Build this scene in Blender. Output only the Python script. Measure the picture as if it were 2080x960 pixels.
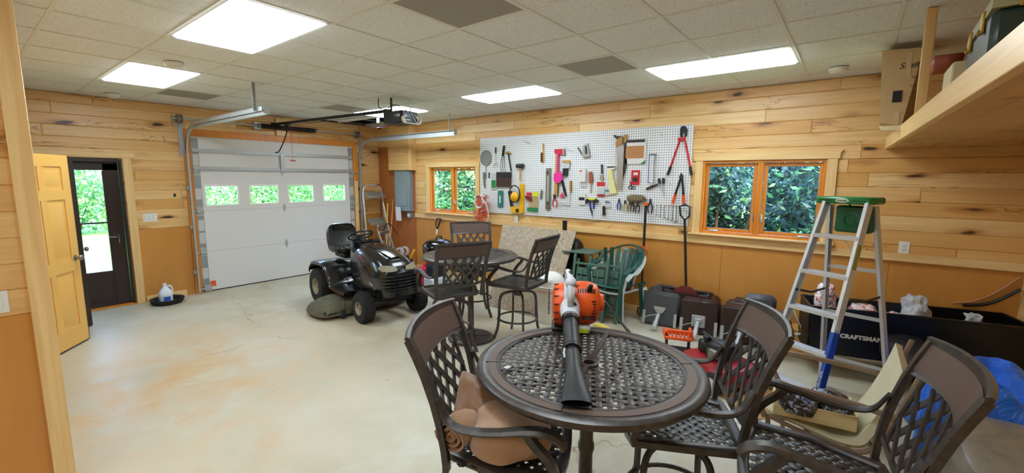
import bpy, bmesh, math, random
from mathutils import Vector, Matrix, Euler, noise as mnoise
R = math.radians
for o in list(bpy.data.objects): bpy.data.objects.remove(o)
scene = bpy.context.scene
COL = scene.collection
random.seed(7)

# ------------------------------------------------------------------ camera
cam_d = bpy.data.cameras.new('camera'); cam = bpy.data.objects.new('camera', cam_d); COL.objects.link(cam)
cam_d.sensor_width = 36; cam_d.lens = 36 * 890.7 / 2080; cam_d.clip_start = .02; cam_d.clip_end = 300
_y, _p, _r = R(37.947), R(7.563), R(.392)
_f = Vector((math.cos(_y)*math.cos(_p), math.sin(_y)*math.cos(_p), -math.sin(_p)))
_s = Vector((math.sin(_y), -math.cos(_y), 0)); _u = _s.cross(_f)
_rt = _s*math.cos(_r) + _u*math.sin(_r); _up = _rt.cross(_f)
cam.matrix_world = Matrix(((_rt.x, _up.x, -_f.x, 0), (_rt.y, _up.y, -_f.y, 0), (_rt.z, _up.z, -_f.z, 1.825), (0, 0, 0, 1)))
scene.camera = cam
scene.view_settings.view_transform = 'Standard'; scene.view_settings.look = 'None'
scene.view_settings.gamma = 1; scene.view_settings.use_curve_mapping = False
scene.view_settings.exposure = 0.0

# ------------------------------------------------------------------ world and lamps
LAMP = 16.5          # emission of the ceiling panels
SKY = 5.2
w = bpy.data.worlds.new('sky'); scene.world = w; w.use_nodes = True
nt = w.node_tree; bg = nt.nodes['Background']
sk = nt.nodes.new('ShaderNodeTexSky'); sk.sky_type = 'NISHITA'; sk.sun_disc = False
sk.sun_elevation = R(50); sk.sun_rotation = R(200); sk.air_density = 1.0; sk.dust_density = 2.0; sk.ozone_density = 1.5
nt.links.new(sk.outputs[0], bg.inputs[0]); bg.inputs[1].default_value = SKY * .42
sun_d = bpy.data.lights.new('sun', 'SUN'); sun = bpy.data.objects.new('sun', sun_d); COL.objects.link(sun)
sun_d.energy = 7.0; sun_d.angle = R(6); sun_d.color = (1, .97, .9); sun.rotation_euler = (R(52), 0, R(-28))

# ------------------------------------------------------------------ node helpers
class NT:
    def __init__(s, name):
        s.m = bpy.data.materials.new(name); s.m.use_nodes = True; s.t = s.m.node_tree; s.t.nodes.clear()
        s.out = s.t.nodes.new('ShaderNodeOutputMaterial'); s.b = s.t.nodes.new('ShaderNodeBsdfPrincipled')
        s.t.links.new(s.b.outputs[0], s.out.inputs[0])
    def n(s, typ, **k):
        nd = s.t.nodes.new('ShaderNode' + typ)
        for a, v in k.items():
            if a.startswith('i_'):
                key = a[2:]; key = int(key) if key.isdigit() else key
                s.set(nd.inputs[key], v)
            else: setattr(nd, a, v)
        return nd
    def set(s, sock, v):
        if isinstance(v, bpy.types.NodeSocket): s.t.links.new(v, sock)
        elif hasattr(v, 'outputs'): s.t.links.new(v.outputs[0], sock)
        else: sock.default_value = v
    def math(s, op, a, b=None, c=None):
        nd = s.n('Math', operation=op); s.set(nd.inputs[0], a)
        if b is not None: s.set(nd.inputs[1], b)
        if c is not None: s.set(nd.inputs[2], c)
        return nd.outputs[0]
    def ramp(s, fac, stops, interp='LINEAR'):
        nd = s.n('ValToRGB'); s.set(nd.inputs[0], fac); nd.color_ramp.interpolation = interp
        e = nd.color_ramp.elements
        while len(e) > 1: e.remove(e[-1])
        e[0].position = stops[0][0]; e[0].color = (*stops[0][1], 1) if len(stops[0][1]) == 3 else stops[0][1]
        for p, c in stops[1:]:
            x = e.new(p); x.color = (*c, 1) if len(c) == 3 else c
        return nd.outputs[0]
    def mix(s, fac, a, b, mode='MIX'):
        nd = s.n('Mix', data_type='RGBA', blend_type=mode)
        s.set(nd.inputs[0], fac)
        for i, v in ((6, a), (7, b)):
            if isinstance(v, tuple) and len(v) == 3: v = (*v, 1)
            s.set(nd.inputs[i], v)
        return nd.outputs[2]
    def coord(s, scale=(1, 1, 1), kind='Object', loc=(0, 0, 0)):
        tc = s.n('TexCoord'); mp = s.n('Mapping'); s.t.links.new(tc.outputs[kind], mp.inputs[0])
        s.set(mp.inputs['Scale'], scale); s.set(mp.inputs['Location'], loc)
        return mp.outputs[0]
    def noise(s, vec, scale, detail=3, rough=.5, dist=0):
        nd = s.n('TexNoise'); s.set(nd.inputs['Vector'], vec); s.set(nd.inputs['Scale'], scale)
        s.set(nd.inputs['Detail'], detail); s.set(nd.inputs['Roughness'], rough); s.set(nd.inputs['Distortion'], dist)
        return nd.outputs[0]
    def bump(s, h, strength=.3, dist=.01):
        nd = s.n('Bump'); s.set(nd.inputs['Height'], h); s.set(nd.inputs['Strength'], strength); s.set(nd.inputs['Distance'], dist)
        s.t.links.new(nd.outputs[0], s.b.inputs['Normal'])
    def P(s, **k):
        names = dict(col='Base Color', rough='Roughness', metal='Metallic', trans='Transmission Weight', ior='IOR', spec='Specular IOR Level',
                     emit='Emission Color', es='Emission Strength', alpha='Alpha', coat='Coat Weight', sheen='Sheen Weight', cr='Coat Roughness')
        for a, v in k.items():
            if isinstance(v, tuple) and len(v) == 3: v = (*v, 1)
            s.set(s.b.inputs[names[a]], v)
        return s.m

MATS = {}
def C8(h):
    v = [int(h[i:i+2], 16)/255 for i in (0, 2, 4)]
    return tuple(x/12.92 if x <= .04045 else ((x+.055)/1.055)**2.4 for x in v)
def mat(name, hexcol, rough=.5, metal=0, var=.12, vs=18, bump=0, bs=60, **k):
    """plain material with a little procedural variation"""
    if name in MATS: return MATS[name]
    s = NT(name); c = C8(hexcol); v = s.coord()
    nz = s.noise(v, vs, 3)
    col = s.mix(s.math('MULTIPLY', nz, var*2), c, tuple(x*.45 for x in c)) if var else c
    s.P(col=col, rough=rough, metal=metal, **k)
    if bump: s.bump(s.noise(v, bs, 2), bump, .004)
    MATS[name] = s.m; return s.m

# ------------------------------------------------------------------ mesh builder
def chamfer_box(sx, sy, sz, b):
    x, y, z = sx/2, sy/2, sz/2; b = min(b, x*.9, y*.9, z*.9)
    pts = []
    for i in (-1, 1):
        for j in (-1, 1):
            for k in (-1, 1):
                pts += [(i*(x-b), j*(y-b), k*z), (i*(x-b), j*y, k*(z-b)), (i*x, j*(y-b), k*(z-b))]
    bm = bmesh.new()
    for p in pts: bm.verts.new(p)
    bmesh.ops.convex_hull(bm, input=bm.verts)
    bmesh.ops.dissolve_limit(bm, angle_limit=.01, verts=bm.verts, edges=bm.edges)
    bm.verts.index_update()
    v = [tuple(q.co) for q in bm.verts]; f = [[q.index for q in fc.verts] for fc in bm.faces]; bm.free()
    return v, f
_cbc = {}
class MB:
    def __init__(s): s.v = []; s.f = []; s.mi = []; s.sm = []; s.M = Matrix.Identity(4); s.mat_i = 0
    def at(s, loc=(0, 0, 0), rot=(0, 0, 0), sc=(1, 1, 1)):
        s.M = Matrix.Translation(loc) @ Euler(rot).to_matrix().to_4x4() @ Matrix.Diagonal((*sc, 1)); return s
    def add(s, vs, fs, smooth=False):
        o = len(s.v); M = s.M
        s.v += [tuple(M @ Vector(p)) for p in vs]
        for f in fs: s.f.append([i+o for i in f]); s.mi.append(s.mat_i); s.sm.append(smooth)
        return s
    def box(s, c, size, b=0, rot=None):
        if b:
            key = tuple(round(x, 5) for x in (*size, b))
            if key not in _cbc: _cbc[key] = chamfer_box(*size, b)
            v, f = _cbc[key]
        else:
            x, y, z = [q/2 for q in size]
            v = [(-x,-y,-z),(x,-y,-z),(x,y,-z),(-x,y,-z),(-x,-y,z),(x,-y,z),(x,y,z),(-x,y,z)]
            f = [(3,2,1,0),(4,5,6,7),(0,1,5,4),(1,2,6,5),(2,3,7,6),(3,0,4,7)]
        if rot:
            m = Euler(rot).to_matrix(); v = [tuple(m @ Vector(p)) for p in v]
        return s.add([(p[0]+c[0], p[1]+c[1], p[2]+c[2]) for p in v], f, b > 0)
    def bar(s, a, b, w, t, up=(0, 0, 1)):
        """straight bar of rectangular section from a to b; w across, t along up"""
        return s.sweep([a, b], [(-w/2, -t/2), (w/2, -t/2), (w/2, t/2), (-w/2, t/2)], up)
    def sweep(s, pts, sec, up=(0, 0, 1), closed=False, scale=None, smooth=False):
        pts = [Vector(p) for p in pts]; n = len(pts); m = len(sec); vs = []; fs = []; up = Vector(up)
        for i, p in enumerate(pts):
            if closed: t = pts[(i+1) % n] - pts[i-1]
            else: t = pts[min(i+1, n-1)] - pts[max(i-1, 0)]
            if t.length < 1e-9: t = Vector((0, 0, 1))
            t.normalize(); sd = t.cross(up)
            if sd.length < 1e-4: sd = t.cross(Vector((1, .13, 0)))
            sd.normalize(); u = sd.cross(t); k = scale[i] if scale else 1
            vs += [p + sd*a*k + u*b*k for a, b in sec]
        for i in range(n if closed else n-1):
            j = (i+1) % n
            for q in range(m):
                r = (q+1) % m; fs.append((i*m+q, i*m+r, j*m+r, j*m+q))
        if not closed: fs.append(tuple(reversed(range(m)))); fs.append(tuple(range((n-1)*m, n*m)))
        return s.add(vs, fs, smooth)
    def tube(s, pts, r, n=8, closed=False, flat=1.0, up=None):
        """round tube with parallel-transported frame"""
        pts = [Vector(p) for p in pts]; k = len(pts); rr = r if isinstance(r, (list, tuple)) else [r]*k
        vs = []; fs = []; t0 = None; nrm = None
        for i, p in enumerate(pts):
            t = (pts[(i+1) % k] - pts[i-1]) if closed else (pts[min(i+1, k-1)] - pts[max(i-1, 0)])
            if t.length < 1e-9: t = Vector((0, 0, 1))
            t.normalize()
            if up is not None:
                nrm = t.cross(Vector(up)); nrm = nrm if nrm.length > 1e-4 else t.orthogonal(); nrm.normalize()
            elif nrm is None: nrm = t.orthogonal().normalized()
            else:
                nrm = nrm - t*nrm.dot(t); nrm = nrm.normalized() if nrm.length > 1e-6 else t.orthogonal().normalized()
            b = t.cross(nrm)
            for q in range(n):
                a = 2*math.pi*q/n; vs.append(p + (nrm*math.cos(a) + b*math.sin(a)*flat)*rr[i])
        for i in range(k if closed else k-1):
            j = (i+1) % k
            for q in range(n):
                z = (q+1) % n; fs.append((i*n+q, i*n+z, j*n+z, j*n+q))
        if not closed: fs.append(tuple(reversed(range(n)))); fs.append(tuple(range((k-1)*n, k*n)))
        return s.add(vs, fs, True)
    def lathe(s, prof, n=24, c=(0, 0, 0), axis='z', sx=1, sy=1):
        vs = []; fs = []; k = len(prof)
        for r, z in prof:
            for q in range(n):
                a = 2*math.pi*q/n; x, y = r*math.cos(a)*sx, r*math.sin(a)*sy
                p = (x, y, z) if axis == 'z' else ((z, x, y) if axis == 'x' else (y, z, x))
                vs.append((p[0]+c[0], p[1]+c[1], p[2]+c[2]))
        for i in range(k-1):
            for q in range(n):
                z = (q+1) % n; fs.append((i*n+q, i*n+z, (i+1)*n+z, (i+1)*n+q))
        shut = max(abs(prof[0][0]-prof[-1][0]), abs(prof[0][1]-prof[-1][1])) < 1e-9
        if prof[0][0] > 1e-6 and not shut: fs.append(tuple(reversed(range(n))))
        if prof[-1][0] > 1e-6 and not shut: fs.append(tuple(range((k-1)*n, k*n)))
        return s.add(vs, fs, True)
    def prism(s, poly, t0, t1, plane='xz', smooth=False):
        """polygon extruded; plane xz: extruded along y; xy: along z; yz: along x"""
        n = len(poly)
        def q(a, b, t): return (a, t, b) if plane == 'xz' else ((a, b, t) if plane == 'xy' else (t, a, b))
        vs = [q(a, b, t0) for a, b in poly] + [q(a, b, t1) for a, b in poly]
        fs = [tuple(range(n)), tuple(reversed(range(n, 2*n)))] + [(i, (i+1) % n + 0, (i+1) % n + n, i+n)[::-1] for i in range(n)]
        return s.add(vs, fs, smooth)
    def loft(s, rings, cap=True, smooth=True):
        n = len(rings[0]); vs = [p for r in rings for p in r]; fs = []
        for i in range(len(rings)-1):
            for q in range(n):
                z = (q+1) % n; fs.append((i*n+q, i*n+z, (i+1)*n+z, (i+1)*n+q))
        if cap: fs.append(tuple(reversed(range(n)))); fs.append(tuple(range((len(rings)-1)*n, len(rings)*n)))
        return s.add(vs, fs, smooth)
    def ball(s, c, r, n=12, sc=(1, 1, 1)):
        k = n//2
        return s.lathe2([(math.sin(math.pi*i/k), -math.cos(math.pi*i/k)) for i in range(k+1)], n, c, (r*sc[0], r*sc[1], r*sc[2]))
    def lathe2(s, prof, n, c, sc):
        vs = []; fs = []
        for r, z in prof:
            for q in range(n):
                a = 2*math.pi*q/n; vs.append((c[0]+r*math.cos(a)*sc[0], c[1]+r*math.sin(a)*sc[1], c[2]+z*sc[2]))
        for i in range(len(prof)-1):
            for q in range(n):
                z = (q+1) % n; fs.append((i*n+q, i*n+z, (i+1)*n+z, (i+1)*n+q))
        return s.add(vs, fs, True)
    def grid(s, fn, nu, nv, smooth=True):
        vs = [fn(i/nu, j/nv) for j in range(nv+1) for i in range(nu+1)]
        fs = [(j*(nu+1)+i, j*(nu+1)+i+1, (j+1)*(nu+1)+i+1, (j+1)*(nu+1)+i) for j in range(nv) for i in range(nu)]
        return s.add(vs, fs, smooth)
    def build(s, name, mats, parent=None, loc=None, fix=True, angle=38, thick=0):
        me = bpy.data.meshes.new(name); me.from_pydata(s.v, [], s.f)
        ms = mats if isinstance(mats, (list, tuple)) else [mats]
        for m in ms: me.materials.append(m)
        me.polygons.foreach_set('material_index', s.mi)
        me.polygons.foreach_set('use_smooth', s.sm)
        if fix:
            bm = bmesh.new(); bm.from_mesh(me)
            bmesh.ops.remove_doubles(bm, verts=bm.verts, dist=1e-5)
            bmesh.ops.recalc_face_normals(bm, faces=bm.faces); bm.to_mesh(me); bm.free()
        me.set_sharp_from_angle(angle=R(angle))
        o = bpy.data.objects.new(name, me); COL.objects.link(o)
        if parent: o.parent = parent
        if loc: o.location = loc
        if thick:
            sd = o.modifiers.new('thickness', 'SOLIDIFY'); sd.thickness = thick; sd.offset = 0
        return o
    def rebase(s, p):
        s.v = [(a-p[0], b-p[1], c-p[2]) for a, b, c in s.v]; return s

def crumple(mb, c, amp=.02, freq=9, ridge=True, seed=0):
    """push the surface in and out along the ray from c, as folds and creases"""
    out = []
    for p in mb.v:
        q = Vector(p); d = q-Vector(c); n = mnoise.noise(q*freq+Vector((seed, 0, 0))); m = mnoise.noise(q*freq*2.3+Vector((0, seed, 3)))
        k = (1-2*abs(n))*.6+m*.4 if ridge else n*.7+m*.3
        l = d.length or 1; zz = q.z; q = q + d/l*amp*k
        if zz < .02: q.z = zz
        out.append(tuple(q))
    mb.v = out; return mb
def thing(name, label, cat, loc=(0, 0, 0), rz=0, group=None):
    o = bpy.data.objects.new(name, None); o.empty_display_size = .05; COL.objects.link(o)
    o.location = loc; o.rotation_euler = (0, 0, rz); return tag(o, label, cat, group)
def tag(o, label, cat, group=None, kind=None):
    o['label'] = label; o['category'] = cat
    if group: o['group'] = group
    if kind: o['kind'] = kind
    return o
def struct(o, label=None):
    o['kind'] = 'structure'
    if label: o['label'] = label
    return o
def dup(root, label=None, loc=None, rz=None):
    r = root.copy(); COL.objects.link(r)
    if loc is not None: r.location = loc
    if rz is not None: r.rotation_euler = (0, 0, rz)
    if label: r['label'] = label
    for ch in list(root.children):
        c = ch.copy(); COL.objects.link(c); c.parent = r
        for g in list(ch.children):
            d = g.copy(); COL.objects.link(d); d.parent = c
    return r
def arc(c, r, a0, a1, n, plane='xy'):
    out = []
    for i in range(n+1):
        a = R(a0 + (a1-a0)*i/n); x, y = r*math.cos(a), r*math.sin(a)
        out.append((c[0]+x, c[1]+y, c[2]) if plane == 'xy' else ((c[0]+x, c[1], c[2]+y) if plane == 'xz' else (c[0], c[1]+x, c[2]+y)))
    return out
def smoothpath(pts, k=5):
    """Catmull-Rom through points"""
    P = [Vector(p) for p in pts]; P = [P[0]*2-P[1]] + P + [P[-1]*2-P[-2]]; out = []
    for i in range(1, len(P)-2):
        for j in range(k):
            t = j/k; a, b, c, d = P[i-1], P[i], P[i+1], P[i+2]
            out.append(tuple(.5*((2*b) + (c-a)*t + (2*a-5*b+4*c-d)*t*t + (3*b-a-3*c+d)*t*t*t)))
    out.append(tuple(P[-2])); return out
def text_mesh(txt, size, depth=.001, bold=0, spacing=1.0, shear=0, xs=1):
    cu = bpy.data.curves.new('t', 'FONT'); cu.body = txt; cu.size = size; cu.extrude = depth; cu.offset = bold
    cu.align_x = 'CENTER'; cu.align_y = 'CENTER'; cu.space_character = spacing; cu.shear = shear; cu.resolution_u = 3
    o = bpy.data.objects.new('t', cu); COL.objects.link(o)
    dg = bpy.context.evaluated_depsgraph_get(); me = bpy.data.meshes.new_from_object(o.evaluated_get(dg))
    v = [(p.co.x*xs, p.co.y, p.co.z) for p in me.vertices]; f = [list(p.vertices) for p in me.polygons]
    bpy.data.objects.remove(o); bpy.data.meshes.remove(me); bpy.data.curves.remove(cu)
    return v, f
def add_text(mb, txt, size, loc, rot, **k):
    """text standing on a surface: rot as Euler; default text lies in xy facing +z"""
    v, f = text_mesh(txt, size, **k); m = Matrix.Translation(loc) @ Euler(rot).to_matrix().to_4x4()
    mb.add([tuple(m @ Vector(p)) for p in v], f)
# ------------------------------------------------------------------ materials of the room
def plank_mat(name, c1, c2, knots=True, axis='x', rough=.38, bidspread=1.0):
    s = NT(name); at = s.n('Attribute', attribute_name='bid'); bid = at.outputs['Fac']
    tc = s.n('TexCoord'); off = s.n('CombineXYZ'); s.set(off.inputs[0], s.math('MULTIPLY', bid, 37.0)); s.set(off.inputs[2], s.math('MULTIPLY', bid, 53.0)); s.set(off.inputs[1], s.math('MULTIPLY', bid, 91.0))
    add = s.n('VectorMath', operation='ADD'); s.t.links.new(tc.outputs['Object'], add.inputs[0]); s.t.links.new(off.outputs[0], add.inputs[1])
    sc = {'x': (1.1, 1.1, 26), 'z': (26, 26, 1.1), 'y': (26, 1.1, 26)}[axis]
    if axis == 'x': ks = (2.0, 2.0, 6.5)
    else: ks = (6.5, 6.5, 2)
    mp = s.n('Mapping'); s.t.links.new(add.outputs[0], mp.inputs[0]); s.set(mp.inputs['Scale'], sc)
    g = s.noise(mp.outputs[0], 1.0, 5, .6, .6)
    g2 = s.noise(mp.outputs[0], .35, 2, .5, .3)
    base = s.mix(s.math('MULTIPLY', bid, bidspread), c1, c2)
    dark = tuple(x*y for x, y in zip(c2, (.78, .66, .5)))
    col = s.mix(s.ramp(g, [(.35, (0, 0, 0)), (.75, (.55, .55, .55))]), base, dark)
    col = s.mix(s.ramp(g2, [(.5, (0, 0, 0)), (.9, (.5, .5, .5))]), col, tuple(x*y for x, y in zip(c2, (.95, .7, .45))))
    if knots:
        m2 = s.n('Mapping'); s.t.links.new(add.outputs[0], m2.inputs[0]); s.set(m2.inputs['Scale'], ks)
        wob = s.noise(m2.outputs[0], 2.2, 2); wv = s.n('VectorMath', operation='ADD'); cx = s.n('CombineXYZ')
        s.set(cx.inputs[0], s.math('MULTIPLY', wob, .5)); s.set(cx.inputs[2], s.math('MULTIPLY', wob, .25))
        s.t.links.new(m2.outputs[0], wv.inputs[0]); s.t.links.new(cx.outputs[0], wv.inputs[1])
        vo = s.n('TexVoronoi'); s.set(vo.inputs['Vector'], wv.outputs[0]); s.set(vo.inputs['Scale'], .80)
        core = s.ramp(vo.outputs['Distance'], [(.08, (1, 1, 1)), (.13, (0, 0, 0))])
        halo = s.ramp(vo.outputs['Distance'], [(.08, (.8, .8, .8)), (.30, (0, 0, 0))])
        gate = s.math('GREATER_THAN', s.n('SeparateColor', i_0=vo.outputs['Color']).outputs[0], .22)
        col = s.mix(s.math('MULTIPLY', halo, gate), col, C8('A8672A')); col = s.mix(s.math('MULTIPLY', core, gate), col, C8('3A1F0C'))
        # thin cracks running along the grain
        m3 = s.n('Mapping'); s.t.links.new(add.outputs[0], m3.inputs[0]); s.set(m3.inputs['Scale'], (1.3, 1.3, 9) if axis == 'x' else (9, 9, 1.3))
        cr = s.noise(m3.outputs[0], 1.0, 4, .6, 1.0); ln = s.ramp(s.math('ABSOLUTE', s.math('SUBTRACT', cr, .5)), [(.0, (1, 1, 1)), (.022, (0, 0, 0))])
        gt = s.ramp(s.noise(m3.outputs[0], .45, 1), [(.57, (0, 0, 0)), (.63, (.85, .85, .85))])
        col = s.mix(s.math('MULTIPLY', ln, gt), col, C8('7A4A20'))
    s.P(col=col, rough=rough, coat=.15, cr=.3); s.bump(g, .06, .002); return s.m
M_plank = plank_mat('pine_boards', C8('F3D298'), C8('DCAA62'))
M_plankR = M_plank
M_trim = plank_mat('pine_trim', C8('F0CE92'), C8('E3B878'), knots=False)
M_trimv = plank_mat('pine_trim_upright', C8('F0CE92'), C8('E3B878'), knots=False, axis='z')
M_loft = plank_mat('loft_boards', C8('D8A868'), C8('B98548'))
M_post = M_trimv
M_winwood = plank_mat('oiled_window_wood', C8('E08F2E'), C8('C9741C'), knots=False, axis='z')
M_darkply = plank_mat('reddish_plywood', C8('B87038'), C8('96522A'), knots=False, axis='z')
def ply():
    s = NT('varnished_plywood'); v = s.coord((1, 1, .35)); a = s.noise(v, 1.6, 4, .55, .8); b = s.noise(s.coord((14, 14, 1)), 1.2, 4)
    col = s.mix(a, C8('DDA050'), C8('C48336')); col = s.mix(s.math('MULTIPLY', b, .35), col, C8('AE6C28'))
    s.P(col=col, rough=.36, coat=.2, cr=.3); return s.m
M_ply = ply()
def floor_mat():
    s = NT('worn_concrete'); v = s.coord()
    big = s.noise(v, .55, 4, .6, .6); mid = s.noise(v, 2.6, 5, .65, .4); fine = s.noise(v, 40, 4, .7)
    col = s.mix(s.ramp(big, [(.35, (0, 0, 0)), (.65, (1, 1, 1))]), C8('CDC8B4'), C8('B8AF92'))
    col = s.mix(s.ramp(mid, [(.42, (0, 0, 0)), (.72, (.6, .6, .6))]), col, C8('DEDDD6'))
    rust = s.math('MULTIPLY', s.ramp(s.noise(s.coord((1, .45, 1), loc=(.9, 4.0, 0)), .75, 3, .6, .8), [(.53, (0, 0, 0)), (.66, (1, 1, 1))]), s.ramp(s.noise(v, 3.2, 5, .7, 1.2), [(.38, (0, 0, 0)), (.68, (.75, .75, .75))]))
    col = s.mix(rust, col, C8('C49A62'))
    # one local patch of rust-brown wear beside the left wall opening
    tc = s.n('TexCoord'); d = s.n('VectorMath', operation='DISTANCE'); s.t.links.new(tc.outputs['Object'], d.inputs[0]); d.inputs[1].default_value = (1.0, 4.6, 0)
    pt = s.math('MULTIPLY', s.ramp(s.math('DIVIDE', d.outputs['Value'], 2.4), [(.1, (1, 1, 1)), (1, (0, 0, 0))]), s.ramp(mid, [(.38, (0, 0, 0)), (.62, (.85, .85, .85))]))
    col = s.mix(pt, col, C8('C8A26A'))
    vo = s.n('TexVoronoi', feature='DISTANCE_TO_EDGE'); wv = s.n('VectorMath', operation='ADD'); nz = s.n('TexNoise'); s.set(nz.inputs['Scale'], 3.0); s.set(nz.inputs['Vector'], v); s.set(nz.inputs['Detail'], 5)
    s.t.links.new(v, wv.inputs[0]); sc = s.n('VectorMath', operation='SCALE'); s.t.links.new(nz.outputs['Color'], sc.inputs[0]); sc.inputs['Scale'].default_value = .35; s.t.links.new(sc.outputs[0], wv.inputs[1])
    s.set(vo.inputs['Vector'], wv.outputs[0]); s.set(vo.inputs['Scale'], .33)
    ck = s.ramp(vo.outputs['Distance'], [(0, (.75, .75, .75)), (.0035, (0, 0, 0))]); ckg = s.ramp(s.noise(v, .9, 2), [(.47, (0, 0, 0)), (.55, (1, 1, 1))])
    col = s.mix(s.math('MULTIPLY', ck, ckg), col, C8('6E6250'))
    # narrow dark scratches
    sm = s.noise(s.coord((6, 30, 1)), .5, 4, .6, 1.4); col = s.mix(s.ramp(sm, [(.66, (0, 0, 0)), (.75, (.35, .35, .35))]), col, C8('8C7D62'))
    col = s.mix(s.math('MULTIPLY', fine, .22), col, C8('8F8468'))
    s.P(col=col, rough=s.ramp(mid, [(.3, (.34, .34, .34)), (.7, (.55, .55, .55))]), spec=.45); s.bump(fine, .12, .003); return s.m
M_floor = floor_mat()
def tile_mat():
    s = NT('acoustic_tile'); v = s.coord(); f = s.noise(v, 95, 2, .6); w2 = s.noise(s.coord((1, 1, 1)), 55, 3, .7, 2)
    col = s.mix(s.ramp(f, [(.56, (0, 0, 0)), (.66, (.55, .55, .55))]), C8('EEF0F3'), C8('AAA498'))
    col = s.mix(s.ramp(w2, [(.60, (0, 0, 0)), (.68, (.35, .35, .35))]), col, C8('BAB4A8'))
    s.P(col=col, rough=.9, spec=.1); s.bump(f, .25, .003); return s.m
M_tile = tile_mat()
M_grid = mat('ceiling_grid_metal', 'E6E4DE', .55, 0, .04)
M_ventm = None
def vent_mat():
    s = NT('perforated_metal'); v = s.coord((75, 75, 75)); fr = s.n('VectorMath', operation='FRACTION'); s.t.links.new(v, fr.inputs[0])
    sp = s.n('SeparateXYZ'); s.t.links.new(fr.outputs[0], sp.inputs[0])
    dx = s.math('SUBTRACT', sp.outputs[0], .5); dy = s.math('SUBTRACT', sp.outputs[1], .5)
    r = s.math('ADD', s.math('MULTIPLY', dx, dx), s.math('MULTIPLY', dy, dy))
    s.P(col=s.mix(s.math('LESS_THAN', r, .09), C8('B3AEA8'), C8('4F4A48')), rough=.6); return s.m
M_vent = vent_mat()
def emit(name, col, st):
    s = NT(name); s.P(col=(.9, .95, 1), emit=col, es=st, rough=.5); return s.m
M_panel = emit('lamp_diffuser', (.80, .92, 1.0), LAMP)
M_white = mat('white_paint', 'EEEFEA', .4, 0, .03)
M_whitep = mat('white_plastic', 'E9E8E2', .35, 0, .04)
M_doorpanel = mat('garage_door_skin', 'DEDDDC', .5, 0, .05, 3, bump=.15, bs=180)
M_yellowdoor = mat('varnished_door', 'EDB860', .35, 0, .06, 3)
M_darkdoor = mat('dark_brown_door_paint', '30211F', .3, 0, .1, 4)
M_gal = mat('galvanised_steel', 'C2C8CA', .42, .6, .25, 25)
M_steel = mat('worn_steel', '9C9A96', .35, .9, .2, 30)
M_dsteel = mat('dark_steel', '4A4A4C', .4, .8, .2, 30)
M_chrome = mat('chrome', 'D8D8D8', .12, 1, .05)
M_black = mat('black_plastic', '17171A', .42, 0, .1)
M_blackgl = mat('gloss_black_paint', '08080A', .12, 0, .1, 5, coat=.6)
M_rubber = mat('tyre_rubber', '202021', .8, 0, .25, 40)
M_alu = mat('ladder_aluminium', 'D3D6DA', .4, .45, .12, 20)
M_red = mat('red_plastic', 'C81E2C', .4, 0, .08)
M_orange = mat('orange_plastic', 'EA5A1C', .4, 0, .08)
M_yel = mat('yellow_plastic', 'F2B614', .4, 0, .08)
M_woodh = plank_mat('handle_wood', C8('D9A85A'), C8('C08A3E'), knots=False, axis='z')
M_paper = mat('white_paper', 'E8EAF2', .7, 0, .03)
def glass():
    s = NT('window_glass'); t = s.n('BsdfTransparent'); t.inputs[0].default_value = (.93, .97, .97, 1); g = s.n('BsdfGlossy'); g.inputs['Roughness'].default_value = .02
    fr = s.n('Fresnel'); fr.inputs[0].default_value = 1.45; mx = s.n('MixShader'); ge = s.n('NewGeometry'); s.t.links.new(s.math('MULTIPLY', fr.outputs[0], s.math('SUBTRACT', 1.0, ge.outputs['Backfacing'])), mx.inputs[0]); s.t.links.new(t.outputs[0], mx.inputs[1]); s.t.links.new(g.outputs[0], mx.inputs[2])
    s.t.links.new(mx.outputs[0], s.out.inputs[0]); s.t.nodes.remove(s.b); return s.m
M_glass = glass()
def peg_mat():
    s = NT('perforated_hardboard'); v = s.coord((1/.0254*.8, 1/.0254*.8, 1/.0254*.8), loc=(.25, .25, .25)); fr = s.n('VectorMath', operation='FRACTION'); s.t.links.new(v, fr.inputs[0])
    sp = s.n('SeparateXYZ'); s.t.links.new(fr.outputs[0], sp.inputs[0])
    dx = s.math('SUBTRACT', sp.outputs[0], .5); dy = s.math('SUBTRACT', sp.outputs[2], .5)
    r = s.math('ADD', s.math('MULTIPLY', dx, dx), s.math('MULTIPLY', dy, dy))
    s.P(col=s.mix(s.math('LESS_THAN', r, .045), C8('E6E8EA'), C8('54514D')), rough=.45); return s.m
M_peg = peg_mat()
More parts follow.
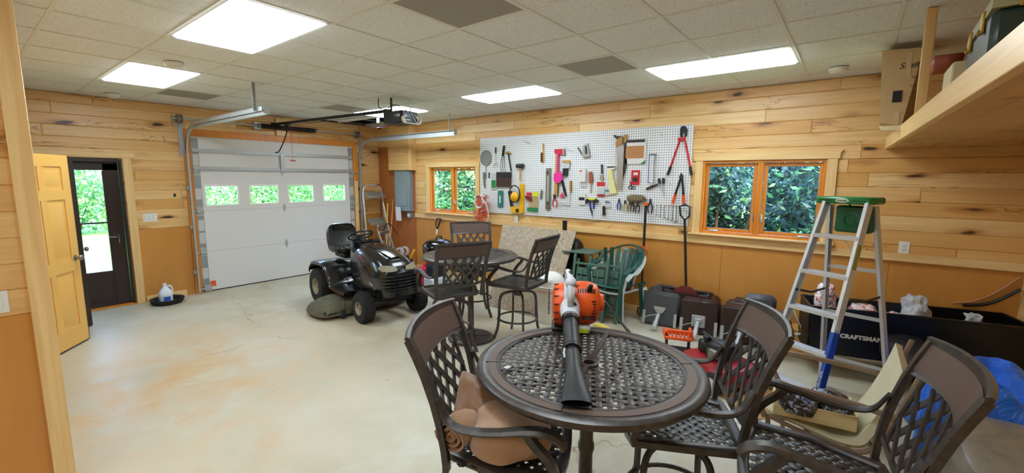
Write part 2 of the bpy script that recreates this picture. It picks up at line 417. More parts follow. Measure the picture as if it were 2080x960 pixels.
# ------------------------------------------------------------------ the room shell
W, D, H = 5.688, 8.022, 2.86
XN, YN = .29, 3.53          # the outside corner of the near wall
YB, XL = -1.22, -2.6        # back wall, far left wall
ZW = 1.06                   # top of the plywood wainscot
def plank_wall(name, u0, u1, z0, z1, holes, rz, loc, m, rowh=.14, seed=1, lmin=1.2, lmax=2.6, back=.10, uz=False):
    """front-view wall (x right, z up, face at y=0 looking to -y) of V-jointed boards; holes are (ua,ub,za,zb)"""
    rnd = random.Random(seed); vs = []; fs = []; bid = []
    def quad(p, b): 
        o = len(vs); vs.extend(p); fs.append((o, o+1, o+2, o+3)); bid.extend([b]*4)
    z = z0; rows = []
    while z < z1 - .01:
        rows.append((z, min(z+rowh, z1))); z += rowh
    G = .0075
    for za, zb in rows:
        cuts = sorted({za, zb, *[h for q in holes for h in q[2:] if za < h < zb]})
        joints = [u0]; u = u0 + rnd.uniform(.3, lmax)
        while u < u1 - .3: joints.append(u); u += rnd.uniform(lmin, lmax)
        joints.append(u1)
        for a, b in zip(joints, joints[1:]):
            bd = rnd.random()
            for c, d in zip(cuts, cuts[1:]):
                segs = [(a, b)]
                for ha, hb, hc, hd in holes:
                    if hc < (c+d)/2 < hd:
                        ns = []
                        for s0, s1 in segs:
                            if hb <= s0 or ha >= s1: ns.append((s0, s1)); continue
                            if ha > s0: ns.append((s0, ha))
                            if hb < s1: ns.append((hb, s1))
                        segs = ns
                lo = G if c == za else 0; hi = G if d == zb else 0
                for s0, s1 in segs:
                    l = G*.7 if s0 == a and a > u0 else 0; r = G*.7 if s1 == b and b < u1 else 0
                    quad([(s0+l, 0, c+lo), (s1-r, 0, c+lo), (s1-r, 0, d-hi), (s0+l, 0, d-hi)], bd)
                    if lo: quad([(s0+l, G, c), (s1-r, G, c), (s1-r, 0, c+lo), (s0+l, 0, c+lo)], bd)
                    if hi: quad([(s0+l, 0, d-hi), (s1-r, 0, d-hi), (s1-r, G, d), (s0+l, G, d)], bd)
                    if l: quad([(s0, G, c), (s0+l, 0, c), (s0+l, 0, d), (s0, G, d)], bd)
                    if r: quad([(s1-r, 0, c), (s1, G, c), (s1, G, d), (s1-r, 0, d)], bd)
    us = sorted({u0, u1, *[h for q in holes for h in q[:2]]}); zs = sorted({z0, z1, *[h for q in holes for h in q[2:]]})
    mb = MB()
    for a, b in zip(us, us[1:]):
        for c, d in zip(zs, zs[1:]):
            if any(q[0] <= (a+b)/2 <= q[1] and q[2] <= (c+d)/2 <= q[3] for q in holes): continue
            mb.box(((a+b)/2, G+back/2, (c+d)/2), (b-a, back, d-c))
    o = len(vs); vs += mb.v; fs += [[i+o for i in f] for f in mb.f]; bid += [.5]*len(mb.v)
    me = bpy.data.meshes.new(name); me.from_pydata([tuple(v) for v in vs], [], fs); me.materials.append(m)
    at = me.attributes.new('bid', 'FLOAT', 'POINT'); at.data.foreach_set('value', bid)
    ob = bpy.data.objects.new(name, me); COL.objects.link(ob); ob.location = loc; ob.rotation_euler = (0, 0, rz); return struct(ob)
def ply_band(name, u0, u1, z0, z1, holes, rz, loc, seams, m=None, back=.09):
    """sheets of varnished plywood with narrow gaps, same local frame as plank_wall"""
    mb = MB(); us = sorted({u0, u1, *seams, *[h for q in holes for h in q[:2] if u0 < h < u1]})
    for a, b in zip(us, us[1:]):
        c = z0
        for q in holes:
            if q[0] <= (a+b)/2 <= q[1] and q[2] <= z0+.01: c = q[3]
        if c >= z1: continue
        ga = .0015 if a in seams else 0; gb = .0015 if b in seams else 0
        mb.box(((a+b)/2 + (ga-gb)/2, .008+.0, (c+z1)/2), (b-a-ga-gb, .012, z1-c)); mb.box(((a+b)/2, .014+back/2, (c+z1)/2), (b-a, back, z1-c))
    o = mb.build(name, m or M_ply, loc=loc, fix=False); o.rotation_euler = (0, 0, rz); return struct(o)
RZR, RZL = R(-90), R(90)
W1 = (-6.43, -5.24, 1.175, 2.02); W2 = (-1.49, -.26, 1.175, 2.045)   # (local u = -y)
OPEN_G = (2.33, 5.07, 0, 2.44); OPEN_D = (.70, 1.51, 0, 2.05)
plank_wall('wall_right', -D, -YB, ZW, H, [W1, W2], RZR, (W, 0, 0), M_plank, seed=5)
ply_band('wall_right.001', -D, -YB, 0, ZW, [], RZR, (W, 0, 0), [-7.0, -5.83, -4.6, -3.4, -2.33, -1.22, .32])
plank_wall('wall_front', XN, W, ZW, H, [OPEN_G, OPEN_D], 0, (0, D, 0), M_plank, seed=11)
ply_band('wall_front.001', XN, W, 0, ZW, [OPEN_G, OPEN_D], 0, (0, D, 0), [2.0])
plank_wall('wall_near', XL, XN, ZW+.01, H, [], 0, (0, YN, 0), M_plank, seed=21)
ply_band('wall_near.001', XL, XN, 0, ZW+.01, [], 0, (0, YN, 0), [-.93, -2.15])
LD = (5.98, 6.83, 0, 2.05)
plank_wall('wall_left', YN+.11, D, ZW, H, [LD], RZL, (XN, 0, 0), M_plank, seed=31)
ply_band('wall_left.001', YN+.11, D, 0, ZW, [LD], RZL, (XN, 0, 0), [4.8, 7.2])
o = MB().box((0, 0, H/2), (.02, 2.0, H)).box((.42, -.95, H/2), (.84, .02, H)).box((.42, .95, H/2), (.84, .02, H)).box((.42, 0, 2.4), (.84, 1.9, .02)).build('wall_closet', M_ply, loc=(-.62, 6.4, 0)); struct(o)
plank_wall('wall_back', -W, -XL, 0, H, [], R(180), (0, YB, 0), M_plank, seed=41)
plank_wall('wall_far_left', YB, YN, 0, H, [], RZL, (XL, 0, 0), M_plank, seed=51)
struct(MB().box(((XL+W)/2, (YB+D)/2+.05, -.06), (W-XL+.4, D-YB+.45, .12)).build('floor', M_floor))

# ---- ceiling: tiles, T-bar grid, one open bay by the far corner
G0x, G0y, GS = 1.122, 2.923, .6096
gx = [G0x + GS*k for k in range(-7, 8)]; gx = [v for v in gx if XL < v < W]; gxs = [XL] + gx + [W]
gy = [G0y + GS*k for k in range(-7, 9)]; gy = [v for v in gy if YB < v < D]; gys = [YB] + gy + [D]
lamps = [(0, 0), (0, 4), (5, 0), (5, 4), (5, -4), (0, -4), (-5, -4), (-5, 0)]
def cell(i, j): return (round((gxs[i]-G0x)/GS) if gxs[i] != XL else -99, round((gys[j]-G0y)/GS) if gys[j] != YB else -99)
vents = {(1, -2), (4, -2), (1, 6), (4, 5)}; openbays = {(6, 7), (5, 8), (6, 8), (6, 6)}
tl = MB(); 
for i in range(len(gxs)-1):
    for j in range(len(gys)-1):
        x0, x1, y0, y1 = gxs[i], gxs[i+1], gys[j], gys[j+1]; cx, cy = (x0+x1)/2, (y0+y1)/2
        k = (math.floor((cx-G0x)/GS+1e-6), math.floor((cy-G0y)/GS+1e-6))
        if k[0] < 0 and cy > YN+.3 and cx < XN-.35: continue
        if k in vents or k in openbays: continue
        if any(k[0] == a and k[1] in (b, b+1) for a, b in lamps): continue
        tl.box((cx, cy, H+.012), (x1-x0-.006, y1-y0-.006, .012))
tl.mat_i = 1
for v in gx:
    ya = YB; yb = D
    tl.box((v, (ya+yb)/2, H+.003), (.024, yb-ya, .004)); tl.box((v, (ya+yb)/2, H+.022), (.003, yb-ya, .036))
for v in gy:
    tl.box(((XL+W)/2, v, H+.0028), (W-XL, .024, .004))
for (a, b, c, d) in ((XN, D-.012, W, D), (W-.022, YB, W, D), (XL, YB, W, YB+.022), (XL, YN-.022, XN, YN), (XN, YN, XN+.022, D)):
    tl.box(((a+c)/2, (b+d)/2, H+.0026), (c-a, d-b, .004))
struct(tl.build('ceiling', [M_tile, M_grid], fix=False))
M_plen = mat('dark_plenum', '1B1714', .9, 0, .1)
struct(MB().box(((XL+W)/2, (YB+D)/2, H+.50), (W-XL+.3, D-YB+.3, .02)).box((W+.06, (YB+D)/2, H+.25), (.05, D-YB, .5)).box(((XL+W)/2, D+.06, H+.25), (W-XL, .05, .5)).box((XL-.06, (YB+D)/2, H+.25), (.05, D-YB, .5)).box(((XL+W)/2, YB-.06, H+.25), (W-XL, .05, .5)).build('ceiling_deck', M_plen))
lab = {(0, 0): 'large bright ceiling light panel above the left of the room, nearest the camera', (0, 4): 'ceiling light panel between the storm door and the largest panel',
       (5, 0): 'ceiling light panel above the pegboard middle', (5, 4): 'ceiling light panel half hidden behind the garage door opener',
       (5, -4): 'long ceiling light panel in front of the round smoke detector by the loft', (0, -4): 'ceiling light panel behind the camera', (-5, -4): 'ceiling light panel in the back left corner', (-5, 0): 'ceiling light panel left of the near wall'}
for a, b in lamps:
    x0, y0 = G0x+a*GS, G0y+b*GS
    t = thing('ceiling_light', lab[(a, b)], 'ceiling light', (x0+GS/2, y0+GS, H), 0, 'recessed ceiling light panels')
    MB().loft([[(sx*(GS/2-.026-e), sy*(GS-.026-e), z) for sx, sy in ((-1, -1), (1, -1), (1, 1), (-1, 1))] for z, e in ((.008, 0), (.004, 0), (-.014, .016))], smooth=False).build('diffuser', M_panel, t)
    f = MB()
    for s in (-1, 1):
        f.box((s*(GS/2-.019), 0, .005), (.014, 2*GS-.024, .012), .002); f.box((0, s*(GS-.019), .005), (GS-.024, .014, .012), .002)
    f.build('frame', M_white, t)
vl = {(1, -2): 'perforated grey square return air grille nearest the camera', (4, -2): 'grey square ceiling grille beside the long light panel',
      (1, 6): 'grey ceiling grille near the storm door light panel', (4, 5): 'grey ceiling grille left of the opener light panel'}
for k in sorted(vents):
    t = thing('ceiling_vent', vl[k], 'air vent', (G0x+(k[0]+.5)*GS, G0y+(k[1]+.5)*GS, H), 0, 'square ceiling grilles')
    MB().box((0, 0, .008), (GS-.05, GS-.05, .006)).build('grille', M_vent, t)
    f = MB()
    for s in (-1, 1): f.box((s*(GS/2-.018), 0, .006), (.014, GS-.026, .01), .002); f.box((0, s*(GS/2-.018), .006), (GS-.026, .014, .01), .002)
    f.build('frame', M_grid, t)
for (x, y), l in (((1.40, 5.06), 'round off-white smoke detector between the two left light panels'), ((1.42, 7.62), 'small round smoke detector near the far wall above the door'), ((5.2, .23), 'round white smoke detector by the right wall near the loft')):
    t = thing('smoke_detector', l, 'smoke detector', (x, y, H-.002), 0, 'round ceiling detectors')
    MB().lathe([(.075, 0), (.075, -.012), (.07, -.03), (.045, -.042), (.02, -.045), (0, -.045)], 24).build('housing', M_whitep, t)
    MB().lathe([(.056, -.0375), (.05, -.047), (.044, -.0425)], 24).build('vent_ring', M_grid, t)

for i, (x, y) in enumerate(((W+.075, YB-.075), (W+.075, D+.075), (XL-.075, YB-.075), (XL-.075, YN+.075))): struct(MB().box((0, 0, H/2), (.16, .16, H)).build('wall_corner_light_block', M_post, loc=(x, y, 0)))  # unseen outer boxes added to stop sky light leaking in at the corners
# ---- trim
def trim(name, a, b, size, m=M_trim, bev=.003):
    o = MB().box((0, 0, 0), (b[0]-a[0], b[1]-a[1], b[2]-a[2]), bev).build(name, m, loc=((a[0]+b[0])/2, (a[1]+b[1])/2, (a[2]+b[2])/2)); return struct(o)
trim('trim_1', (W-.028, YB, 1.045), (W-.001, 6.86, 1.125), 0)                 # chair rail
trim('baseboard_right', (W-.018, YB, 0), (W, 6.86, .10), 0)
trim('baseboard_front', (1.63, D-.018, 0), (2.12, D, .09), 0); trim('baseboard_front.001', (5.22, D-.018, 0), (W, D, .09), 0)
trim('baseboard_near', (XL, YN-.016, 0), (XN-.075, YN, .10), 0)
trim('trim_2', (XN-.075, YN-.028, 0), (XN+.012, YN+.115, H), 0, M_trimv)       # corner post of the near wall
trim('baseboard_left', (XN, YN+.12, 0), (XN+.016, 5.9, .09), 0)
def casing(y0, y1, z0, z1, n):
    """window casing on the right wall: y0 > y1"""
    w_ = .088
    for a, b in ((y0, y0+w_), (y1-w_, y1)): trim('trim_%d' % n, (W-.024, a, z0-.01), (W, b, z1+.02), 0, M_trimv); n += 1
    mb = MB(); yy = (y0+y1)/2; hw = (y0-y1)/2+w_+.012
    sec = [(-hw, 0), (hw, 0), (hw+.004, .012), (hw, .05), (hw+.026, .085), (-hw-.026, .085), (-hw, .05), (-hw-.004, .012)]
    mb.prism(sec, -.03, 0, 'xz'); o = mb.build('trim_%d' % n, M_trim, loc=(W, yy, z1+.02)); o.rotation_euler = (0, 0, RZR); struct(o); n += 1
    mb = MB().box((0, -.035, -.012), (2*hw+.05, .09, .024), .006).box((0, -.012, -.04), (2*hw+.01, .025, .035), .003)
    o = mb.build('trim_%d' % n, M_trim, loc=(W, yy, z0)); o.rotation_euler = (0, 0, RZR); struct(o)
    return n+1
n = casing(6.43, 5.24, 1.175, 2.0, 3); n = casing(1.49, .26, 1.175, 2.03, n)
def window(idx, y0, y1, z0, z1):
    t = bpy.data.objects.new('window_%d' % idx, None); COL.objects.link(t); t.location = (W, (y0+y1)/2, (z0+z1)/2); t.rotation_euler = (0, 0, RZR); struct(t)
    w_, h_ = (y0-y1), (z1-z0); f = MB()
    for s in (-1, 1):
        f.box((s*(w_/2-.012), .045, 0), (.024, .10, h_), .002); f.box((0, .045, s*(h_/2-.012)), (w_-.048, .10, .024), .002)
    f.box((0, .04, 0), (.055, .08, h_-.048), .003); f.box((0, .02, 0), (.012, .045, h_-.05), .003)
    f.build('window_frame', M_winwood, t)
    for s in (-1, 1):
        c = s*(w_/4+.005); sw = w_/2-.06; sh = h_-.06; sa = MB()
        for q in (-1, 1):
            sa.box((c+q*(sw/2-.018), .055, 0), (.036, .035, sh), .003); sa.box((c, .055, q*(sh/2-.018)), (sw-.072, .035, .036), .003)
        sob = sa.build('window_sash', M_winwood, t)
        MB().box((c, .062, 0), (sw-.07, .004, sh-.07)).build('window_pane', M_glass, sob)
        bd = MB(); 
        for q in (-1, 1): bd.box((c+q*(sw/2-.038), .05, 0), (.006, .01, sh-.07)); bd.box((c, .05, q*(sh/2-.038)), (sw-.07, .01, .006))
        bd.build('gasket', M_steel, sob)
        cr = MB().box((c-s*(sw/2-.10)*(1 if s < 0 else -1)*-1 if False else c+s*(sw/2-.13), .02, -sh/2+.004), (.11, .03, .022), .006)
        cr.tube([(c+s*(sw/2-.10), .0, -sh/2+.012), (c+s*(sw/2-.14), -.01, -sh/2+.012), (c+s*(sw/2-.17), -.004, -sh/2+.006)], .005, 8); cr.build('crank_handle', M_alu, t)
        lk = MB().box((s*.045, .028, -sh/2+.17), (.014, .014, .06), .004).tube([(s*.045, .02, -sh/2+.15), (s*.045, .005, -sh/2+.19), (s*.045, .0, -sh/2+.23)], .006, 8); lk.build('latch', M_alu, t)
    return t
window(1, 6.43, 5.24, 1.175, 2.02); window(2, 1.49, .26, 1.175, 2.045)

# ---- corner: reddish plywood, boxed-out pine bulkhead
struct(MB().box((0, 0, 0), (.014, 1.15, 2.44)).box((-.002, .0, -.2), (.014, .004, 2.0)).build('wall_right_panel', M_darkply, loc=(W-.008, 7.44, 1.22)))
o = plank_wall('wall_bulkhead', -7.50, -6.84, 1.965, H, [], RZR, (W-.15, 0, 0), M_plank, seed=77, back=.145); 
trim('trim_20', (W-.17, 6.815, 1.965), (W, 6.845, H), 0, M_trimv)
trim('trim_21', (W-.62, D-.045, 0), (W-.55, D-.001, 1.75), 0, M_trimv)
# ---- storm door, casing and threshold
trim('trim_22', (1.52, D-.024, 0), (1.615, D, 2.075), 0, M_trimv); trim('trim_23', (.60, D-.028, 2.06), (1.66, D, 2.135), 0); trim('trim_24', (.60, D-.024, 0), (.69, D, 2.06), 0, M_trimv)
trim('trim_25', (.70, D-.02, 0), (1.51, D+.16, .025), 0, M_winwood)
t = bpy.data.objects.new('door_1', None); COL.objects.link(t); t.location = (1.105, D+.03, .025); struct(t); t['label'] = 'dark brown storm door with two glass panes'
f = MB()
for s in (-1, 1): f.box((s*.388, .0, 1.01), (.03, .12, 2.02), .003)
f.box((0, 0, 2.003), (.75, .12, .05), .003); f.box((0, .03, .012), (.75, .05, .03), .003); f.build('door_frame', M_darkdoor, t)
sd = MB(); sd.box((-.31, .03, .99), (.12, .035, 1.94), .003); sd.box((.29, .03, .99), (.16, .035, 1.94), .003); sd.box((-.01, .03, 1.935), (.76, .035, .13), .003); sd.box((-.01, .03, .012), (.76, .03, .03), .002); sd.box((-.02, .03, .255), (.46, .035, .47), .003)
sd.box((-.02, .03, 1.16), (.46, .03, .022), .002); sd.box((-.02, .008, .25), (.40, .01, .34), .004)
for a, b in ((1.172, 1.86), (.49, 1.149)):
    for s in (-1, 1): sd.box((-.02+s*.226, .026, (a+b)/2), (.012, .04, b-a), .002)
sd.build('door_leaf', M_darkdoor, t)
MB().box((-.02, .03, 1.516), (.46, .004, .69)).box((-.02, .03, .82), (.46, .004, .66)).build('window_pane', M_glass, t)
MB().box((.30, .0, .93), (.018, .02, .12), .004).tube([(.30, -.01, .96), (.27, -.045, .96), (.20, -.045, .96)], .006, 8).build('handle', M_chrome, t)
# entry door leaf standing open (brown outer face), and the six-panel interior door
def panel_door(name, label, hinge, free, hz, m_face, m_edge, w=.80, knob_z=.93, sixpanel=True):
    t = bpy.data.objects.new(name, None); COL.objects.link(t); struct(t); t['label'] = label
    ang = math.atan2(free[1]-hinge[1], free[0]-hinge[0]); t.location = (hinge[0], hinge[1], .012); t.rotation_euler = (0, 0, ang)
    L = MB(); h_ = 2.02; th = .042
    cols = [(.11, .37), (.43, .69)] if w < .81 else [(.11, .37), (.44, .70)]; rows = [(.2, .80), (.92, 1.56), (1.66, 1.90)]
    xs = sorted({0, w, *[q for c in cols for q in c]}); zs = sorted({0, h_, *[q for r_ in rows for q in r_]})
    for a, b in zip(xs, xs[1:]):
        for c, d in zip(zs, zs[1:]):
            pan = any(abs(a-q[0]) < 1e-6 for q in cols) and any(abs(c-q[0]) < 1e-6 for q in rows)
            if not pan: L.box(((a+b)/2, 0, (c+d)/2), (b-a, th, d-c)); continue
            L.box(((a+b)/2, 0, (c+d)/2), (b-a, th-.022, d-c))
            for s in (-1, 1):
                ca, cb, cc, cd = a+.035, b-.035, c+.035, d-.035; y1 = s*(th/2-.003); y0 = s*(th/2-.011); e = .022
                L.add([(ca, y0, cc), (cb, y0, cc), (cb, y0, cd), (ca, y0, cd), (ca+e, y1, cc+e), (cb-e, y1, cc+e), (cb-e, y1, cd-e), (ca+e, y1, cd-e)], [(4, 5, 6, 7), (0, 1, 5, 4), (1, 2, 6, 5), (2, 3, 7, 6), (3, 0, 4, 7)])
    L.build('door_leaf', m_face, t, fix=False)
    MB().box((w+.003, 0, h_/2), (.006, th+.004, h_)).box((w/2, 0, .004), (w, th+.002, .008)).build('edge', m_edge, t)
    k = MB()
    for s in (-1, 1): k.lathe([(.03, 0), (.03, .006), (.011, .01), (.011, .035), (.026, .042), (.03, .055), (.024, .068), (0, .071)], 18, (w-.065, s*.021, knob_z), 'y') if s > 0 else k.lathe([(.03, -.0), (.03, -.006), (.011, -.01), (.011, -.035), (.026, -.042), (.03, -.055), (.024, -.068), (0, -.071)], 18, (w-.065, s*.021, knob_z), 'y')
    k.build('door_knob', M_steel, t)
    hg = MB()
    for z in (.2, 1.0, 1.8): hg.tube([(-.006, -.02, z-.045), (-.006, -.02, z+.045)], .007, 8)
    hg.build('hinge', M_steel, t); return t
panel_door('door_2', 'dark outer face of the entry door standing open beside the storm door', (.735, 7.985), (.905, 7.2), 0, M_darkdoor, M_darkdoor)
panel_door('door_3', 'open yellow varnished six-panel interior door', (.315, 6.0), (.80, 6.655), 0, M_yellowdoor, M_darkdoor, w=.81)
# ---- loft
la = Vector((W, -.185)); lb = Vector((1.0, -.333)); dl = (lb-la).normalized(); ln_ = (la-lb).length
L = bpy.data.objects.new('loft', None); COL.objects.link(L); L.location = (W, -.185, 0); L.rotation_euler = (0, 0, math.atan2(dl.y, dl.x)); struct(L)
MB().box((ln_/2, .019, 2.1875), (ln_, .038, .115), .003).build('fascia', M_trim, L)
dk = MB(); k = 0
yy = .04
while yy < 1.08:
    dk.box((ln_/2, yy+.065, 2.142), (ln_, .126, .018), .003); yy += .13
dk.build('underside_boards', M_loft, L); MB().box((ln_/2, .56, 2.236), (ln_, 1.04, .015)).build('deck', M_ply, L)
struct(MB().box((3.78, -.27, (2.245+H)/2), (.045, .05, H-2.245), .003).build('post_1', M_post))
struct(MB().box((4.72, -.60, 2.55), (1.84, .012, .62)).build('wall_loft_divider', M_ply) ) if False else None
# ------------------------------------------------------------------ outdoors
def leaf_mat(name, c1, c2):
    s = NT(name); v = s.coord(); a = s.noise(v, 1.3, 3); b = s.noise(v, 9, 2); col = s.mix(s.ramp(a, [(.3, (0, 0, 0)), (.7, (1, 1, 1))]), C8(c1), C8(c2)); col = s.mix(s.math('MULTIPLY', b, .3), col, C8('1C3A22'))
    s.P(col=col, rough=.5)
    tr = s.n('BsdfTranslucent'); s.t.links.new(col, tr.inputs[0]); mx = s.n('MixShader'); mx.inputs[0].default_value = .45
    s.t.links.new(s.b.outputs[0], mx.inputs[1]); s.t.links.new(tr.outputs[0], mx.inputs[2]); s.t.links.new(mx.outputs[0], s.out.inputs[0]); return s.m
LF = [leaf_mat('leaves_light', 'B4DC92', '8CC676'), leaf_mat('leaves_mid', '7DB88A', '5FA377'), leaf_mat('leaves_dark', '2E5A66', '1C3E4A')]
M_bark = mat('bark', '4A3A2C', .9, 0, .3, 20)
def grass_mat():
    s = NT('lawn'); v = s.coord(); a = s.noise(v, .8, 3); b = s.noise(v, 30, 3); col = s.mix(a, C8('9CCB74'), C8('76B257')); col = s.mix(s.math('MULTIPLY', b, .5), col, C8('4E8A3A')); s.P(col=col, rough=.9); s.bump(b, .4, .03); return s.m
gl = MB(); gl.box((5, 25, -.16), (90, 33.5, .06)); gl.box((34, -1, -.16), (56, 18.5, .06)); struct(gl.build('ground_lawn', grass_mat()))
rnd = random.Random(3)
def tree(label, cx, cy, blobs, nleaf, mats, lsize=.16, trunk=None, name='leafy_tree'):
    t = thing(name, label, 'tree' if name == 'leafy_tree' else 'bush', (cx, cy, -.13), 0, 'greenery outside the garage')
    vs = []; fs = []; mi = []; tot = sum(b[3]**2 for b in blobs)
    for bx, by, bz, br in blobs:
        for _ in range(int(nleaf*br*br/tot)):
            while True:
                d = Vector((rnd.gauss(0, 1), rnd.gauss(0, 1), rnd.gauss(0, 1)))
                if d.length > .01: break
            d.normalize(); rr = br*(rnd.random()**.35); p = Vector((bx, by, bz)) + d*rr
            if p.z < .05: continue
            n = (d*.6+Vector((rnd.gauss(0, 1), rnd.gauss(0, 1), rnd.gauss(0, 1)))*.6+Vector((0, 0, .6))).normalized(); a = n.orthogonal().normalized(); a.rotate(Matrix.Rotation(rnd.random()*6.28, 3, n)); b = n.cross(a)
            s = lsize*rnd.uniform(.6, 1.3); o = len(vs)
            vs += [p-a*s*.6, p-a*s*.1+b*s*.3-n*s*.05, p+a*s*.7, p-a*s*.1-b*s*.3-n*s*.05]; fs += [(o, o+1, o+2), (o, o+2, o+3)]; m = rnd.choices((0, 1, 2), mats)[0]; mi += [m, m]
    me = bpy.data.meshes.new('foliage'); me.from_pydata([tuple(v) for v in vs], [], fs)
    for m in LF: me.materials.append(m)
    me.polygons.foreach_set('material_index', mi); o = bpy.data.objects.new('foliage', me); COL.objects.link(o); o.parent = t
    tk = MB()
    for x, y, h, r in (trunk or [(0, 0, 1.2, .05), (.3, .1, 1.0, .03), (-.25, 0, 1.1, .03)]): tk.tube([(x*.4, y*.4, 0), (x*.8, y*.8, h*.5), (x*1.4, y*1.4, h)], [r, r*.8, r*.5], 8)
    tk.build('trunk', M_bark, t)
# beyond the garage door and the storm door: bright shrubs
k = 0
for (x, y, h) in ((-3.2, 21, 3.6), (-.4, 19.5, 3.4), (2.4, 20, 3.1), (5.4, 20.5, 3.2), (8.6, 19.5, 3.0), (12.2, 21, 3.2), (-6.6, 23, 4.5)):
    k += 1; nm = ['left of the storm door view', 'seen through the storm door', 'seen through the leftmost garage door window', 'seen through the second garage door window', 'seen through the third garage door window', 'seen through the rightmost garage door window', 'far left behind the others'][[6, 0, 1, 2, 3, 4, 5].index(k-1) if False else k-1]
    nm = ['outdoors behind the yellow door side', 'filling the upper glass of the storm door', 'behind the leftmost garage door window', 'behind the two middle garage door windows', 'behind the rightmost garage door window', 'outdoors past the right end of the garage door', 'tallest, farthest left outdoors'][k-1]
    bl = [(rnd.uniform(-1.5, 1.5), rnd.uniform(-.6, .6), rnd.uniform(.5, h*.8), rnd.uniform(.8, 1.25)) for _ in range(9)]
    tree('bright green leafy shrub ' + nm, x, y, bl, 9000, (6, 4, 0), .13, name='leafy_bush')
# beyond the small window: mid green; beyond the big window: dark woods with gaps
for i, (x, y, h, mats, lab) in enumerate(((9.6, 8.5, 3.6, (3, 5, 2), 'teal green leafy tree filling the left pane of the small window'), (10.2, 11.6, 4.4, (4, 5, 1), 'tall green tree outdoors left of the small window view'), (9.8, 5.6, 3.3, (3, 5, 2), 'teal green leafy tree right of the small window view'))):
    bl = [(rnd.uniform(-.9, .9), rnd.uniform(-1.4, 1.4), rnd.uniform(.5, h*.85), rnd.uniform(.7, 1.1)) for _ in range(9)]
    tree(lab, x, y, bl, 9000, mats, .12)
for i, (x, y, h, lab) in enumerate(((8.3, 1.9, 3.0, 'dark leafy tree just outside the left pane of the large window'), (8.6, .2, 2.6, 'dark leafy tree with pale broad leaves outside the right pane of the large window'), (11.5, 3.2, 5.0, 'dark tall tree farther behind the left pane of the large window'), (12.0, -1.6, 4.6, 'dark tall tree farther behind the right pane of the large window'))):
    bl = [(rnd.uniform(-.5, .5), rnd.uniform(-.9, .9), rnd.uniform(.4, h*.8), rnd.uniform(.35, .62) * (1 if i < 2 else 2.1)) for _ in range(13)]
    tree(lab, x, y, bl, 8000, (.5, 2, 8), .11, trunk=[(0, 0, h*.7, .04), (.3, .4, h*.6, .025), (-.1, -.5, h*.6, .03)])
for i, (x, y, h, lab) in enumerate(((15.0, 5.6, 5.0, 'dark tree far behind the left pane of the large window, left of the house'), (15.5, .6, 4.6, 'dark tree far behind the mullion of the large window'), (15.0, -3.6, 5.0, 'dark tree far behind the ladder side of the large window'))):
    tree(lab, x, y, [(rnd.uniform(-.8, .8), rnd.uniform(-1.6, 1.6), rnd.uniform(.4, h*.8), rnd.uniform(.8, 1.3)) for _ in range(9)], 7000, (0, 1, 9), .17)
# a low pale house far beyond the woods
t = thing('house', 'pale blue-grey house glimpsed through the trees behind the large window', 'house', (34, 3.5, -.13))
M_siding = mat('pale_siding', '7FA3CC', .7, 0, .05, 3); MB().box((0, 0, 1.3), (5, 13, 2.6)).build('wall', M_siding, t)
MB().prism([(-7, 2.6), (7, 2.6), (0, 4.6)], -2.8, 2.8, 'yz').build('roof', mat('grey_shingles', '77879A', .8, 0, .2), t)
f = MB()
for yy in range(-6, 7): f.box((-3.4, yy, .55), (.06, .06, 1.1))
f.box((-3.4, 0, 1.08), (.08, 12.2, .06)); f.build('deck_railing', M_bark, t)
# ------------------------------------------------------------------ cast patio set
def cast_mat(name, c, c2, rough=.42):
    s = NT(name); v = s.coord(); n1 = s.noise(v, 30, 4); n2 = s.noise(v, 400, 2)
    s.P(col=s.mix(s.ramp(n1, [(.4, (0, 0, 0)), (.75, (1, 1, 1))]), C8(c), C8(c2)), rough=rough, metal=.35, spec=.6); s.bump(n2, .25, .001); return s.m
M_cast = cast_mat('bronze_cast_aluminium', '3D3836', '514A46', .34)
M_castb = cast_mat('bronze_cast_brown', '54423A', '66524A', .55)
def ribbed():
    s = NT('basketweave_cast'); v = s.coord((1, 1, 1)); ck = s.n('TexChecker'); s.set(ck.inputs[0], v); s.set(ck.inputs['Scale'], 260)
    w1 = s.n('TexWave'); s.set(w1.inputs[0], v); s.set(w1.inputs['Scale'], 60)
    s.P(col=s.mix(s.math('MULTIPLY', ck.outputs['Fac'], .5), C8('5A473E'), C8('6F5B50')), rough=.5, metal=.3); s.bump(ck.outputs['Fac'], .5, .002); return s.m
M_rib = ribbed()
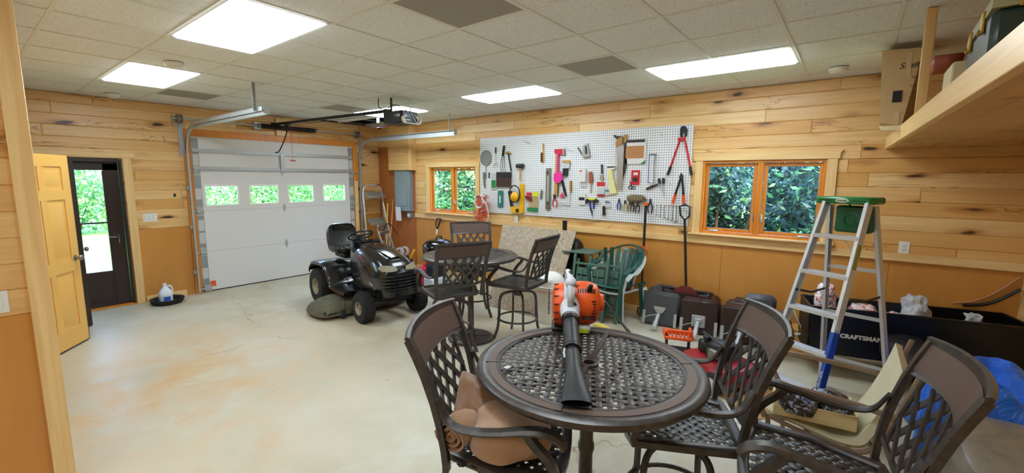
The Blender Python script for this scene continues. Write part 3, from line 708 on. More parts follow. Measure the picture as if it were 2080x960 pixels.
def weave(mb, inside, ext, s, ang, z, w=.034, t=.005):
    ca, sa = math.cos(ang), math.sin(ang); n = int(ext/s)+1
    for i in range(-n, n+1):
        for j in range(-n, n+1):
            u, v = i*s, j*s; x, y = u*ca-v*sa, u*sa+v*ca
            if not inside(x, y): continue
            d = (i+j) % 2
            for k, (lu, lv) in enumerate(((s*1.02, w), (w, s*1.02))):
                over = (k == d); zz = z + (t*.45 if over else -t*.45)
                lu2, lv2 = lu, lv
                if over: lu2, lv2 = (s*1.16, w) if k == 0 else (w, s*1.16)
                a, b = lu2/2, lv2/2; tt = t/2; bz = .003 if over else 0
                pts = [(-a, -b), (a, -b), (a, b), (-a, b)]
                mx = [(x+p*ca-q*sa, y+p*sa+q*ca) for p, q in pts]
                if over:
                    c_ = .0045; pin = [(-a+(c_*2 if k == 0 else c_), -b+(c_*2 if k == 1 else c_)), (a-(c_*2 if k == 0 else c_), -b+(c_*2 if k == 1 else c_)), (a-(c_*2 if k == 0 else c_), b-(c_*2 if k == 1 else c_)), (-a+(c_*2 if k == 0 else c_), b-(c_*2 if k == 1 else c_))]
                    mi_ = [(x+p*ca-q*sa, y+p*sa+q*ca) for p, q in pin]
                    vs = [(p[0], p[1], zz-tt) for p in mx] + [(p[0], p[1], zz) for p in mx] + [(p[0], p[1], zz+tt+.0012) for p in mi_]
                    fs = [(3, 2, 1, 0), (8, 9, 10, 11)] + [(i_, (i_+1) % 4, (i_+1) % 4+4, i_+4) for i_ in range(4)] + [(i_+4, (i_+1) % 4+4, (i_+1) % 4+8, i_+8) for i_ in range(4)]
                else:
                    vs = [(p[0], p[1], zz-tt) for p in mx] + [(p[0], p[1], zz+tt) for p in mx]
                    fs = [(3, 2, 1, 0), (4, 5, 6, 7)] + [(i_, (i_+1) % 4, (i_+1) % 4+4, i_+4) for i_ in range(4)]
                mb.add(vs, fs)
def make_table(label, x, y, ztop, rad=.535, rz=0):
    t = thing('patio_table', label, 'table', (x, y, 0), rz, 'round cast bar tables')
    ri = rad*.80; z = ztop-.012; wv = MB()
    weave(wv, lambda a, b: math.hypot(a, b) < ri+.01 and math.hypot(a, b) > .045, ri, .0415, R(28), z, .0240, .0022)
    wv.build('woven_top', M_cast, t, fix=False)
    rm = MB(); rm.lathe([(ri-.006, ztop-.022), (ri-.006, ztop-.005), (ri+.002, ztop-.001), (ri+.008, ztop-.004), (rad-.05, ztop-.004), (rad-.042, ztop), (rad-.02, ztop-.001), (rad-.004, ztop-.01), (rad, ztop-.024), (rad-.008, ztop-.038), (rad-.03, ztop-.034), (rad-.04, ztop-.022), (ri-.006, ztop-.022)], 96)
    rm.build('rim', M_cast, t)
    MB().lathe([(ri+.014, ztop-.0038), (ri+.014, ztop-.0022), (rad-.056, ztop-.0022), (rad-.056, ztop-.0038), (ri+.014, ztop-.0038)], 96).build('ribbed_band', M_rib, t)
    sp = MB()
    for a in (R(14.3), R(194.3)): sp.bar((math.cos(a)*.05, math.sin(a)*.05, ztop-.005), (math.cos(a)*(rad-.05), math.sin(a)*(rad-.05), ztop-.004), .024, .011)
    for a in (R(-52.6), R(127.4)): sp.bar((math.cos(a)*ri, math.sin(a)*ri, ztop-.006), (math.cos(a)*(rad-.045), math.sin(a)*(rad-.045), ztop-.005), .008, .011)
    sp.build('spoke', M_cast, t)
    MB().lathe([(.026, ztop-.03), (.026, ztop), (.034, ztop+.003), (.046, ztop), (.048, ztop-.018), (.026, ztop-.03)], 32).build('parasol_hole_ring', M_cast, t)
    br = MB()
    for k in range(4):
        a = R(65+90*k); c, s_ = math.cos(a), math.sin(a)
        br.sweep(smoothpath([(c*.03, s_*.03, ztop-.30), (c*.10, s_*.10, ztop-.16), (c*.22, s_*.22, ztop-.06), (c*.40, s_*.40, ztop-.03)], 4), [(-.009, -.016), (.009, -.016), (.009, .016), (-.009, .016)])
    br.build('bracket', M_cast, t)
    MB().lathe([(.062, .0), (.062, .03), (.055, .05), (.048, .10), (.036, .13), (.033, .50), (.040, .52), (.040, .545), (.033, .565), (.033, ztop-.30), (.042, ztop-.28), (.042, ztop-.02), (0, ztop-.02)], 24).build('pedestal', M_cast, t)
    b = MB(); b.lathe([(.255, 0), (.262, .012), (.255, .028), (.22, .036), (.215, .030)], 48); b.lathe([(.0, .05), (.08, .05), (.085, .03), (.0, .03)], 32)
    weave(b, lambda a, c: .07 < math.hypot(a, c) < .225, .23, .036, R(20), .028, .028)
    for k in range(4):
        a = R(45+90*k); b.bar((0, 0, .033), (math.cos(a)*.23, math.sin(a)*.23, .03), .02, .012)
    b.build('base', M_cast, t, fix=False); return t
TZ = .96
tbl = make_table('bronze woven-top round bar table in the foreground holding the leaf blower', 1.80, .935, TZ)
make_table('bronze round bar table farther back among three chairs', 3.535, 3.345, .98)

def BK(u, v):
    """back surface: u -1..1 across, v 0 (seat) .. 1 (top)"""
    hw = .245 + .03*v; y = -.235 - .03*v - .115*v*v - .05*(1-u*u)*min(1, v*1.6)
    return Vector((u*hw, y, .655 + .545*v))
def make_chair(label):
    t = thing('bar_chair', label, 'chair', (0, 0, 0), 0, 'bronze swivel bar chairs around the two tables')
    sz = .665
    # seat frame: trapezoid rim
    co = [(-.25, -.245), (.25, -.245), (.262, .215), (-.262, .215)]
    fr = MB(); sec = [(-.022, -.028), (.022, -.028), (.024, .004), (.014, .010), (-.014, .008), (-.022, 0)]
    pts = smoothpath([(-.25, -.245, sz), (0, -.25, sz), (.25, -.245, sz)], 3)[:-1] + [(.258, -.01, sz)] + smoothpath([(.262, .215, sz), (.12, .237, sz-.006), (0, .243, sz-.008), (-.12, .237, sz-.006), (-.262, .215, sz)], 2)[:-1] + [(-.262, .215, sz), (-.258, -.01, sz)]
    fr.sweep(pts, sec, closed=True); fr.build('seat_frame', M_cast, t)
    ws = MB(); weave(ws, lambda a, b: abs(a) < .248 and -.232 < b < .225, .26, .0405, R(45), sz-.010, .0265, .0022); ws.build('woven_seat', M_cast, t, fix=False)
    # posts
    for s in (-1, 1):
        p = MB(); path = [BK(s, v) for v in (0, .12, .3, .5, .7, .85, .98)]; path = [Vector((path[0].x, path[0].y, .625))] + path
        p.sweep(path, [(-.017, -.013), (.017, -.013), (.017, .013), (-.017, .013)], up=(0, 1, 0)); p.build('post', M_cast, t)
    # curved top rail with raised border and woven panel
    tr = MB(); nu = 28; rings = []
    for i in range(nu+1):
        u = -1.06 + 2.12*i/nu; lift = .012*(1-u*u)
        a = BK(u, .72 + .02*(1-u*u)); b = BK(u, 1.0); b.z += lift; d = Vector((0, -.006, 0)); e = Vector((0, .018, 0))
        fw_ = Vector((0, 1, .25)).normalized()
        m1 = a.lerp(b, .12); m2 = a.lerp(b, .88)
        rings.append([a-fw_*.011, m1-fw_*.006, m2-fw_*.006, b-fw_*.012, b+Vector((0, 0, .008)), b+fw_*.013, m2+fw_*.006, m1+fw_*.006, a+fw_*.011, a-Vector((0, 0, .005))])
    tr.loft(rings); tr.build('top_rail', M_cast, t, angle=50)
    pn = MB()
    for sg in (-1, 1):
        def fnp(p, q, sg=sg):
            u = -.93 + 1.86*p; a = BK(u, .76); b = BK(u, .965); c = a.lerp(b, q) + Vector((0, 1, .25)).normalized()*sg*.0098; return tuple(c)
        pn.grid(fnp, 28, 3)
    pn.build('rail_panel', M_rib, t, fix=False)
    # lattice
    lt = MB(); sec2 = [(-.0125, -.0045), (.0125, -.0045), (.0125, .0045), (-.0125, .0045)]
    def SB(u, v, o=0): q = BK(u, v); return Vector((q.x, q.y+o, q.z))
    def strip(u0, v0, u1, v1, o=0, k=6, bend=0):
        pts = []
        for i in range(k+1):
            q = i/k; u = u0+(u1-u0)*q; v = v0+(v1-v0)*q; u += bend*math.sin(math.pi*q); pts.append(SB(u, v, o))
        lt.sweep(pts, sec2, up=(0, 1, .15))
    U, V0, V1 = .70, .20, .73
    def vb(u): return V0 - .0 - .05*(1-(u/U)**2) + .03
    n = 4
    for k in range(-n+1, n):
        # diagonals u - s*t
        for sg in (-1, 1):
            pts = []
            for i in range(15):
                q = i/14; v = V0-.02+(V1-V0+.02)*q; u = k*(2*U/n) + sg*((q-.5)*2*U*.62)
                if abs(u) <= U+.001 and v >= vb(u)-.01: pts.append(SB(u, v, .004*sg))
            if len(pts) > 2: lt.sweep(pts, sec2, up=(0, 1, .15))
    strip(-U, V0, -U, V1); strip(U, V0, U, V1)
    lt.build('lattice', M_cast, t)
    bb = MB(); pts = [SB(-1+2*i/14, .22 - .06*math.sin(math.pi*i/14)) for i in range(15)]; bb.sweep(pts, [(-.013, -.006), (.013, -.006), (.013, .006), (-.013, .006)], up=(0, 1, .15)); bb.build('lower_rail', M_cast, t)
    for s in (-1, 1):
        a = MB(); q = BK(s, .42)
        path = smoothpath([(q.x, q.y+.005, q.z+.06), (s*.272, q.y+.05, .862), (s*.285, -.14, .838), (s*.292, -.02, .846), (s*.295, .10, .868), (s*.298, .17, .872), (s*.30, .225, .852), (s*.30, .25, .822)], 5)
        n_ = len(path); a.sweep(path, [(-.019, -.010), (.019, -.010), (.024, .0), (.016, .011), (-.016, .011), (-.024, 0)], scale=[.75+.45*min(1, i/(n_*.7)) for i in range(n_)], smooth=True)
        a.build('armrest', M_cast, t)
        b = MB(); path = smoothpath([(s*.262, .205, .645), (s*.285, .215, .70), (s*.292, .185, .76), (s*.292, .13, .82), (s*.293, .10, .866)], 5)
        b.sweep(path, [(-.014, -.02), (.014, -.02), (.014, .02), (-.014, .02)], up=(1, 0, 0)); b.build('arm_support', M_cast, t)
    sw = MB(); sw.box((0, 0, .634), (.26, .26, .014), .003); sw.lathe([(.03, .575), (.05, .58), (.05, .592), (.028, .60), (.028, .632)], 20); sw.lathe([(.04, .50), (.045, .52), (.04, .572), (.02, .578)], 20)
    for s in (-1, 1): sw.box((s*.10, 0, .644), (.03, .42, .012))
    sw.build('swivel', M_cast, t)
    for k in range(4):
        a_ = R(45+90*k); c, s_ = math.cos(a_), math.sin(a_); l = MB()
        path = smoothpath([(c*.02, s_*.02, .545), (c*.11, s_*.11, .545), (c*.185, s_*.185, .52), (c*.215, s_*.215, .44), (c*.222, s_*.222, .27), (c*.24, s_*.24, .12), (c*.285, s_*.285, .006)], 4)
        l.sweep(path, [(-.014, -.010), (.014, -.010), (.014, .010), (-.014, .010)], up=(-s_, c, 0)); l.ball((c*.285, s_*.285, .012), .015, 8, (1, 1, .8)); l.build('leg', M_cast, t)
    rg = MB(); rg.tube([(.225*math.cos(R(10*i)), .225*math.sin(R(10*i)), .235) for i in range(36)], .012, 8, closed=True)
    for k in range(4): a_ = R(45+90*k); rg.ball((.228*math.cos(a_), .228*math.sin(a_), .235), .02, 8)
    rg.build('foot_ring', M_cast, t); return t
chs = [(3.904, 2.952, 7.5, 'bronze bar chair turned side-on between the far table and the speckled board'),
       (3.173, 3.281, -23.3, 'bronze bar chair with its back to us in front of the far table'),
       (4.22, 3.93, 140, 'bronze bar chair behind the far table, only its back showing'),
       (1.481, 1.141, -152.3, 'bronze lattice bar chair left of the blower table, tan towels on its seat'),
       (2.121, .616, 25.7, 'bronze bar chair right of the blower table, back to the ladder'),
       (2.044, .046, 7.0, 'bronze lattice bar chair at the bottom right corner, nearest the blue tarp')]
ch0 = make_chair(chs[0][3]); ch0.location = (chs[0][0], chs[0][1], 0); ch0.rotation_euler = (0, 0, R(chs[0][2]))
for x, y, a, l in chs[1:]: dup(ch0, l, (x, y, 0), R(a))

# ------------------------------------------------------------------ leaf blower on the near table
M_lgrey = mat('light_grey_plastic', 'C9CDD3', .4, 0, .05); M_tb = mat('scuffed_black_tube', '1F2024', .42, 0, .4, 30)
def blower():
    # local: +Y from nozzle to engine, nozzle tip at the origin end
    a = Vector((1.385, .765)); e = Vector((2.32, 1.36)); d = (e-a); ang = math.atan2(d.y, d.x) - R(90)
    t = thing('leaf_blower', 'orange and grey petrol leaf blower with long black tube lying across the foreground table', 'leaf blower', (a.x, a.y, TZ), ang)
    L = d.length; nz = MB(); rings = []; N = 20
    prof = [(0, .060, .014, .018), (.02, .060, .018, .020), (.12, .049, .027, .030), (.24, .036, .035, .038), (.36, .035, .037, .044), (.44, .036, .038, .05)]
    for y, rx, rz_, zc in prof: rings.append([(rx*math.cos(2*math.pi*q/N), y, zc+.004+rz_*math.sin(2*math.pi*q/N)) for q in range(N)])
    nz.loft(rings, cap=False); ri = [[(p[0]*.93, p[1], (p[2]-prof[i][3]-.004)*.9+prof[i][3]+.004) for p in r] for i, r in enumerate(rings)]; nz.loft(ri[:3], cap=False)
    nz.add(rings[0]+ri[0], [(q, (q+1) % N, (q+1) % N+N, q+N) for q in range(N)])
    nz.build('nozzle', M_tb, t, fix=False)
    tb = MB(); pts = [(0, .42, .058), (0, .60, .085), (0, .74, .115)]; tb.tube(pts, [.041, .041, .041], 24)
    for y, z, r in ((.43, .06, .0435), (.455, .063, .0425), (.70, .106, .047), (.735, .113, .049)): tb.tube([(0, y-.008, z-.001), (0, y+.008, z+.002)], r, 24)
    tb.build('blower_tube', M_tb, t)
    MB().tube([(-.036, .37, .045), (-.04, .39, .06), (-.036, .41, .075)], .005, 6).build('latch_pin', M_lgrey, t)
    el = MB(); el.tube(smoothpath([(0, .73, .112), (0, .80, .135), (-.005, .88, .16)], 3), [.048, .05, .052, .055, .06, .068, .075], 20); el.build('elbow', M_lgrey, t)
    fan = MB(); fan.lathe([(.0, -.10), (.07, -.098), (.115, -.085), (.125, -.06), (.125, -.035), (.0, -.035)], 32, (0, .93, .14), 'x'); fan.build('fan_housing_cover', M_orange, t)
    sl = MB()
    for k in range(5):
        for q in range(3): sl.box((-.118+.0, .93-.06+q*.05, .10+k*.028), (.012, .022, .006), .002)
    for k in range(7): a_ = R(100+k*22); sl.box((-.075, .93+.122*math.cos(a_)*-1*-1, .14+.122*math.sin(a_)), (.030, .007, .007), .002, rot=(a_, 0, 0))
    sl.build('cooling_slots', M_black, t)
    MB().lathe([(.0, -.036), (.128, -.034), (.13, .0), (.122, .03), (.0, .032)], 32, (0, .93, .14), 'x').build('fan_housing', M_lgrey, t)
    en = MB(); en.loft([[(.03+x0, .93+s*.10*math.cos(a__), .15+k*.115*math.sin(a__)) for a__ in [2*math.pi*q/20 for q in range(20)]] for x0, s, k in ((0, 1.05, 1.05), (.03, 1.12, 1.12), (.09, 1.1, 1.08), (.125, .95, .95), (.14, .7, .7))]); en.build('engine_shroud', M_orange, t)
    rb = MB()
    for k in range(7): rb.box((.105, .835, .085+k*.017), (.075, .02, .007), .002)
    for k in range(8): rb.box((.045+k*.013, .86, .235), (.006, .035, .025), .002, rot=(R(-35), 0, 0))
    rb.build('shroud_slots', M_black, t)
    MB().lathe([(.0, .135), (.055, .137), (.06, .16), (.05, .185), (.02, .19), (0, .19)], 20, (.01, .94, .15), 'x').build('starter_cover', M_orange, t)
    MB().tube([(.10, .86, .23), (.11, .85, .26), (.12, .845, .28)], [.012, .014, .01], 10).build('choke_knob', M_black, t)
    hd = MB(); hd.sweep(smoothpath([(-.01, 1.00, .25), (-.012, .98, .30), (-.01, .90, .325), (-.005, .82, .315), (0, .775, .27), (.0, .765, .215), (0, .80, .17)], 5), [(-.024, -.016), (.024, -.016), (.028, .0), (.02, .016), (-.02, .016), (-.028, 0)], smooth=True, up=(1, 0, 0)); hd.build('handle', M_lgrey, t)
    MB().ball((.0, .79, .30), .032, 12, (1, 1.15, 1.1)).build('handle_grip', M_lgrey, t)
    MB().tube([(0, .83, .335), (0, .845, .352)], [.014, .011], 10).build('throttle_knob', M_black, t)
    MB().box((.034, .80, .285), (.02, .03, .022), .006).build('stop_switch', M_orange, t)
    cb = MB(); cb.tube(smoothpath([(.0, .76, .21), (.03, .78, .18), (.03, .83, .15), (.06, .88, .2)], 4), .006, 6); cb.build('throttle_cable', M_black, t)
    ft = MB(); ft.box((.08, .86, .022), (.075, .09, .044), .012); ft.build('fuel_tank', mat('translucent_tank', 'B9BEB4', .35, 0, .1), t)
    MB().box((.08, .814, .02), (.05, .002, .02)).build('tank_label', mat('lime_label', 'C7E32B', .5), t)
    bs = MB(); bs.box((-.03, .93, .01), (.14, .16, .02), .006); bs.box((-.03, .93, .03), (.10, .06, .03), .006); bs.build('base_foot', M_black, t)
    hn = MB().prism([(-.009, .0), (.009, 0), (.0, .018)], .0, .001, 'xy'); hn.v = [(p[0], p[1]+.05, p[2]+.0445-.0) for p in hn.v]; hn.build('hang_hole', M_blackgl, t)
    return t
blower()
k = MB().box((0, 0, .004), (.035, .028, .008), .002); k2 = k.build('metal_tag', M_steel, loc=(1.50, 1.19, TZ)); tag(k2, 'small square metal piece lying on the foreground table left of the blower tube', 'metal piece')

# ------------------------------------------------------------------ towels on the left chair
def cloth_mat(name, a, b):
    s = NT(name); v = s.coord(); f = s.noise(v, 220, 3, .7); g = s.noise(v, 9, 3); s.P(col=s.mix(g, C8(a), C8(b)), rough=.95, sheen=.6); s.bump(f, 1.0, .008); return s.m
M_tow = cloth_mat('tan_terry', 'C79A72', 'B3845C'); M_tow2 = cloth_mat('brown_terry', 'A87850', '8C6240')
def lump(fn_r, c, sx, sy, sz, nu=32, nv=18, seed=1, amp=.12, fr=2.3, flat=True):
    rr = random.Random(seed); ph = [(rr.uniform(0, 6.28), rr.uniform(0, 6.28), rr.uniform(1, fr), rr.uniform(1, fr)) for _ in range(6)]
    m = MB()
    def f(p, q):
        a = p*2*math.pi; b = (q-.5)*math.pi; r = 1
        for i, (p1, p2, f1, f2) in enumerate(ph): r += amp/(1+i*.5)*math.sin(round(f1*2)*a+p1)*math.cos(f2*3*b+p2)*math.cos(b)
        x, y, z = math.cos(b)*math.cos(a), math.cos(b)*math.sin(a), math.sin(b)
        ex = lambda t_: math.copysign(abs(t_)**.7, t_)
        z2 = ex(z)*r; z2 = max(z2, -.85) if flat else z2
        return (c[0]+ex(x)*sx*r, c[1]+ex(y)*sy*r, c[2]+z2*sz)
    m.grid(f, nu, nv); return m
def cl(x, y, z): # chair-local to world for the left chair
    a = R(-152.3); return (1.481+x*math.cos(a)-y*math.sin(a), 1.141+x*math.sin(a)+y*math.cos(a), z)
big = lump(None, (0, 0, .09), .185, .16, .095, seed=18, amp=.03, nu=90, nv=56); crumple(big, (0, 0, .05), .030, 7, seed=3); o = big.build('folded_bath_towel', M_tow, loc=cl(.09, .0, .675), fix=True); o.rotation_euler = (0, 0, R(-140)); tag(o, 'large tan towel bundle filling the seat of the chair left of the blower table', 'towel', 'towels on the left chair')
md = lump(None, (0, 0, .085), .08, .10, .088, seed=9, amp=.06, nu=70, nv=44); crumple(md, (0, 0, .05), .028, 11, seed=5); o = md.build('crumpled_towel', M_tow, loc=cl(-.02, -.07, .70)); o.rotation_euler = (0, 0, R(-120)); tag(o, 'crumpled towel at the far side of the heap, under the table edge', 'towel', 'towels on the left chair')
rl = MB(); pts = []
for i in range(46):
    a = i*.42; r_ = .008+.0015*i; pts.append((r_*math.cos(a), r_*math.sin(a)))
pts2 = [(p[0]*.94, p[1]*.94) for p in pts]
for w0 in (0,):
    vs = [(0-.10, p[0], p[1]) for p in pts] + [(.10, p[0], p[1]) for p in pts]; n_ = len(pts); rl.add(vs, [(i, i+1, i+1+n_, i+n_) for i in range(n_-1)], True)
o = rl.build('rolled_towel', M_tow, loc=cl(.165, -.185, .80), fix=False, thick=.006); o.rotation_euler = (0, R(-8), R(10)); tag(o, 'tan towel rolled into a spiral against the chair back', 'towel', 'towels on the left chair')
dr = MB()
def fdr(p, q):
    x = -.09+.30*p; y = -.225+.24*q; z = .925 - .30*abs(p-.42)**1.5 - .10*q**1.4 + .022*(1-2*abs(mnoise.noise(Vector((p*3.2, q*2.6, 1.7))))) + .010*mnoise.noise(Vector((p*8, q*7, 4))) + .02*math.exp(-((p-.42)**2+(q-.1)**2)*12)
    w_ = cl(x, y, z); z = min(z, .91) if math.hypot(w_[0]-1.80, w_[1]-.935) < .56 else z
    return cl(x, y, z)
dr.grid(fdr, 70, 50); o = dr.build('draped_towel', M_tow2, fix=False, thick=.014); tag(o, 'darker brown towel draped over the top of the heap', 'towel', 'towels on the left chair')

# ------------------------------------------------------------------ garden tractor
def wheel(name, t, x, y, r, w, rim, side, rr):
    o = MB(); N = 40; prof = [(rr, -w/2+.01), (r*.80, -w/2), (r*.93, -w*.46), (r*.985, -w*.33), (r, 0), (r*.985, w*.33), (r*.93, w*.46), (r*.80, w/2), (rr, w/2-.01), (rr, -w/2+.01)]
    o.lathe(prof, N, (0, 0, 0), 'x')
    for k in range(26):
        a = 2*math.pi*k/26
        for s in (-1, 1): o.box((s*w*.22, math.cos(a+s*.06)*r*.99, math.sin(a+s*.06)*r*.99), (w*.36, r*.13, .012), .003, rot=(a+R(90), 0, 0))
        o.box((0, math.cos(a+.12)*r, math.sin(a+.12)*r), (w*.14, r*.08, .01), .002, rot=(a+.12+R(90), 0, 0))
    tt = o.build(name, M_rubber, t, loc=(x, y, r))
    k = MB(); s = side; k.lathe([(0, s*w*.10), (rr*.35, s*w*.12), (rr*.5, s*w*.22), (rr*.8, s*w*.26), (rr*.92, s*w*.44), (rr*1.02, s*w*.47), (rr*1.02, s*w*.40), (rr*.95, 0), (0, 0)], 28, (0, 0, 0), 'x')
    k.lathe([(0, s*w*.42), (rr*.22, s*w*.40), (rr*.26, s*w*.1), (0, s*w*.1)], 16, (0, 0, 0), 'x')
    for q in range(5): a = 2*math.pi*q/5; k.lathe([(0, s*w*.20), (.012, s*w*.19), (.012, s*w*.1), (0, s*w*.1)], 8, (0, math.cos(a)*rr*.42, math.sin(a)*rr*.42), 'x')
    k.build('rim', rim, tt)
def tractor():
    t = thing('riding_mower', 'black riding lawn mower with high-backed seat parked before the garage door', 'riding mower', (3.475, 4.735, 0), R(172.5))
    # local: +Y forward, origin under the front axle, x right of the driver
    M_rim = mat('dusty_wheel_rim', 'A39C86', .55, .3, .2); M_deck = mat('grassy_deck', '66634E', .75, 0, .5, 14); M_seat = mat('black_vinyl', '0E0E10', .3, 0, .1, coat=.2); M_body = mat('tractor_black', '111116', .2, 0, .08, 4, coat=.5)
    wheel('front_wheel', t, -.385, 0, .19, .16, M_rim, -1, .085); wheel('front_wheel', t, .385, 0, .19, .16, M_rim, 1, .085)
    wheel('rear_wheel', t, -.39, -1.27, .255, .24, M_rim, -1, .115); wheel('rear_wheel', t, .39, -1.27, .255, .24, M_rim, 1, .115)
    ax = MB(); ax.box((0, 0, .21), (.62, .05, .05), .01); ax.tube([(-.36, 0, .19), (.36, 0, .19)], .02, 8)
    for s in (-1, 1): ax.box((s*.30, 0, .22), (.04, .06, .12), .01)
    ax.tube([(-.36, -1.27, .255), (.36, -1.27, .255)], .03, 10); ax.box((0, -1.2, .28), (.30, .34, .22), .02); ax.build('axle', M_black, t)
    fr = MB()
    for s in (-1, 1): fr.box((s*.15, -.6, .32), (.04, 1.5, .09), .006)
    fr.box((0, .12, .33), (.40, .06, .12), .01); fr.box((0, -.30, .36), (.34, .5, .10), .01); fr.build('chassis', M_black, t)
    # hood
    def ring(y, hw, zb, zt, cr):
        pts = []; n = 28
        for i in range(n+1):
            a = math.pi*i/n; c, s = math.cos(a), math.sin(a); k = .55
            pts.append((hw*math.copysign(abs(c)**k, c), y, zb+(zt-zb)*(s**cr)))
        pts.append((-hw*.98, y, zb)); return pts
    hd = MB(); hd.loft([ring(-.62, .235, .46, .885, .55), ring(-.50, .25, .43, .915, .5), ring(-.30, .26, .41, .905, .5), ring(-.05, .262, .40, .865, .48), ring(.12, .258, .39, .81, .45), ring(.22, .25, .385, .745, .45), ring(.275, .235, .385, .67, .45)]); hd.build('hood', M_body, t, angle=60)
    rd = MB(); rd.loft([[(x*w_, y, z+(1-x*x)*.012) for x in (-1, -.5, 0, .5, 1)]+[(w_, y, z-.03), (-w_, y, z-.03)] for y, w_, z in ((-.5, .13, .918), (-.2, .12, .898), (.05, .10, .855), (.16, .07, .81))]); rd.build('hood_ridge', M_body, t)
    gl_ = MB(); gl_.loft([[(-.215, y, z0), (-.19, y+.03, z0), (0, y+.045, z0), (.19, y+.03, z0), (.215, y, z0), (.215, y, z1), (.19, y+.03, z1), (0, y+.045, z1), (-.19, y+.03, z1), (-.215, y, z1)] for y, z0, z1 in ((.18, .37, .64), (.255, .38, .63))]); gl_.build('grille', M_black, t)
    for k in range(5):
        b = MB(); z = .44+k*.041; b.sweep(smoothpath([(-.25, .19, z), (-.22, .285, z), (-.10, .318, z-.004), (.10, .318, z-.004), (.22, .285, z), (.25, .19, z)], 4), [(-.014, -.011), (.014, -.011), (.014, .011), (-.014, .011)], smooth=True); b.build('grille_bar', M_body, t)
    bp = MB(); bp.sweep(smoothpath([(-.235, .05, .40), (-.235, .24, .395), (-.16, .325, .385), (.16, .325, .385), (.235, .24, .395), (.235, .05, .40)], 5), [(-.02, -.038), (.02, -.038), (.02, .038), (-.02, .038)]); bp.build('bumper', M_body, t)
    M_lamp = mat('clear_lens', 'A39F8C', .1, 0, .2, 30, coat=.8)
    for s in (-1, 1):
        l = MB(); l.loft([[(s*x, y0+.0, z) for x, y0, z in ((.06, .285, .665), (.15, .285, .66), (.235, .235, .668), (.25, .16, .69), (.235, .19, .735), (.15, .25, .725), (.07, .265, .705))], [(s*x, y0, z) for x, y0, z in ((.06, .30, .665), (.15, .31, .66), (.245, .25, .668), (.262, .16, .692), (.245, .195, .74), (.155, .265, .735), (.07, .28, .71))]]); l.build('headlight', M_lamp, t)
    em = MB().box((0, .325, .668), (.07, .004, .018), .002); em.build('badge', M_chrome, t)
    # side vents and decals
    for s in (-1, 1):
        v = MB()
        for k in range(4): v.box((s*.262, -.18+k*.0, .80-k*.03), (.006, .22-k*.02, .008), .002, rot=(R(-18), 0, 0))
        v.box((s*.262, -.16, .62), (.006, .20, .05), .002, rot=(R(-25), 0, 0)); v.build('side_vent', M_black, t)
        d = MB(); d.box((s*.2645, -.27, .765), (.003, .15, .014), rot=(R(-28), 0, 0)); d.build('side_stripe', M_red, t)
        d = MB(); d.box((s*.2640, -.02, .47), (.003, .10, .022), rot=(R(-15), 0, 0)); d.build('side_badge', M_chrome, t)
    ds = MB(); ds.loft([[(x*w_, y, z) for x, z in ((-1, z0), (-.9, z1), (.9, z1), (1, z0))] for y, w_, z0, z1 in ((-.78, .19, .52, .90), (-.70, .20, .48, .95), (-.62, .22, .46, .93))]); ds.build('dashboard', M_body, t)
    st = MB(); st.tube([(0, -.72, .90), (0, -.80, .985)], .022, 12); st.build('steering_column', M_black, t)
    sw = MB(); m_ = Euler((R(28), 0, 0)).to_matrix(); rim = [m_ @ Vector((.17*math.cos(R(12*i)), .17*math.sin(R(12*i)), 0)) + Vector((0, -.82, 1.0)) for i in range(30)]; sw.tube(rim, .014, 8, closed=True)
    for a in (20, 160, 270): sw.bar((0, -.82, .995), tuple(m_ @ Vector((.165*math.cos(R(a)), .165*math.sin(R(a)), 0)) + Vector((0, -.82, 1.0))), .045, .016)
    sw.lathe([(0, .015), (.05, .012), (.055, -.012), (0, -.012)], 16, (0, -.82, 1.0)); sw.build('steering_wheel', M_black, t)
    # fenders and footrests
    fd = MB()
    for s in (-1, 1):
        rings = []
        for y, z in smoothpath([(-1.55, .47, 0), (-1.53, .55, 0), (-1.42, .61, 0), (-1.20, .625, 0), (-1.02, .61, 0), (-.90, .48, 0), (-.80, .36, 0), (-.55, .335, 0), (-.35, .34, 0)], 3) and [(p[0], p[1]) for p in smoothpath([(-1.55, .47, 0), (-1.53, .55, 0), (-1.42, .61, 0), (-1.20, .625, 0), (-1.02, .61, 0), (-.90, .48, 0), (-.80, .36, 0), (-.55, .335, 0), (-.35, .34, 0)], 3)]:
            rings.append([(s*.14, y, z), (s*.43, y, z+.004), (s*.475, y, z-.012), (s*.485, y, z-.05), (s*.47, y, z-.05), (s*.46, y, z-.02), (s*.14, y, z-.02)])
        fd.loft(rings)
    fd.loft([[(-.2, y, z), (.2, y, z), (.2, y, z-.03), (-.2, y, z-.03)] for y, z in ((-1.54, .50), (-1.50, .57), (-1.38, .62), (-1.05, .62), (-.98, .5), (-.86, .46))]); fd.build('fender', M_body, t, angle=55)
    sb = MB(); sb.box((0, -1.22, .69), (.30, .34, .09), .02); sb.build('seat_mount', M_black, t)
    se = MB(); se.loft([[(x*hw, y, z+zz) for x, zz in ((-1, .0), (-.92, .055), (-.6, .035), (0, .022), (.6, .035), (.92, .055), (1, 0), (.9, -.045), (-.9, -.045))] for y, hw, z in ((-.98, .17, .76), (-1.0, .21, .78), (-1.12, .24, .775), (-1.28, .245, .765), (-1.40, .24, .775))]); se.build('seat', M_seat, t, angle=70)
    bk = MB(); bk.loft([[(x*hw, y0+zz, z) for x, zz in ((-1, -.0), (-.92, .045), (-.6, .03), (0, .02), (.6, .03), (.92, .045), (1, 0), (.88, -.05), (-.88, -.05))] for z, hw, y0 in ((.77, .235, -1.40), (.86, .24, -1.435), (.98, .235, -1.46), (1.06, .215, -1.475), (1.105, .17, -1.482), (1.12, .10, -1.485))]); bk.build('seat_back', M_seat, t, angle=70)
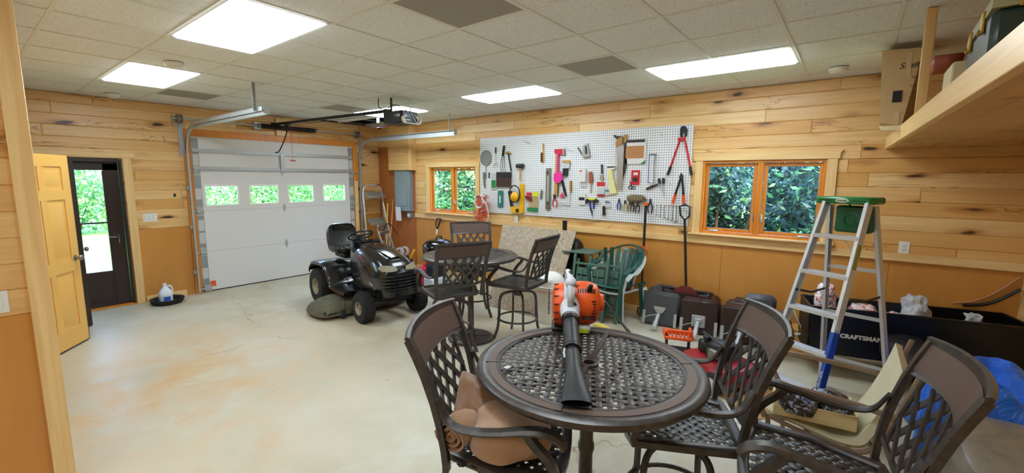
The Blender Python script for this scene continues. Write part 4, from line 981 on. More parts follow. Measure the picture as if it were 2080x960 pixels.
    hr = MB(); hr.loft([[(x*.13, -1.418+zz-.02*(z-1)*2, z) for x, zz in ((-1, 0), (-.8, .014), (.8, .014), (1, 0), (.8, -.02), (-.8, -.02))] for z in (1.02, 1.03, 1.07, 1.08)]); hr.build('seat_back_pad', M_seat, t)
    pk = MB(); pk.tube(smoothpath([(-.33, -.42, .40), (-.36, -.40, .46), (-.44, -.42, .47), (-.46, -.50, .40)], 4), .009, 8); pk.box((-.36, -.36, .43), (.10, .13, .015), .004); pk.build('pedal', M_steel, t)
    lv = MB(); lv.tube(smoothpath([(-.30, -.98, .62), (-.32, -.95, .72), (-.33, -.93, .76)], 3), .010, 8); lv.box((-.33, -.93, .775), (.03, .05, .035), .01); lv.build('height_lever', M_black, t)
    # mower deck with discharge chute toward the left of the picture
    dk = MB(); out = [(-.52, -.42), (-.58, -.62), (-.50, -.86), (-.28, -.98), (.0, -.93), (.28, -.98), (.50, -.86), (.56, -.62), (.50, -.40), (.25, -.28), (-.25, -.28)]
    dk.loft([[(x, y, .07) for x, y in out], [(x, y, .15) for x, y in out], [(x*.96, (y+.63)*.96-.63, .185) for x, y in out], [(x*.80, (y+.63)*.82-.63, .205) for x, y in out], [(x*.4, (y+.63)*.4-.63, .215) for x, y in out]]); dk.build('mower_deck', M_deck, t, angle=50)
    ch = MB(); ch.loft([[(.40, y, .05), (.40, y, z), (.50, y, z+.012), (.60, y, z), (.72, y, z*.75), (.80-e, y, .10), (.82-e, y, .05)] for y, z, e in ((-.90, .10, .10), (-.86, .19, .03), (-.72, .235, 0), (-.52, .225, .01), (-.38, .18, .05), (-.32, .10, .12))]); ch.build('discharge_chute', M_deck, t, angle=60)
    for s in (-1, 1):
        sp = MB().lathe([(.09, .21), (.09, .25), (.075, .27), (.02, .28), (0, .28)], 18, (s*.26, -.68, 0)); sp.build('spindle_cover', M_black, t)
        gw = MB(); gw.lathe([(.0, -.025), (.05, -.025), (.06, -.015), (.06, .015), (.05, .025), (0, .025)], 18, (s*.52, -.32, .062), 'x'); gw.build('gauge_wheel', M_rubber, t)
        gb = MB().box((s*.49, -.36, .14), (.012, .07, .16), .003); gb.build('gauge_bracket', M_deck, t)
    return t
tractor()

# ------------------------------------------------------------------ sectional garage door
def garage():
    t = thing('garage_door', 'white sectional garage door with four small windows, closed', 'garage door', (3.70, D, 0))
    y = .0; secs = [(0, .64), (.643, 1.28), (1.283, 1.90), (1.903, 2.43)]; x0, x1 = -1.37, 1.37
    wx = [(2.47-3.7, 2.945-3.7), (3.115-3.7, 3.585-3.7), (3.75-3.7, 4.223-3.7), (4.405-3.7, 4.873-3.7)]; wz = (1.36, 1.68)
    for i, (a, b) in enumerate(secs):
        m = MB(); hol = wx if i == 2 else []
        xs = sorted([x0, x1]+[q for w_ in hol for q in w_]); zs = [a, b] if not hol else [a, wz[0], wz[1], b]
        for p, q in zip(xs, xs[1:]):
            for c, d in zip(zs, zs[1:]):
                if hol and c == wz[0] and any(w_[0] <= (p+q)/2 <= w_[1] for w_ in hol): continue
                m.box(((p+q)/2, y+.022, (c+d)/2), (q-p, .044, d-c))
        if i: m.box((0, y+.030, a), (x1-x0, .024, .03))
        po = m.build('door_section', M_doorpanel, t, fix=False)
        for wi, (p, q) in enumerate(hol):
            f = MB(); 
            for s in (-1, 1): f.box(((p+q)/2+s*((q-p)/2), y-.002, (wz[0]+wz[1])/2), (.032, .016, wz[1]-wz[0]+.032), .004); f.box(((p+q)/2, y-.002, (wz[0]+wz[1])/2+s*(wz[1]-wz[0])/2), (q-p-.03, .016, .032), .004)
            f.build('window_frame', M_white, po); MB().box(((p+q)/2, y+.02, (wz[0]+wz[1])/2), (q-p, .004, wz[1]-wz[0])).build('window_pane', M_glass, po)
    for z in (1.945, 2.215):
        s_ = MB(); s_.box((0, y-.012, z), (2.72, .025, .010)); s_.box((0, y-.024, z-.012), (2.72, .004, .03)); s_.box((0, y-.004, z+.014), (2.72, .006, .03))
        for k in range(90): s_.box((x0+.02+k*.0303, y-.0265, z-.010), (.012, .003, .012), .001)
        s_.build('strut', M_gal, t)
    for z in (.64, 1.28, 1.90):
        h = MB(); h.prism([(-.028, -.015), (0, -.085), (.028, -.015), (.028, .015), (0, .085), (-.028, .015)], -.006, 0); h.tube([(-.03, -.008, 0), (.03, -.008, 0)], .007, 8); h.v = [(p[0]-.03, p[1]+y, p[2]+z) for p in h.v]; h.build('hinge', M_gal, t)
        for s in (-1, 1):
            h = MB().box((s*1.315, y-.005, z), (.09, .012, .15), .002).tube([(s*1.27, y-.03, z), (s*1.40, y-.03, z)], .008, 8).box((s*1.33, y-.02, z), (.06, .03, .05), .003); h.lathe([(0, -.012), (.022, -.012), (.022, .012), (0, .012)], 12, (s*1.41, y-.03, z), 'x'); h.build('roller_bracket', M_gal, t)
    for s in (-1, 1):
        st = MB().box((s*1.315, y-.002, 1.2), (.095, .006, 2.40), .001); st.build('end_stile', M_gal if False else mat('stile_galvanised', 'A9ACAE', .5, .5, .35, 3), t)
        lb = MB()
        for z in (.30, .86, 1.06, 1.55, 2.07): lb.box((s*1.315, y-.0065, z), (.08, .002, .17))
        lb.build('stile_label', mat('grey_white_stickers', 'D6D6D2', .6, 0, .3, 60), t)
        bb = MB().box((s*1.30, y-.02, .06), (.10, .03, .10), .003).tube([(s*1.28, y-.035, .06), (s*1.41, y-.035, .06)], .008, 8); bb.build('bottom_bracket', M_gal, t)
    MB().box((-1.22, y-.008, .12), (.075, .004, .085)).build('warning_tag', M_orange, t)
    cs = MB(); cs.box((-.03, y-.02, 2.08), (.06, .035, .30), .003)
    for k in range(7): cs.box((-.03, y-.039, 1.96+k*.04), (.03, .003, .012))
    cs.build('operator_bracket', M_gal, t)
    MB().box((0, y+.02, .008), (2.74, .05, .016), .004).build('bottom_seal', M_rubber, t)
    MB().box((-.03, y-.004, 2.333), (2.0, .002, .0)).build('x', M_white, t) if False else None
garage()
for nm, a, b, m in (('trim_30', (2.235, D-.02, 0), (2.335, D+.14, 2.52), M_winwood), ('trim_31', (5.065, D-.02, 0), (5.15, D+.14, 2.52), M_winwood), ('trim_32', (2.235, D-.022, 2.425), (5.15, D+.14, 2.53), M_winwood), ('trim_33', (3.60, D-.045, 2.53), (3.76, D, 2.84), M_post)):
    trim(nm, a, b, 0, m)
def rail_path(x, yend, zt=2.535):
    y0 = D-.075; p = [(x, y0, .03), (x, y0, 1.2), (x, y0, 2.10)]; r = zt-2.20
    p += [(x, y0-r+r*math.cos(R(a)), 2.20+r*math.sin(R(a))) for a in range(0, 91, 10)]; p += [(x, yend, zt)]; return p
def track(label, x, yend, s, rect):
    t = thing('door_track', label, 'door track', (0, 0, 0), 0, 'garage door tracks'); m = MB(); p = rail_path(x, yend)
    sec = [(-.012, -.028), (.014, -.028), (.014, -.020), (-.008, -.024), (-.008, .024), (.014, .020), (.014, .028), (-.012, .028)]
    if s > 0: sec = [(-a, b) for a, b in sec][::-1]
    m.sweep(p, sec, up=(0, -.6, .8) if False else (1, 0, 0) if False else (0, 0, 1)) if False else m.sweep(p, [(b, a*s*-1) for a, b in sec], up=(1, 0, 0)); m.build('rail', M_gal, t, fix=True)
    a = MB(); a.box((x+s*.028, (yend+7.4)/2+.05, 2.573), (.004, 7.4-yend, .05)); a.box((x+s*.008, (yend+7.4)/2+.05, 2.598), (.044, 7.4-yend, .004)); a.box((x, yend-.002, 2.56), (.07, .004, .09), .001); a.build('angle_brace', M_gal, t)
    for z in (.35, 1.05, 1.65): MB().box((x+s*.02, D-.045, z), (.05, .045, .05), .003).build('wall_bracket', M_gal, t)
    v = MB().box((x+s*.035, D-.05, 2.42), (.004, .09, .48), .001).box((x+s*.05, D-.012, 2.42), (.05, .004, .60), .001); v.build('flag_bracket', M_gal, t)
    h = MB(); yh = yend+.20 if s < 0 else yend+.13
    if s < 0:
        h.box((x+s*.03, yh, 2.72), (.004, .036, .34)); h.box((x+s*.03-.018, yh-.018, 2.72), (.036, .004, .34))
        hs = MB()
        for k in range(13): hs.box((x+s*.03-.0, yh+.002, 2.575+k*.024), (.006, .016, .010)); hs.box((x+s*.03-.018, yh-.021, 2.575+k*.024), (.016, .003, .010))
        ho = h.build('hanger', M_gal, t); hs.build('hanger_slots', M_dsteel, ho)
    else: h.box((x, yh, 2.72), (.028, .004, .30)); h.build('hanger', M_gal, t)
    c = MB().tube([(x+s*.045, D-.05, .15), (x+s*.045, D-.09, 2.62)], .0025, 6); c.build('lift_cable', M_steel, t)
track('left garage door track curving up from floor and ending under a perforated ceiling hanger', 2.262, 5.22, -1, 0)
track('right garage door track ending short of the small window', 5.175, 5.22, 1, 0)
t = thing('torsion_spring', 'black torsion spring on a steel shaft above the garage door', 'spring', (3.65, D-.115, 2.66), 0)
MB().tube([(-1.55, 0, 0), (1.58, 0, 0)], .0127, 10).build('shaft', M_gal, t)
sp = MB()
sp.tube([(-.33+.92*i/460, .038*math.cos(i*1.0), .038*math.sin(i*1.0)) for i in range(461)], .0052, 5); sp.tube([(-.34, 0, 0), (.60, 0, 0)], .034, 12); sp.build('coil', M_black, t)
for s in (-1, 1):
    d = MB(); d.lathe([(.0, -.03), (.06, -.03), (.062, -.02), (.05, -.01), (.05, .02), (.065, .03), (0, .03)], 20, (s*1.46, 0, 0), 'x'); d.build('cable_drum', M_steel, t); MB().box((s*1.53, .045, -.03), (.006, .09, .16), .001).build('end_bearing_plate', M_gal, t)
for xx in (-.36, .62): MB().lathe([(0, -.02), (.036, -.02), (.036, .02), (0, .02)], 16, (xx, 0, 0), 'x').build('winding_cone', M_steel, t)
MB().box((-.38, .055, 0), (.10, .09, .12), .004).build('centre_bracket', M_gal, t)
# opener
t = thing('garage_door_opener', 'dark garage door opener motor hung from the ceiling by perforated straps', 'door opener', (3.79, 4.86, 2.60), R(4))
MB().box((0, -.02, 0), (.29, .36, .16), .012).build('motor_housing', M_black, t)
MB().loft([[(-.12, y, -.082), (.12, y, -.082), (.15, y, -.05), (.15, y, .0), (.145, y, .0), (.14, y, -.045), (.11, y, -.075), (-.11, y, -.075), (-.14, y, -.045), (-.145, y, 0), (-.15, y, 0), (-.15, y, -.05)] for y in (-.25, -.20)], smooth=False).build('light_lens', M_whitep, t)
M_navy = mat('navy_panel', '1A2036', .4, 0, .05)
MB().box((-.06, -.203, .0), (.15, .006, .13), .003).build('front_panel', M_navy, t)
MB().box((-.1475, -.10, .005), (.006, .17, .12), .003).build('side_panel', M_navy, t)
tx = MB(); add_text(tx, '3/4', .05, (-.151, -.14, .015), (R(90), 0, R(-90)), bold=.001); add_text(tx, 'HP', .022, (-.151, -.085, .02), (R(90), 0, R(-90)), bold=.0005); add_text(tx, '3/4', .04, (-.085, -.207, .012), (R(90), 0, 0), bold=.001); add_text(tx, 'HP', .02, (-.03, -.207, .015), (R(90), 0, 0)); tx.box((-.06, -.207, -.035), (.10, .001, .008)); tx.build('lettering', M_white, t)
wr = MB(); wr.tube(smoothpath([(.02, -.20, .05), (.06, -.215, -.02), (.10, -.21, -.06), (.13, -.205, -.02), (.12, -.2, .03)], 5), .004, 6); wr.tube(smoothpath([(.06, -.2, .06), (.10, -.22, -.0), (.15, -.19, -.05), (.16, -.12, .02)], 5), .003, 6); wr.build('wires', M_whitep, t)
for i, (xx, yy) in enumerate(((-.05, .10), (.12, -.08))):
    h = MB(); w_ = .036 if i == 0 else .022; h.box((xx, yy, .17), (w_, .003, .19)); h.box((xx-w_/2, yy-.018, .17), (.003, .036, .19)) if i == 0 else None
    for k in range(7): h.box((xx, yy-.0022, .09+k*.026), (w_*.45, .002, .012))
    h.build('hanger', M_dsteel if i == 0 else M_gal, t)
rl_ = MB(); rl_.box((0, 1.68, .115), (.036, 3.04, .040), .002); rl_.build('rail', M_black, t); MB().tube([(.0, .16, .075), (.02, 3.0, .075)], .004, 6).build('chain', M_dsteel, t)
cr_ = MB().box((0, 2.72, .085), (.06, .12, .03), .004).box((0, 3.15, .11), (.08, .05, .07), .004); cr_.build('trolley', M_black, t)
ar = MB(); ar.sweep(smoothpath([(0, 2.72, .07), (0, 2.80, -.10), (0, 2.98, -.30), (0, 3.08, -.36), (-.02, 3.12, -.36)], 4), [(-.011, -.004), (.011, -.004), (.011, .004), (-.011, .004)], up=(1, 0, 0)); ar.build('door_arm', M_black, t)
rp = MB(); rp.tube([(.03, 2.70, .06), (.045, 2.70, -.50)], .003, 6); rp.build('release_cord', M_red, t); rp = MB().tube([(.0, 2.70, -.505), (.09, 2.70, -.505)], .011, 8); rp.build('release_handle', M_red, t)
t2 = MB().tube(smoothpath([(3.62, 5.08, H), (3.61, 5.05, 2.74), (3.68, 5.0, 2.72), (3.80, 4.97, 2.79), (3.92, 4.93, 2.74), (4.0, 4.86, 2.68)], 6), .006, 8).build('power_cord', M_black); tag(t2, 'black cord looping from the ceiling beside the opener straps', 'cord')
# small things by the garage wall
t = thing('oil_drip_pan', 'black rubber pan on the floor by the garage door holding a white jug', 'pan', (1.80, 7.72, 0))
MB().lathe([(0, .012), (.15, .012), (.165, .06), (.20, .075), (.205, .07), (.185, .02), (.17, .0), (0, 0)], 32).build('basin', M_rubber, t)
t = thing('plastic_jug', 'white plastic jug standing in the black rubber pan', 'jug', (1.78, 7.70, .013))
j = MB(); j.loft([[(hw*math.copysign(abs(math.cos(a))**.6, math.cos(a)), hw*.8*math.copysign(abs(math.sin(a))**.6, math.sin(a)), z) for a in [2*math.pi*q/24 for q in range(24)]] for z, hw in ((0, .07), (.01, .078), (.12, .08), (.16, .075), (.20, .05), (.235, .024), (.26, .02), (.265, .02))]); j.build('bottle', mat('translucent_white', 'DDE6F2', .3, 0, .05), t)
MB().tube(smoothpath([(.02, 0, .23), (.06, 0, .24), (.085, 0, .19), (.078, 0, .13)], 5), .011, 8).build('handle', mat('translucent_white', ''), t); MB().lathe([(.024, .262), (.024, .285), (0, .287)], 16).build('cap', M_white, t)
MB().box((0, -.066, .07), (.08, .003, .06), .001).build('jug_label', mat('blue_label', '3B62C4', .5), t)
def switch(name, label, loc, rz, w_, kind):
    t = thing(name, label, 'light switch' if kind == 'switch' else 'outlet', loc, rz)
    MB().box((0, -.003, 0), (w_, .006, .118), .002).build('cover_plate', M_whitep, t)
    if kind == 'switch':
        n = max(1, int(w_/.046)-0)
        for k in range(n if n < 4 else 3): c = (k-(n-1)/2)*.046; MB().box((c, -.008, 0), (.030, .007, .066), .002, rot=(R(4), 0, 0)).build('rocker', M_whitep, t)
    else:
        for s in (-1, 1):
            o = MB().box((0, -.007, s*.02), (.034, .004, .028), .002).build('socket', M_whitep, t); MB().box((-.006, -.0095, s*.02+.002), (.003, .001, .009)).box((.006, -.0095, s*.02+.002), (.003, .001, .009)).box((0, -.0095, s*.02-.008), (.005, .001, .005)).build('slots', M_black, o)
switch('light_switch', 'wide white light switch plate beside the storm door', (1.765, D, 1.225), 0, .165, 'switch')
switch('light_switch', 'white rocker light switch on the near wall end at the left edge', (.105, YN, 1.155), 0, .074, 'switch')
switch('wall_outlet', 'white outlet on the right wall beyond the ladder', (W, -.415, 1.18), RZR, .08, 'outlet')
o = MB().box((0, -.006, 0), (.03, .012, .045), .003).build('door_button', M_black, loc=(2.08, D, 1.54)); tag(o, 'small dark button box on the boards left of the garage track', 'button')
# ------------------------------------------------------------------ pegboard and the tools hung on it
PWX = W-.022                                   # face of the pegboard
t = thing('pegboard', 'long white perforated pegboard on the right wall between the two windows', 'pegboard', (W-.011, 3.376, 1.868), RZR)
MB().box((0, 0, 0), (3.50, .020, 1.25), .002).build('panel', M_peg, t)
M_sil = mat('bare_steel_blade', 'B4B6B8', .3, .8, .15, 40); M_wire = mat('wire', '8A8C8E', .35, .8); M_blk = mat('black_grip', '1C1C20', .5); M_hnd = mat('turned_wood', 'CF9A4A', .45, 0, .25, 20)
M_brn = mat('bristle_brown', '5A4038', .9, 0, .3, 60); M_pink = mat('hot_pink_plastic', 'F0309A', .4); M_cream = mat('cream_bristle', 'E6DD9A', .7); M_teal = mat('teal_plastic', '1E7C74', .4); M_clr = mat('blister_plastic', 'CBD2D6', .15, 0, .2, 30, coat=.5)
M_card = mat('red_card', 'D0283A', .5, 0, .2, 40); M_wcard = mat('white_card', 'E9E6E2', .5, 0, .25, 60); M_tan = mat('tan_sheet', 'C08858', .8, 0, .2); M_green = mat('green_card', '1F8A4A', .5); M_brass = mat('brass', 'B8923A', .35, .7); M_blue = mat('blue_grip', '2438A8', .4); M_camo = mat('camouflage_cloth', '8F7F5E', .9, 0, .6, 22); M_lime = mat('lime_card', 'E5E020', .5)
class Tool:
    """tool hung on the pegboard, given in the wall's own coordinates (u right, z up)"""
    def __init__(s, name, label, cat, anchor, group=None, out=0.0):
        s.a = anchor; s.out = out; s.t = thing(name, label, cat, (PWX, -anchor[0], anchor[1]), RZR, group)
    def L(s, pts): return [(p[0]-s.a[0], p[1]-s.a[1]) for p in pts]
    def flat(s, name, m, pts, d=.012, o=.006, plus=None):
        """solid cut to an outline: o in front of the board, d thick"""
        b = MB().prism(s.L(pts), -(o+d+s.out), -(o+s.out)); return b.build(name, m, s.t, fix=True)
    def rod(s, name, m, pts, r=.005, o=.014, n=8, sm=False, flat=1.0, parent=None):
        q = [(p[0], -(o+s.out), p[1]) for p in s.L(pts)]
        if sm: q = smoothpath(q, 5)
        b = MB().tube(q, r if not isinstance(r, list) else [r[min(i*len(r)//len(q), len(r)-1)] for i in range(len(q))], n, flat=flat); return b.build(name, m, s.t)
    def rods(s, name, m, lists, r=.003, o=.012):
        b = MB()
        for pts in lists: b.tube([(p[0], -(o+s.out), p[1]) for p in s.L(pts)], r, 6)
        return b.build(name, m, s.t)
    def disc(s, name, m, c, r, d=.01, o=.006, ring=0):
        c = s.L([c])[0]; b = MB()
        if ring: b.tube([(c[0]+r*math.cos(R(15*i)), -(o+s.out), c[1]+r*math.sin(R(15*i))) for i in range(24)], ring, 6, closed=True)
        else: b.lathe([(0, -d/2), (r, -d/2), (r, d/2), (0, d/2)], 24, (c[0], -(o+s.out+d/2), c[1]), 'y')
        return b.build(name, m, s.t)
    def card(s, name, m, a, b, d=.004, o=.008):
        return s.flat(name, m, [(a[0], a[1]), (b[0], a[1]), (b[0], b[1]), (a[0], b[1])], d, o)
def rect(a, b): return [a, (b[0], a[1]), b, (a[0], b[1])]
# left end
p = [(-4.980, 2.158), (-4.980, 2.017), (-4.980, 1.684)]; T = Tool('wire_strainer', 'round wire mesh strainer hung at the far left end of the pegboard', 'strainer', p[0]); T.disc('hoop', M_wire, p[0], .125, ring=.005)
T.rods('mesh', M_wire, [[(p[0][0]-math.sqrt(max(0, .0155-(k*.012)**2)), p[0][1]+k*.012), (p[0][0]+math.sqrt(max(0, .0155-(k*.012)**2)), p[0][1]+k*.012)] for k in range(-9, 10)]+[[(p[0][0]+k*.012, p[0][1]-math.sqrt(max(0, .0155-(k*.012)**2))), (p[0][0]+k*.012, p[0][1]+math.sqrt(max(0, .0155-(k*.012)**2)))] for k in range(-9, 10)], .0016); T.rod('handle', M_wire, [(p[0][0], p[0][1]-.125), (p[0][0]+.004, p[0][1]-.33)], .006)
p = [(-4.763, 2.328), (-4.763, 2.236), (-4.760, 2.079), (-4.804, 2.061), (-4.799, 1.996), (-4.719, 2.060), (-4.718, 2.001), (-4.760, 2.002)]; T = Tool('toasting_fork', 'thin fork with a short black handle beside the round strainer', 'fork', p[1]); T.rod('handle', M_blk, p[:2], .012); T.rods('tines', M_wire, [[p[1], p[2]], [p[3], p[4]], [p[5], p[6]], [p[3], p[5]], [p[2], p[7]]])
p = [(-4.583, 2.349), (-4.611, 2.183), (-4.630, 2.187), (-4.663, 2.004), (-4.638, 1.927), (-4.606, 2.186), (-4.619, 2.004), (-4.600, 1.927), (-4.578, 2.186), (-4.576, 2.003), (-4.552, 1.926), (-4.730, 1.923), (-4.427, 1.839), (-4.730, 1.838), (-4.430, 1.682)]; T = Tool('grill_basket', 'wire grill basket with long black handle and dark brown tray', 'grill tool', p[1]); T.rod('handle', M_blk, p[:2], .020)
T.rods('wire_handle', M_dsteel, [p[2:5], p[5:8], p[8:11]], .004); T.flat('top_band', M_blk, rect(p[11], p[12]), .03, .006); T.flat('tray', M_brn, rect(p[13], p[14]), .022, .008)
xx = [p[13][0]+(p[14][0]-p[13][0])*k/7 for k in range(8)]; T.rods('bars', M_dsteel, [[(x_, p[11][1]+.01), (x_, p[14][1])] for x_ in xx], .003, .034)
p = [(-4.564, 2.236), (-4.498, 2.256), (-4.430, 2.225), (-4.458, 2.215), (-4.498, 2.223), (-4.540, 2.217), (-4.498, 2.229), (-4.433, 1.939)]; T = Tool('claw_hammer', 'claw hammer with black handle hung right of the grill basket', 'hammer', p[6]); T.flat('head', M_brass, p[:6], .026, .004); T.rod('handle', M_blk, p[6:8], .013)
p = [(-5.036, 1.922), (-5.000, 1.922), (-4.990, 1.661), (-5.021, 1.661), (-5.052, 1.837)]; T = Tool('putty_knife', 'wide grey trowel blade at the lower left end of the pegboard', 'putty knife', p[0]); T.flat('blade', M_steel, p, .004, .012); T.rod('handle', M_steel, [p[0], (p[0][0]+.01, p[0][1]-.07)], .013)
p = [(-4.906, 1.920), (-4.906, 1.822)]; T = Tool('small_scraper', 'small dark scraper under the toasting fork', 'scraper', p[0]); T.rod('blade', M_dsteel, p, .012, flat=.4)
p = [(-4.859, 1.913), (-4.734, 1.642), (-4.849, 1.790), (-4.739, 1.645)]; T = Tool('hook_packet', 'clear packet of hardware with green and yellow card left of the grill basket', 'packet', p[0]); T.card('blister', M_clr, p[0], p[1], .010); T.card('backing_card', M_green, p[2], (p[3][0]-.02, p[3][1]+.02), .003, .019)
p = [(-4.705, 1.618), (-4.602, 1.348), (-4.693, 1.596), (-4.616, 1.364)]; T = Tool('level_packet', 'teal packaged torpedo level below the grill basket', 'level', p[0]); T.card('card', M_teal, p[0], p[1], .016); T.card('label', M_wcard, (p[2][0]+.02, p[2][1]-.06), (p[2][0]+.05, p[2][1]-.18), .002, .0245)
p = [(-4.303, 2.040), (-4.172, 1.999), (-4.235, 2.000), (-4.237, 1.786)]; T = Tool('rubber_mallet', 'mallet with grey head and wooden handle above the yellow ear muffs', 'mallet', p[2]); b = MB().lathe([(0, -.07), (.03, -.07), (.034, -.055), (.034, .055), (.03, .07), (0, .07)], 20, (0, -.04, .02), 'x').build('head', M_dsteel, T.t); T.rod('handle', M_hnd, p[2:4], .014, .03)
p = [(-4.518, 1.765), (-4.489, 1.647), (-4.493, 1.615), (-4.414, 1.621), (-4.401, 1.298), (-4.430, 1.296)]; T = Tool('square_tool', 'black tapered blade with a white rod left of the yellow ear muffs', 'tool', p[2]); T.rod('rod', M_whitep, p[:2], .006); T.flat('blade', M_blk, p[2:6], .012, .01)
p = [(-4.245, 1.736), (-4.167, 1.270), (-4.411, 1.367), (-4.174, 1.269), (-4.336, 1.459), (-4.209, 1.364)]; T = Tool('saw_guide', 'yellow plastic mitre guide hung behind the ear muffs', 'saw guide', p[0]); T.flat('upright', M_yel, rect(p[0], p[1]), .03, .004); T.flat('base', M_yel, rect(p[2], p[3]), .05, .004); b = T.card('slot', M_blk, (p[2][0]+.11, p[2][1]-.03), (p[2][0]+.17, p[2][1]-.085), .004, .055)
p = [(-4.314, 1.578), (-4.309, 1.529), (-4.414, 1.621)]; T = Tool('ear_muffs', 'yellow ear muffs with a black headband hung on the yellow guide', 'ear muffs', p[0], out=.055); b = MB().tube([(.105*math.cos(R(a)), -.075, .13*math.sin(R(a))) for a in range(0, 360, 15)], .010, 8, closed=True).build('headband', M_blk, T.t)
for dz in (0,): 
    c = T.L([p[1]])[0]; MB().lathe([(0, -.045), (.05, -.04), (.075, -.02), (.078, .0), (0, .0)], 24, (c[0], -.075, c[1]), 'y').build('ear_cup', M_yel, T.t); MB().lathe([(0, .0), (.072, .0), (.066, .022), (0, .022)], 24, (c[0], -.073, c[1]), 'y').build('cushion', M_blk, T.t)
p = [(-4.127, 1.606), (-3.990, 1.560), (-4.077, 1.531), (-3.897, 1.369), (-4.106, 1.363), (-3.891, 1.309), (-3.991, 1.616), (-3.896, 1.542), (-4.135, 1.556), (-3.993, 1.457)]; T = Tool('sandpaper_pack', 'tan sandpaper pack with green strip and lime card', 'packet', p[0]); T.card('sheet', mat('kraft', 'B8A478', .8), p[2], p[3], .006); T.card('green_strip', M_green, p[4], p[5], .004, .015); T.card('lime_card', M_lime, p[6], p[7], .004, .02); 
T = Tool('red_packet', 'small tilted dark red packet over the sandpaper pack', 'packet', p[8]); T.flat('card', mat('dark_red_card', '7E1E28', .5), [p[8], (p[9][0]-.02, p[8][1]-.02), (p[9][0], p[9][1]+.02), (p[8][0]+.02, p[9][1]+.04)], .01, .03); T.flat('upper_card', M_card, rect((p[0][0]+.02, p[0][1]), (p[1][0]-.02, p[1][1])), .008, .028)
p = [(-3.838, 1.655), (-3.817, 1.634), (-3.823, 1.516), (-3.848, 1.505), (-3.857, 1.546)]; T = Tool('utility_knife', 'grey utility knife left of the long level', 'knife', p[0]); T.flat('body', M_steel, p, .018, .006)
p = [(-3.841, 2.215), (-3.788, 2.072), (-3.814, 2.352), (-3.805, 2.073)]; T = Tool('wire_brush', 'wooden-handled wire brush hung high at the pegboard middle', 'brush', p[2]); T.rod('handle', M_hnd, [p[2], ((p[2][0]+p[3][0])/2, (p[2][1]+p[3][1])/2), p[3]], [.016, .012, .014], flat=.6); T.flat('bristles', M_brn, rect(p[0], (p[1][0]-.035, p[1][1])), .03, .012)
p = [(-3.751, 1.982), (-3.666, 1.354), (-3.719, 1.910), (-3.705, 1.444), (-3.728, 1.859), (-3.689, 1.483)]; T = Tool('long_level', 'long grey metal level hung upright left of the hatchet', 'level', p[0]); T.flat('beam', M_steel, rect(p[0], p[1]), .02, .006); T.disc('vial_window', M_blk, p[2], .016, .004, .027); T.disc('vial_window', M_blk, p[3], .016, .004, .027); T.card('web', M_gal, p[4], p[5], .003, .027)
# hatchet and swatter
p = [(-3.605, 2.258), (-3.429, 2.261), (-3.423, 2.166), (-3.518, 2.179), (-3.596, 2.191), (-3.584, 2.184), (-3.524, 2.182), (-3.526, 1.776), (-3.537, 1.565), (-3.598, 1.588), (-3.590, 1.775)]; T = Tool('hatchet', 'red-headed hatchet with a yellow wooden handle', 'hatchet', p[0]); T.flat('head', M_card, p[:5], .026, .006); T.flat('edge', M_sil, [(p[1][0]-.03, p[1][1]), p[1], p[2], (p[2][0]-.03, p[2][1])], .029, .0045); T.flat('handle', M_hnd, p[5:11], .02, .008)
p = [(-3.529, 2.200), (-3.532, 1.910), (-3.591, 1.901), (-3.463, 1.926), (-3.448, 1.810), (-3.488, 1.763), (-3.568, 1.762), (-3.599, 1.809), (-3.522, 1.759), (-3.523, 1.548)]; T = Tool('fly_swatter', 'hot pink plastic paddle hung in front of the hatchet handle', 'fly swatter', p[0], out=.03); T.rod('handle', M_pink, p[:2], .015, flat=.5); T.flat('paddle', M_pink, p[2:8], .008, .012); T.rod('stem', M_blk, p[8:10], .006, .01)
p = [(-3.456, 2.088), (-3.340, 2.089), (-3.328, 2.056), (-3.455, 2.055), (-3.443, 2.055), (-3.339, 2.053), (-3.345, 1.975), (-3.429, 1.976), (-3.449, 1.976), (-3.368, 1.975), (-3.372, 1.863), (-3.450, 1.863)]; T = Tool('head_lamp', 'black work brush with a wooden top right of the hatchet', 'brush', p[0]); T.flat('wood_top', M_hnd, p[:4], .04, .006); T.flat('clear_body', M_clr, p[4:8], .03, .008); T.flat('grip', M_blk, p[8:12], .03, .008)
p = [(-3.116, 2.299), (-3.054, 2.320), (-3.012, 2.138), (-3.111, 2.120), (-3.139, 2.149), (-3.091, 2.283), (-3.062, 2.289), (-3.044, 2.178), (-3.083, 2.172), (-3.211, 2.270), (-3.120, 2.133)]; T = Tool('staple_gun', 'silver staple gun hung at the top of the pegboard', 'staple gun', p[0]); T.flat('body', M_sil, [p[0], p[1], p[2], p[3], p[4]], .03, .006); T.flat('grip_opening', M_blk, p[5:9], .032, .0055); T.rod('lever', M_dsteel, [p[9], p[10]], .010, .02)
p = [(-3.614, 1.584), (-3.582, 1.585), (-3.572, 1.524), (-3.609, 1.523), (-3.609, 1.523), (-3.627, 1.451), (-3.601, 1.386), (-3.584, 1.524), (-3.547, 1.471), (-3.565, 1.393)]; T = Tool('red_pliers', 'red-handled pliers below the pink paddle', 'pliers', p[0]); T.flat('jaws', M_blk, p[:4], .018, .008); T.rod('handle', M_red, p[4:7], .008, sm=True); T.rod('handle', M_red, p[7:10], .008, sm=True)
p = [(-3.483, 1.785), (-3.448, 1.802), (-3.419, 1.710), (-3.380, 1.578), (-3.399, 1.557), (-3.444, 1.643), (-3.455, 1.622), (-3.411, 1.577), (-3.453, 1.533), (-3.501, 1.557)]; T = Tool('nail_puller', 'black forked tool with a pink label right of the pink paddle', 'tool', p[0]); T.flat('body', M_blk, p[:6], .014, .008); T.flat('tag', mat('pink_card', 'D8486A', .5), p[6:10], .004, .024)
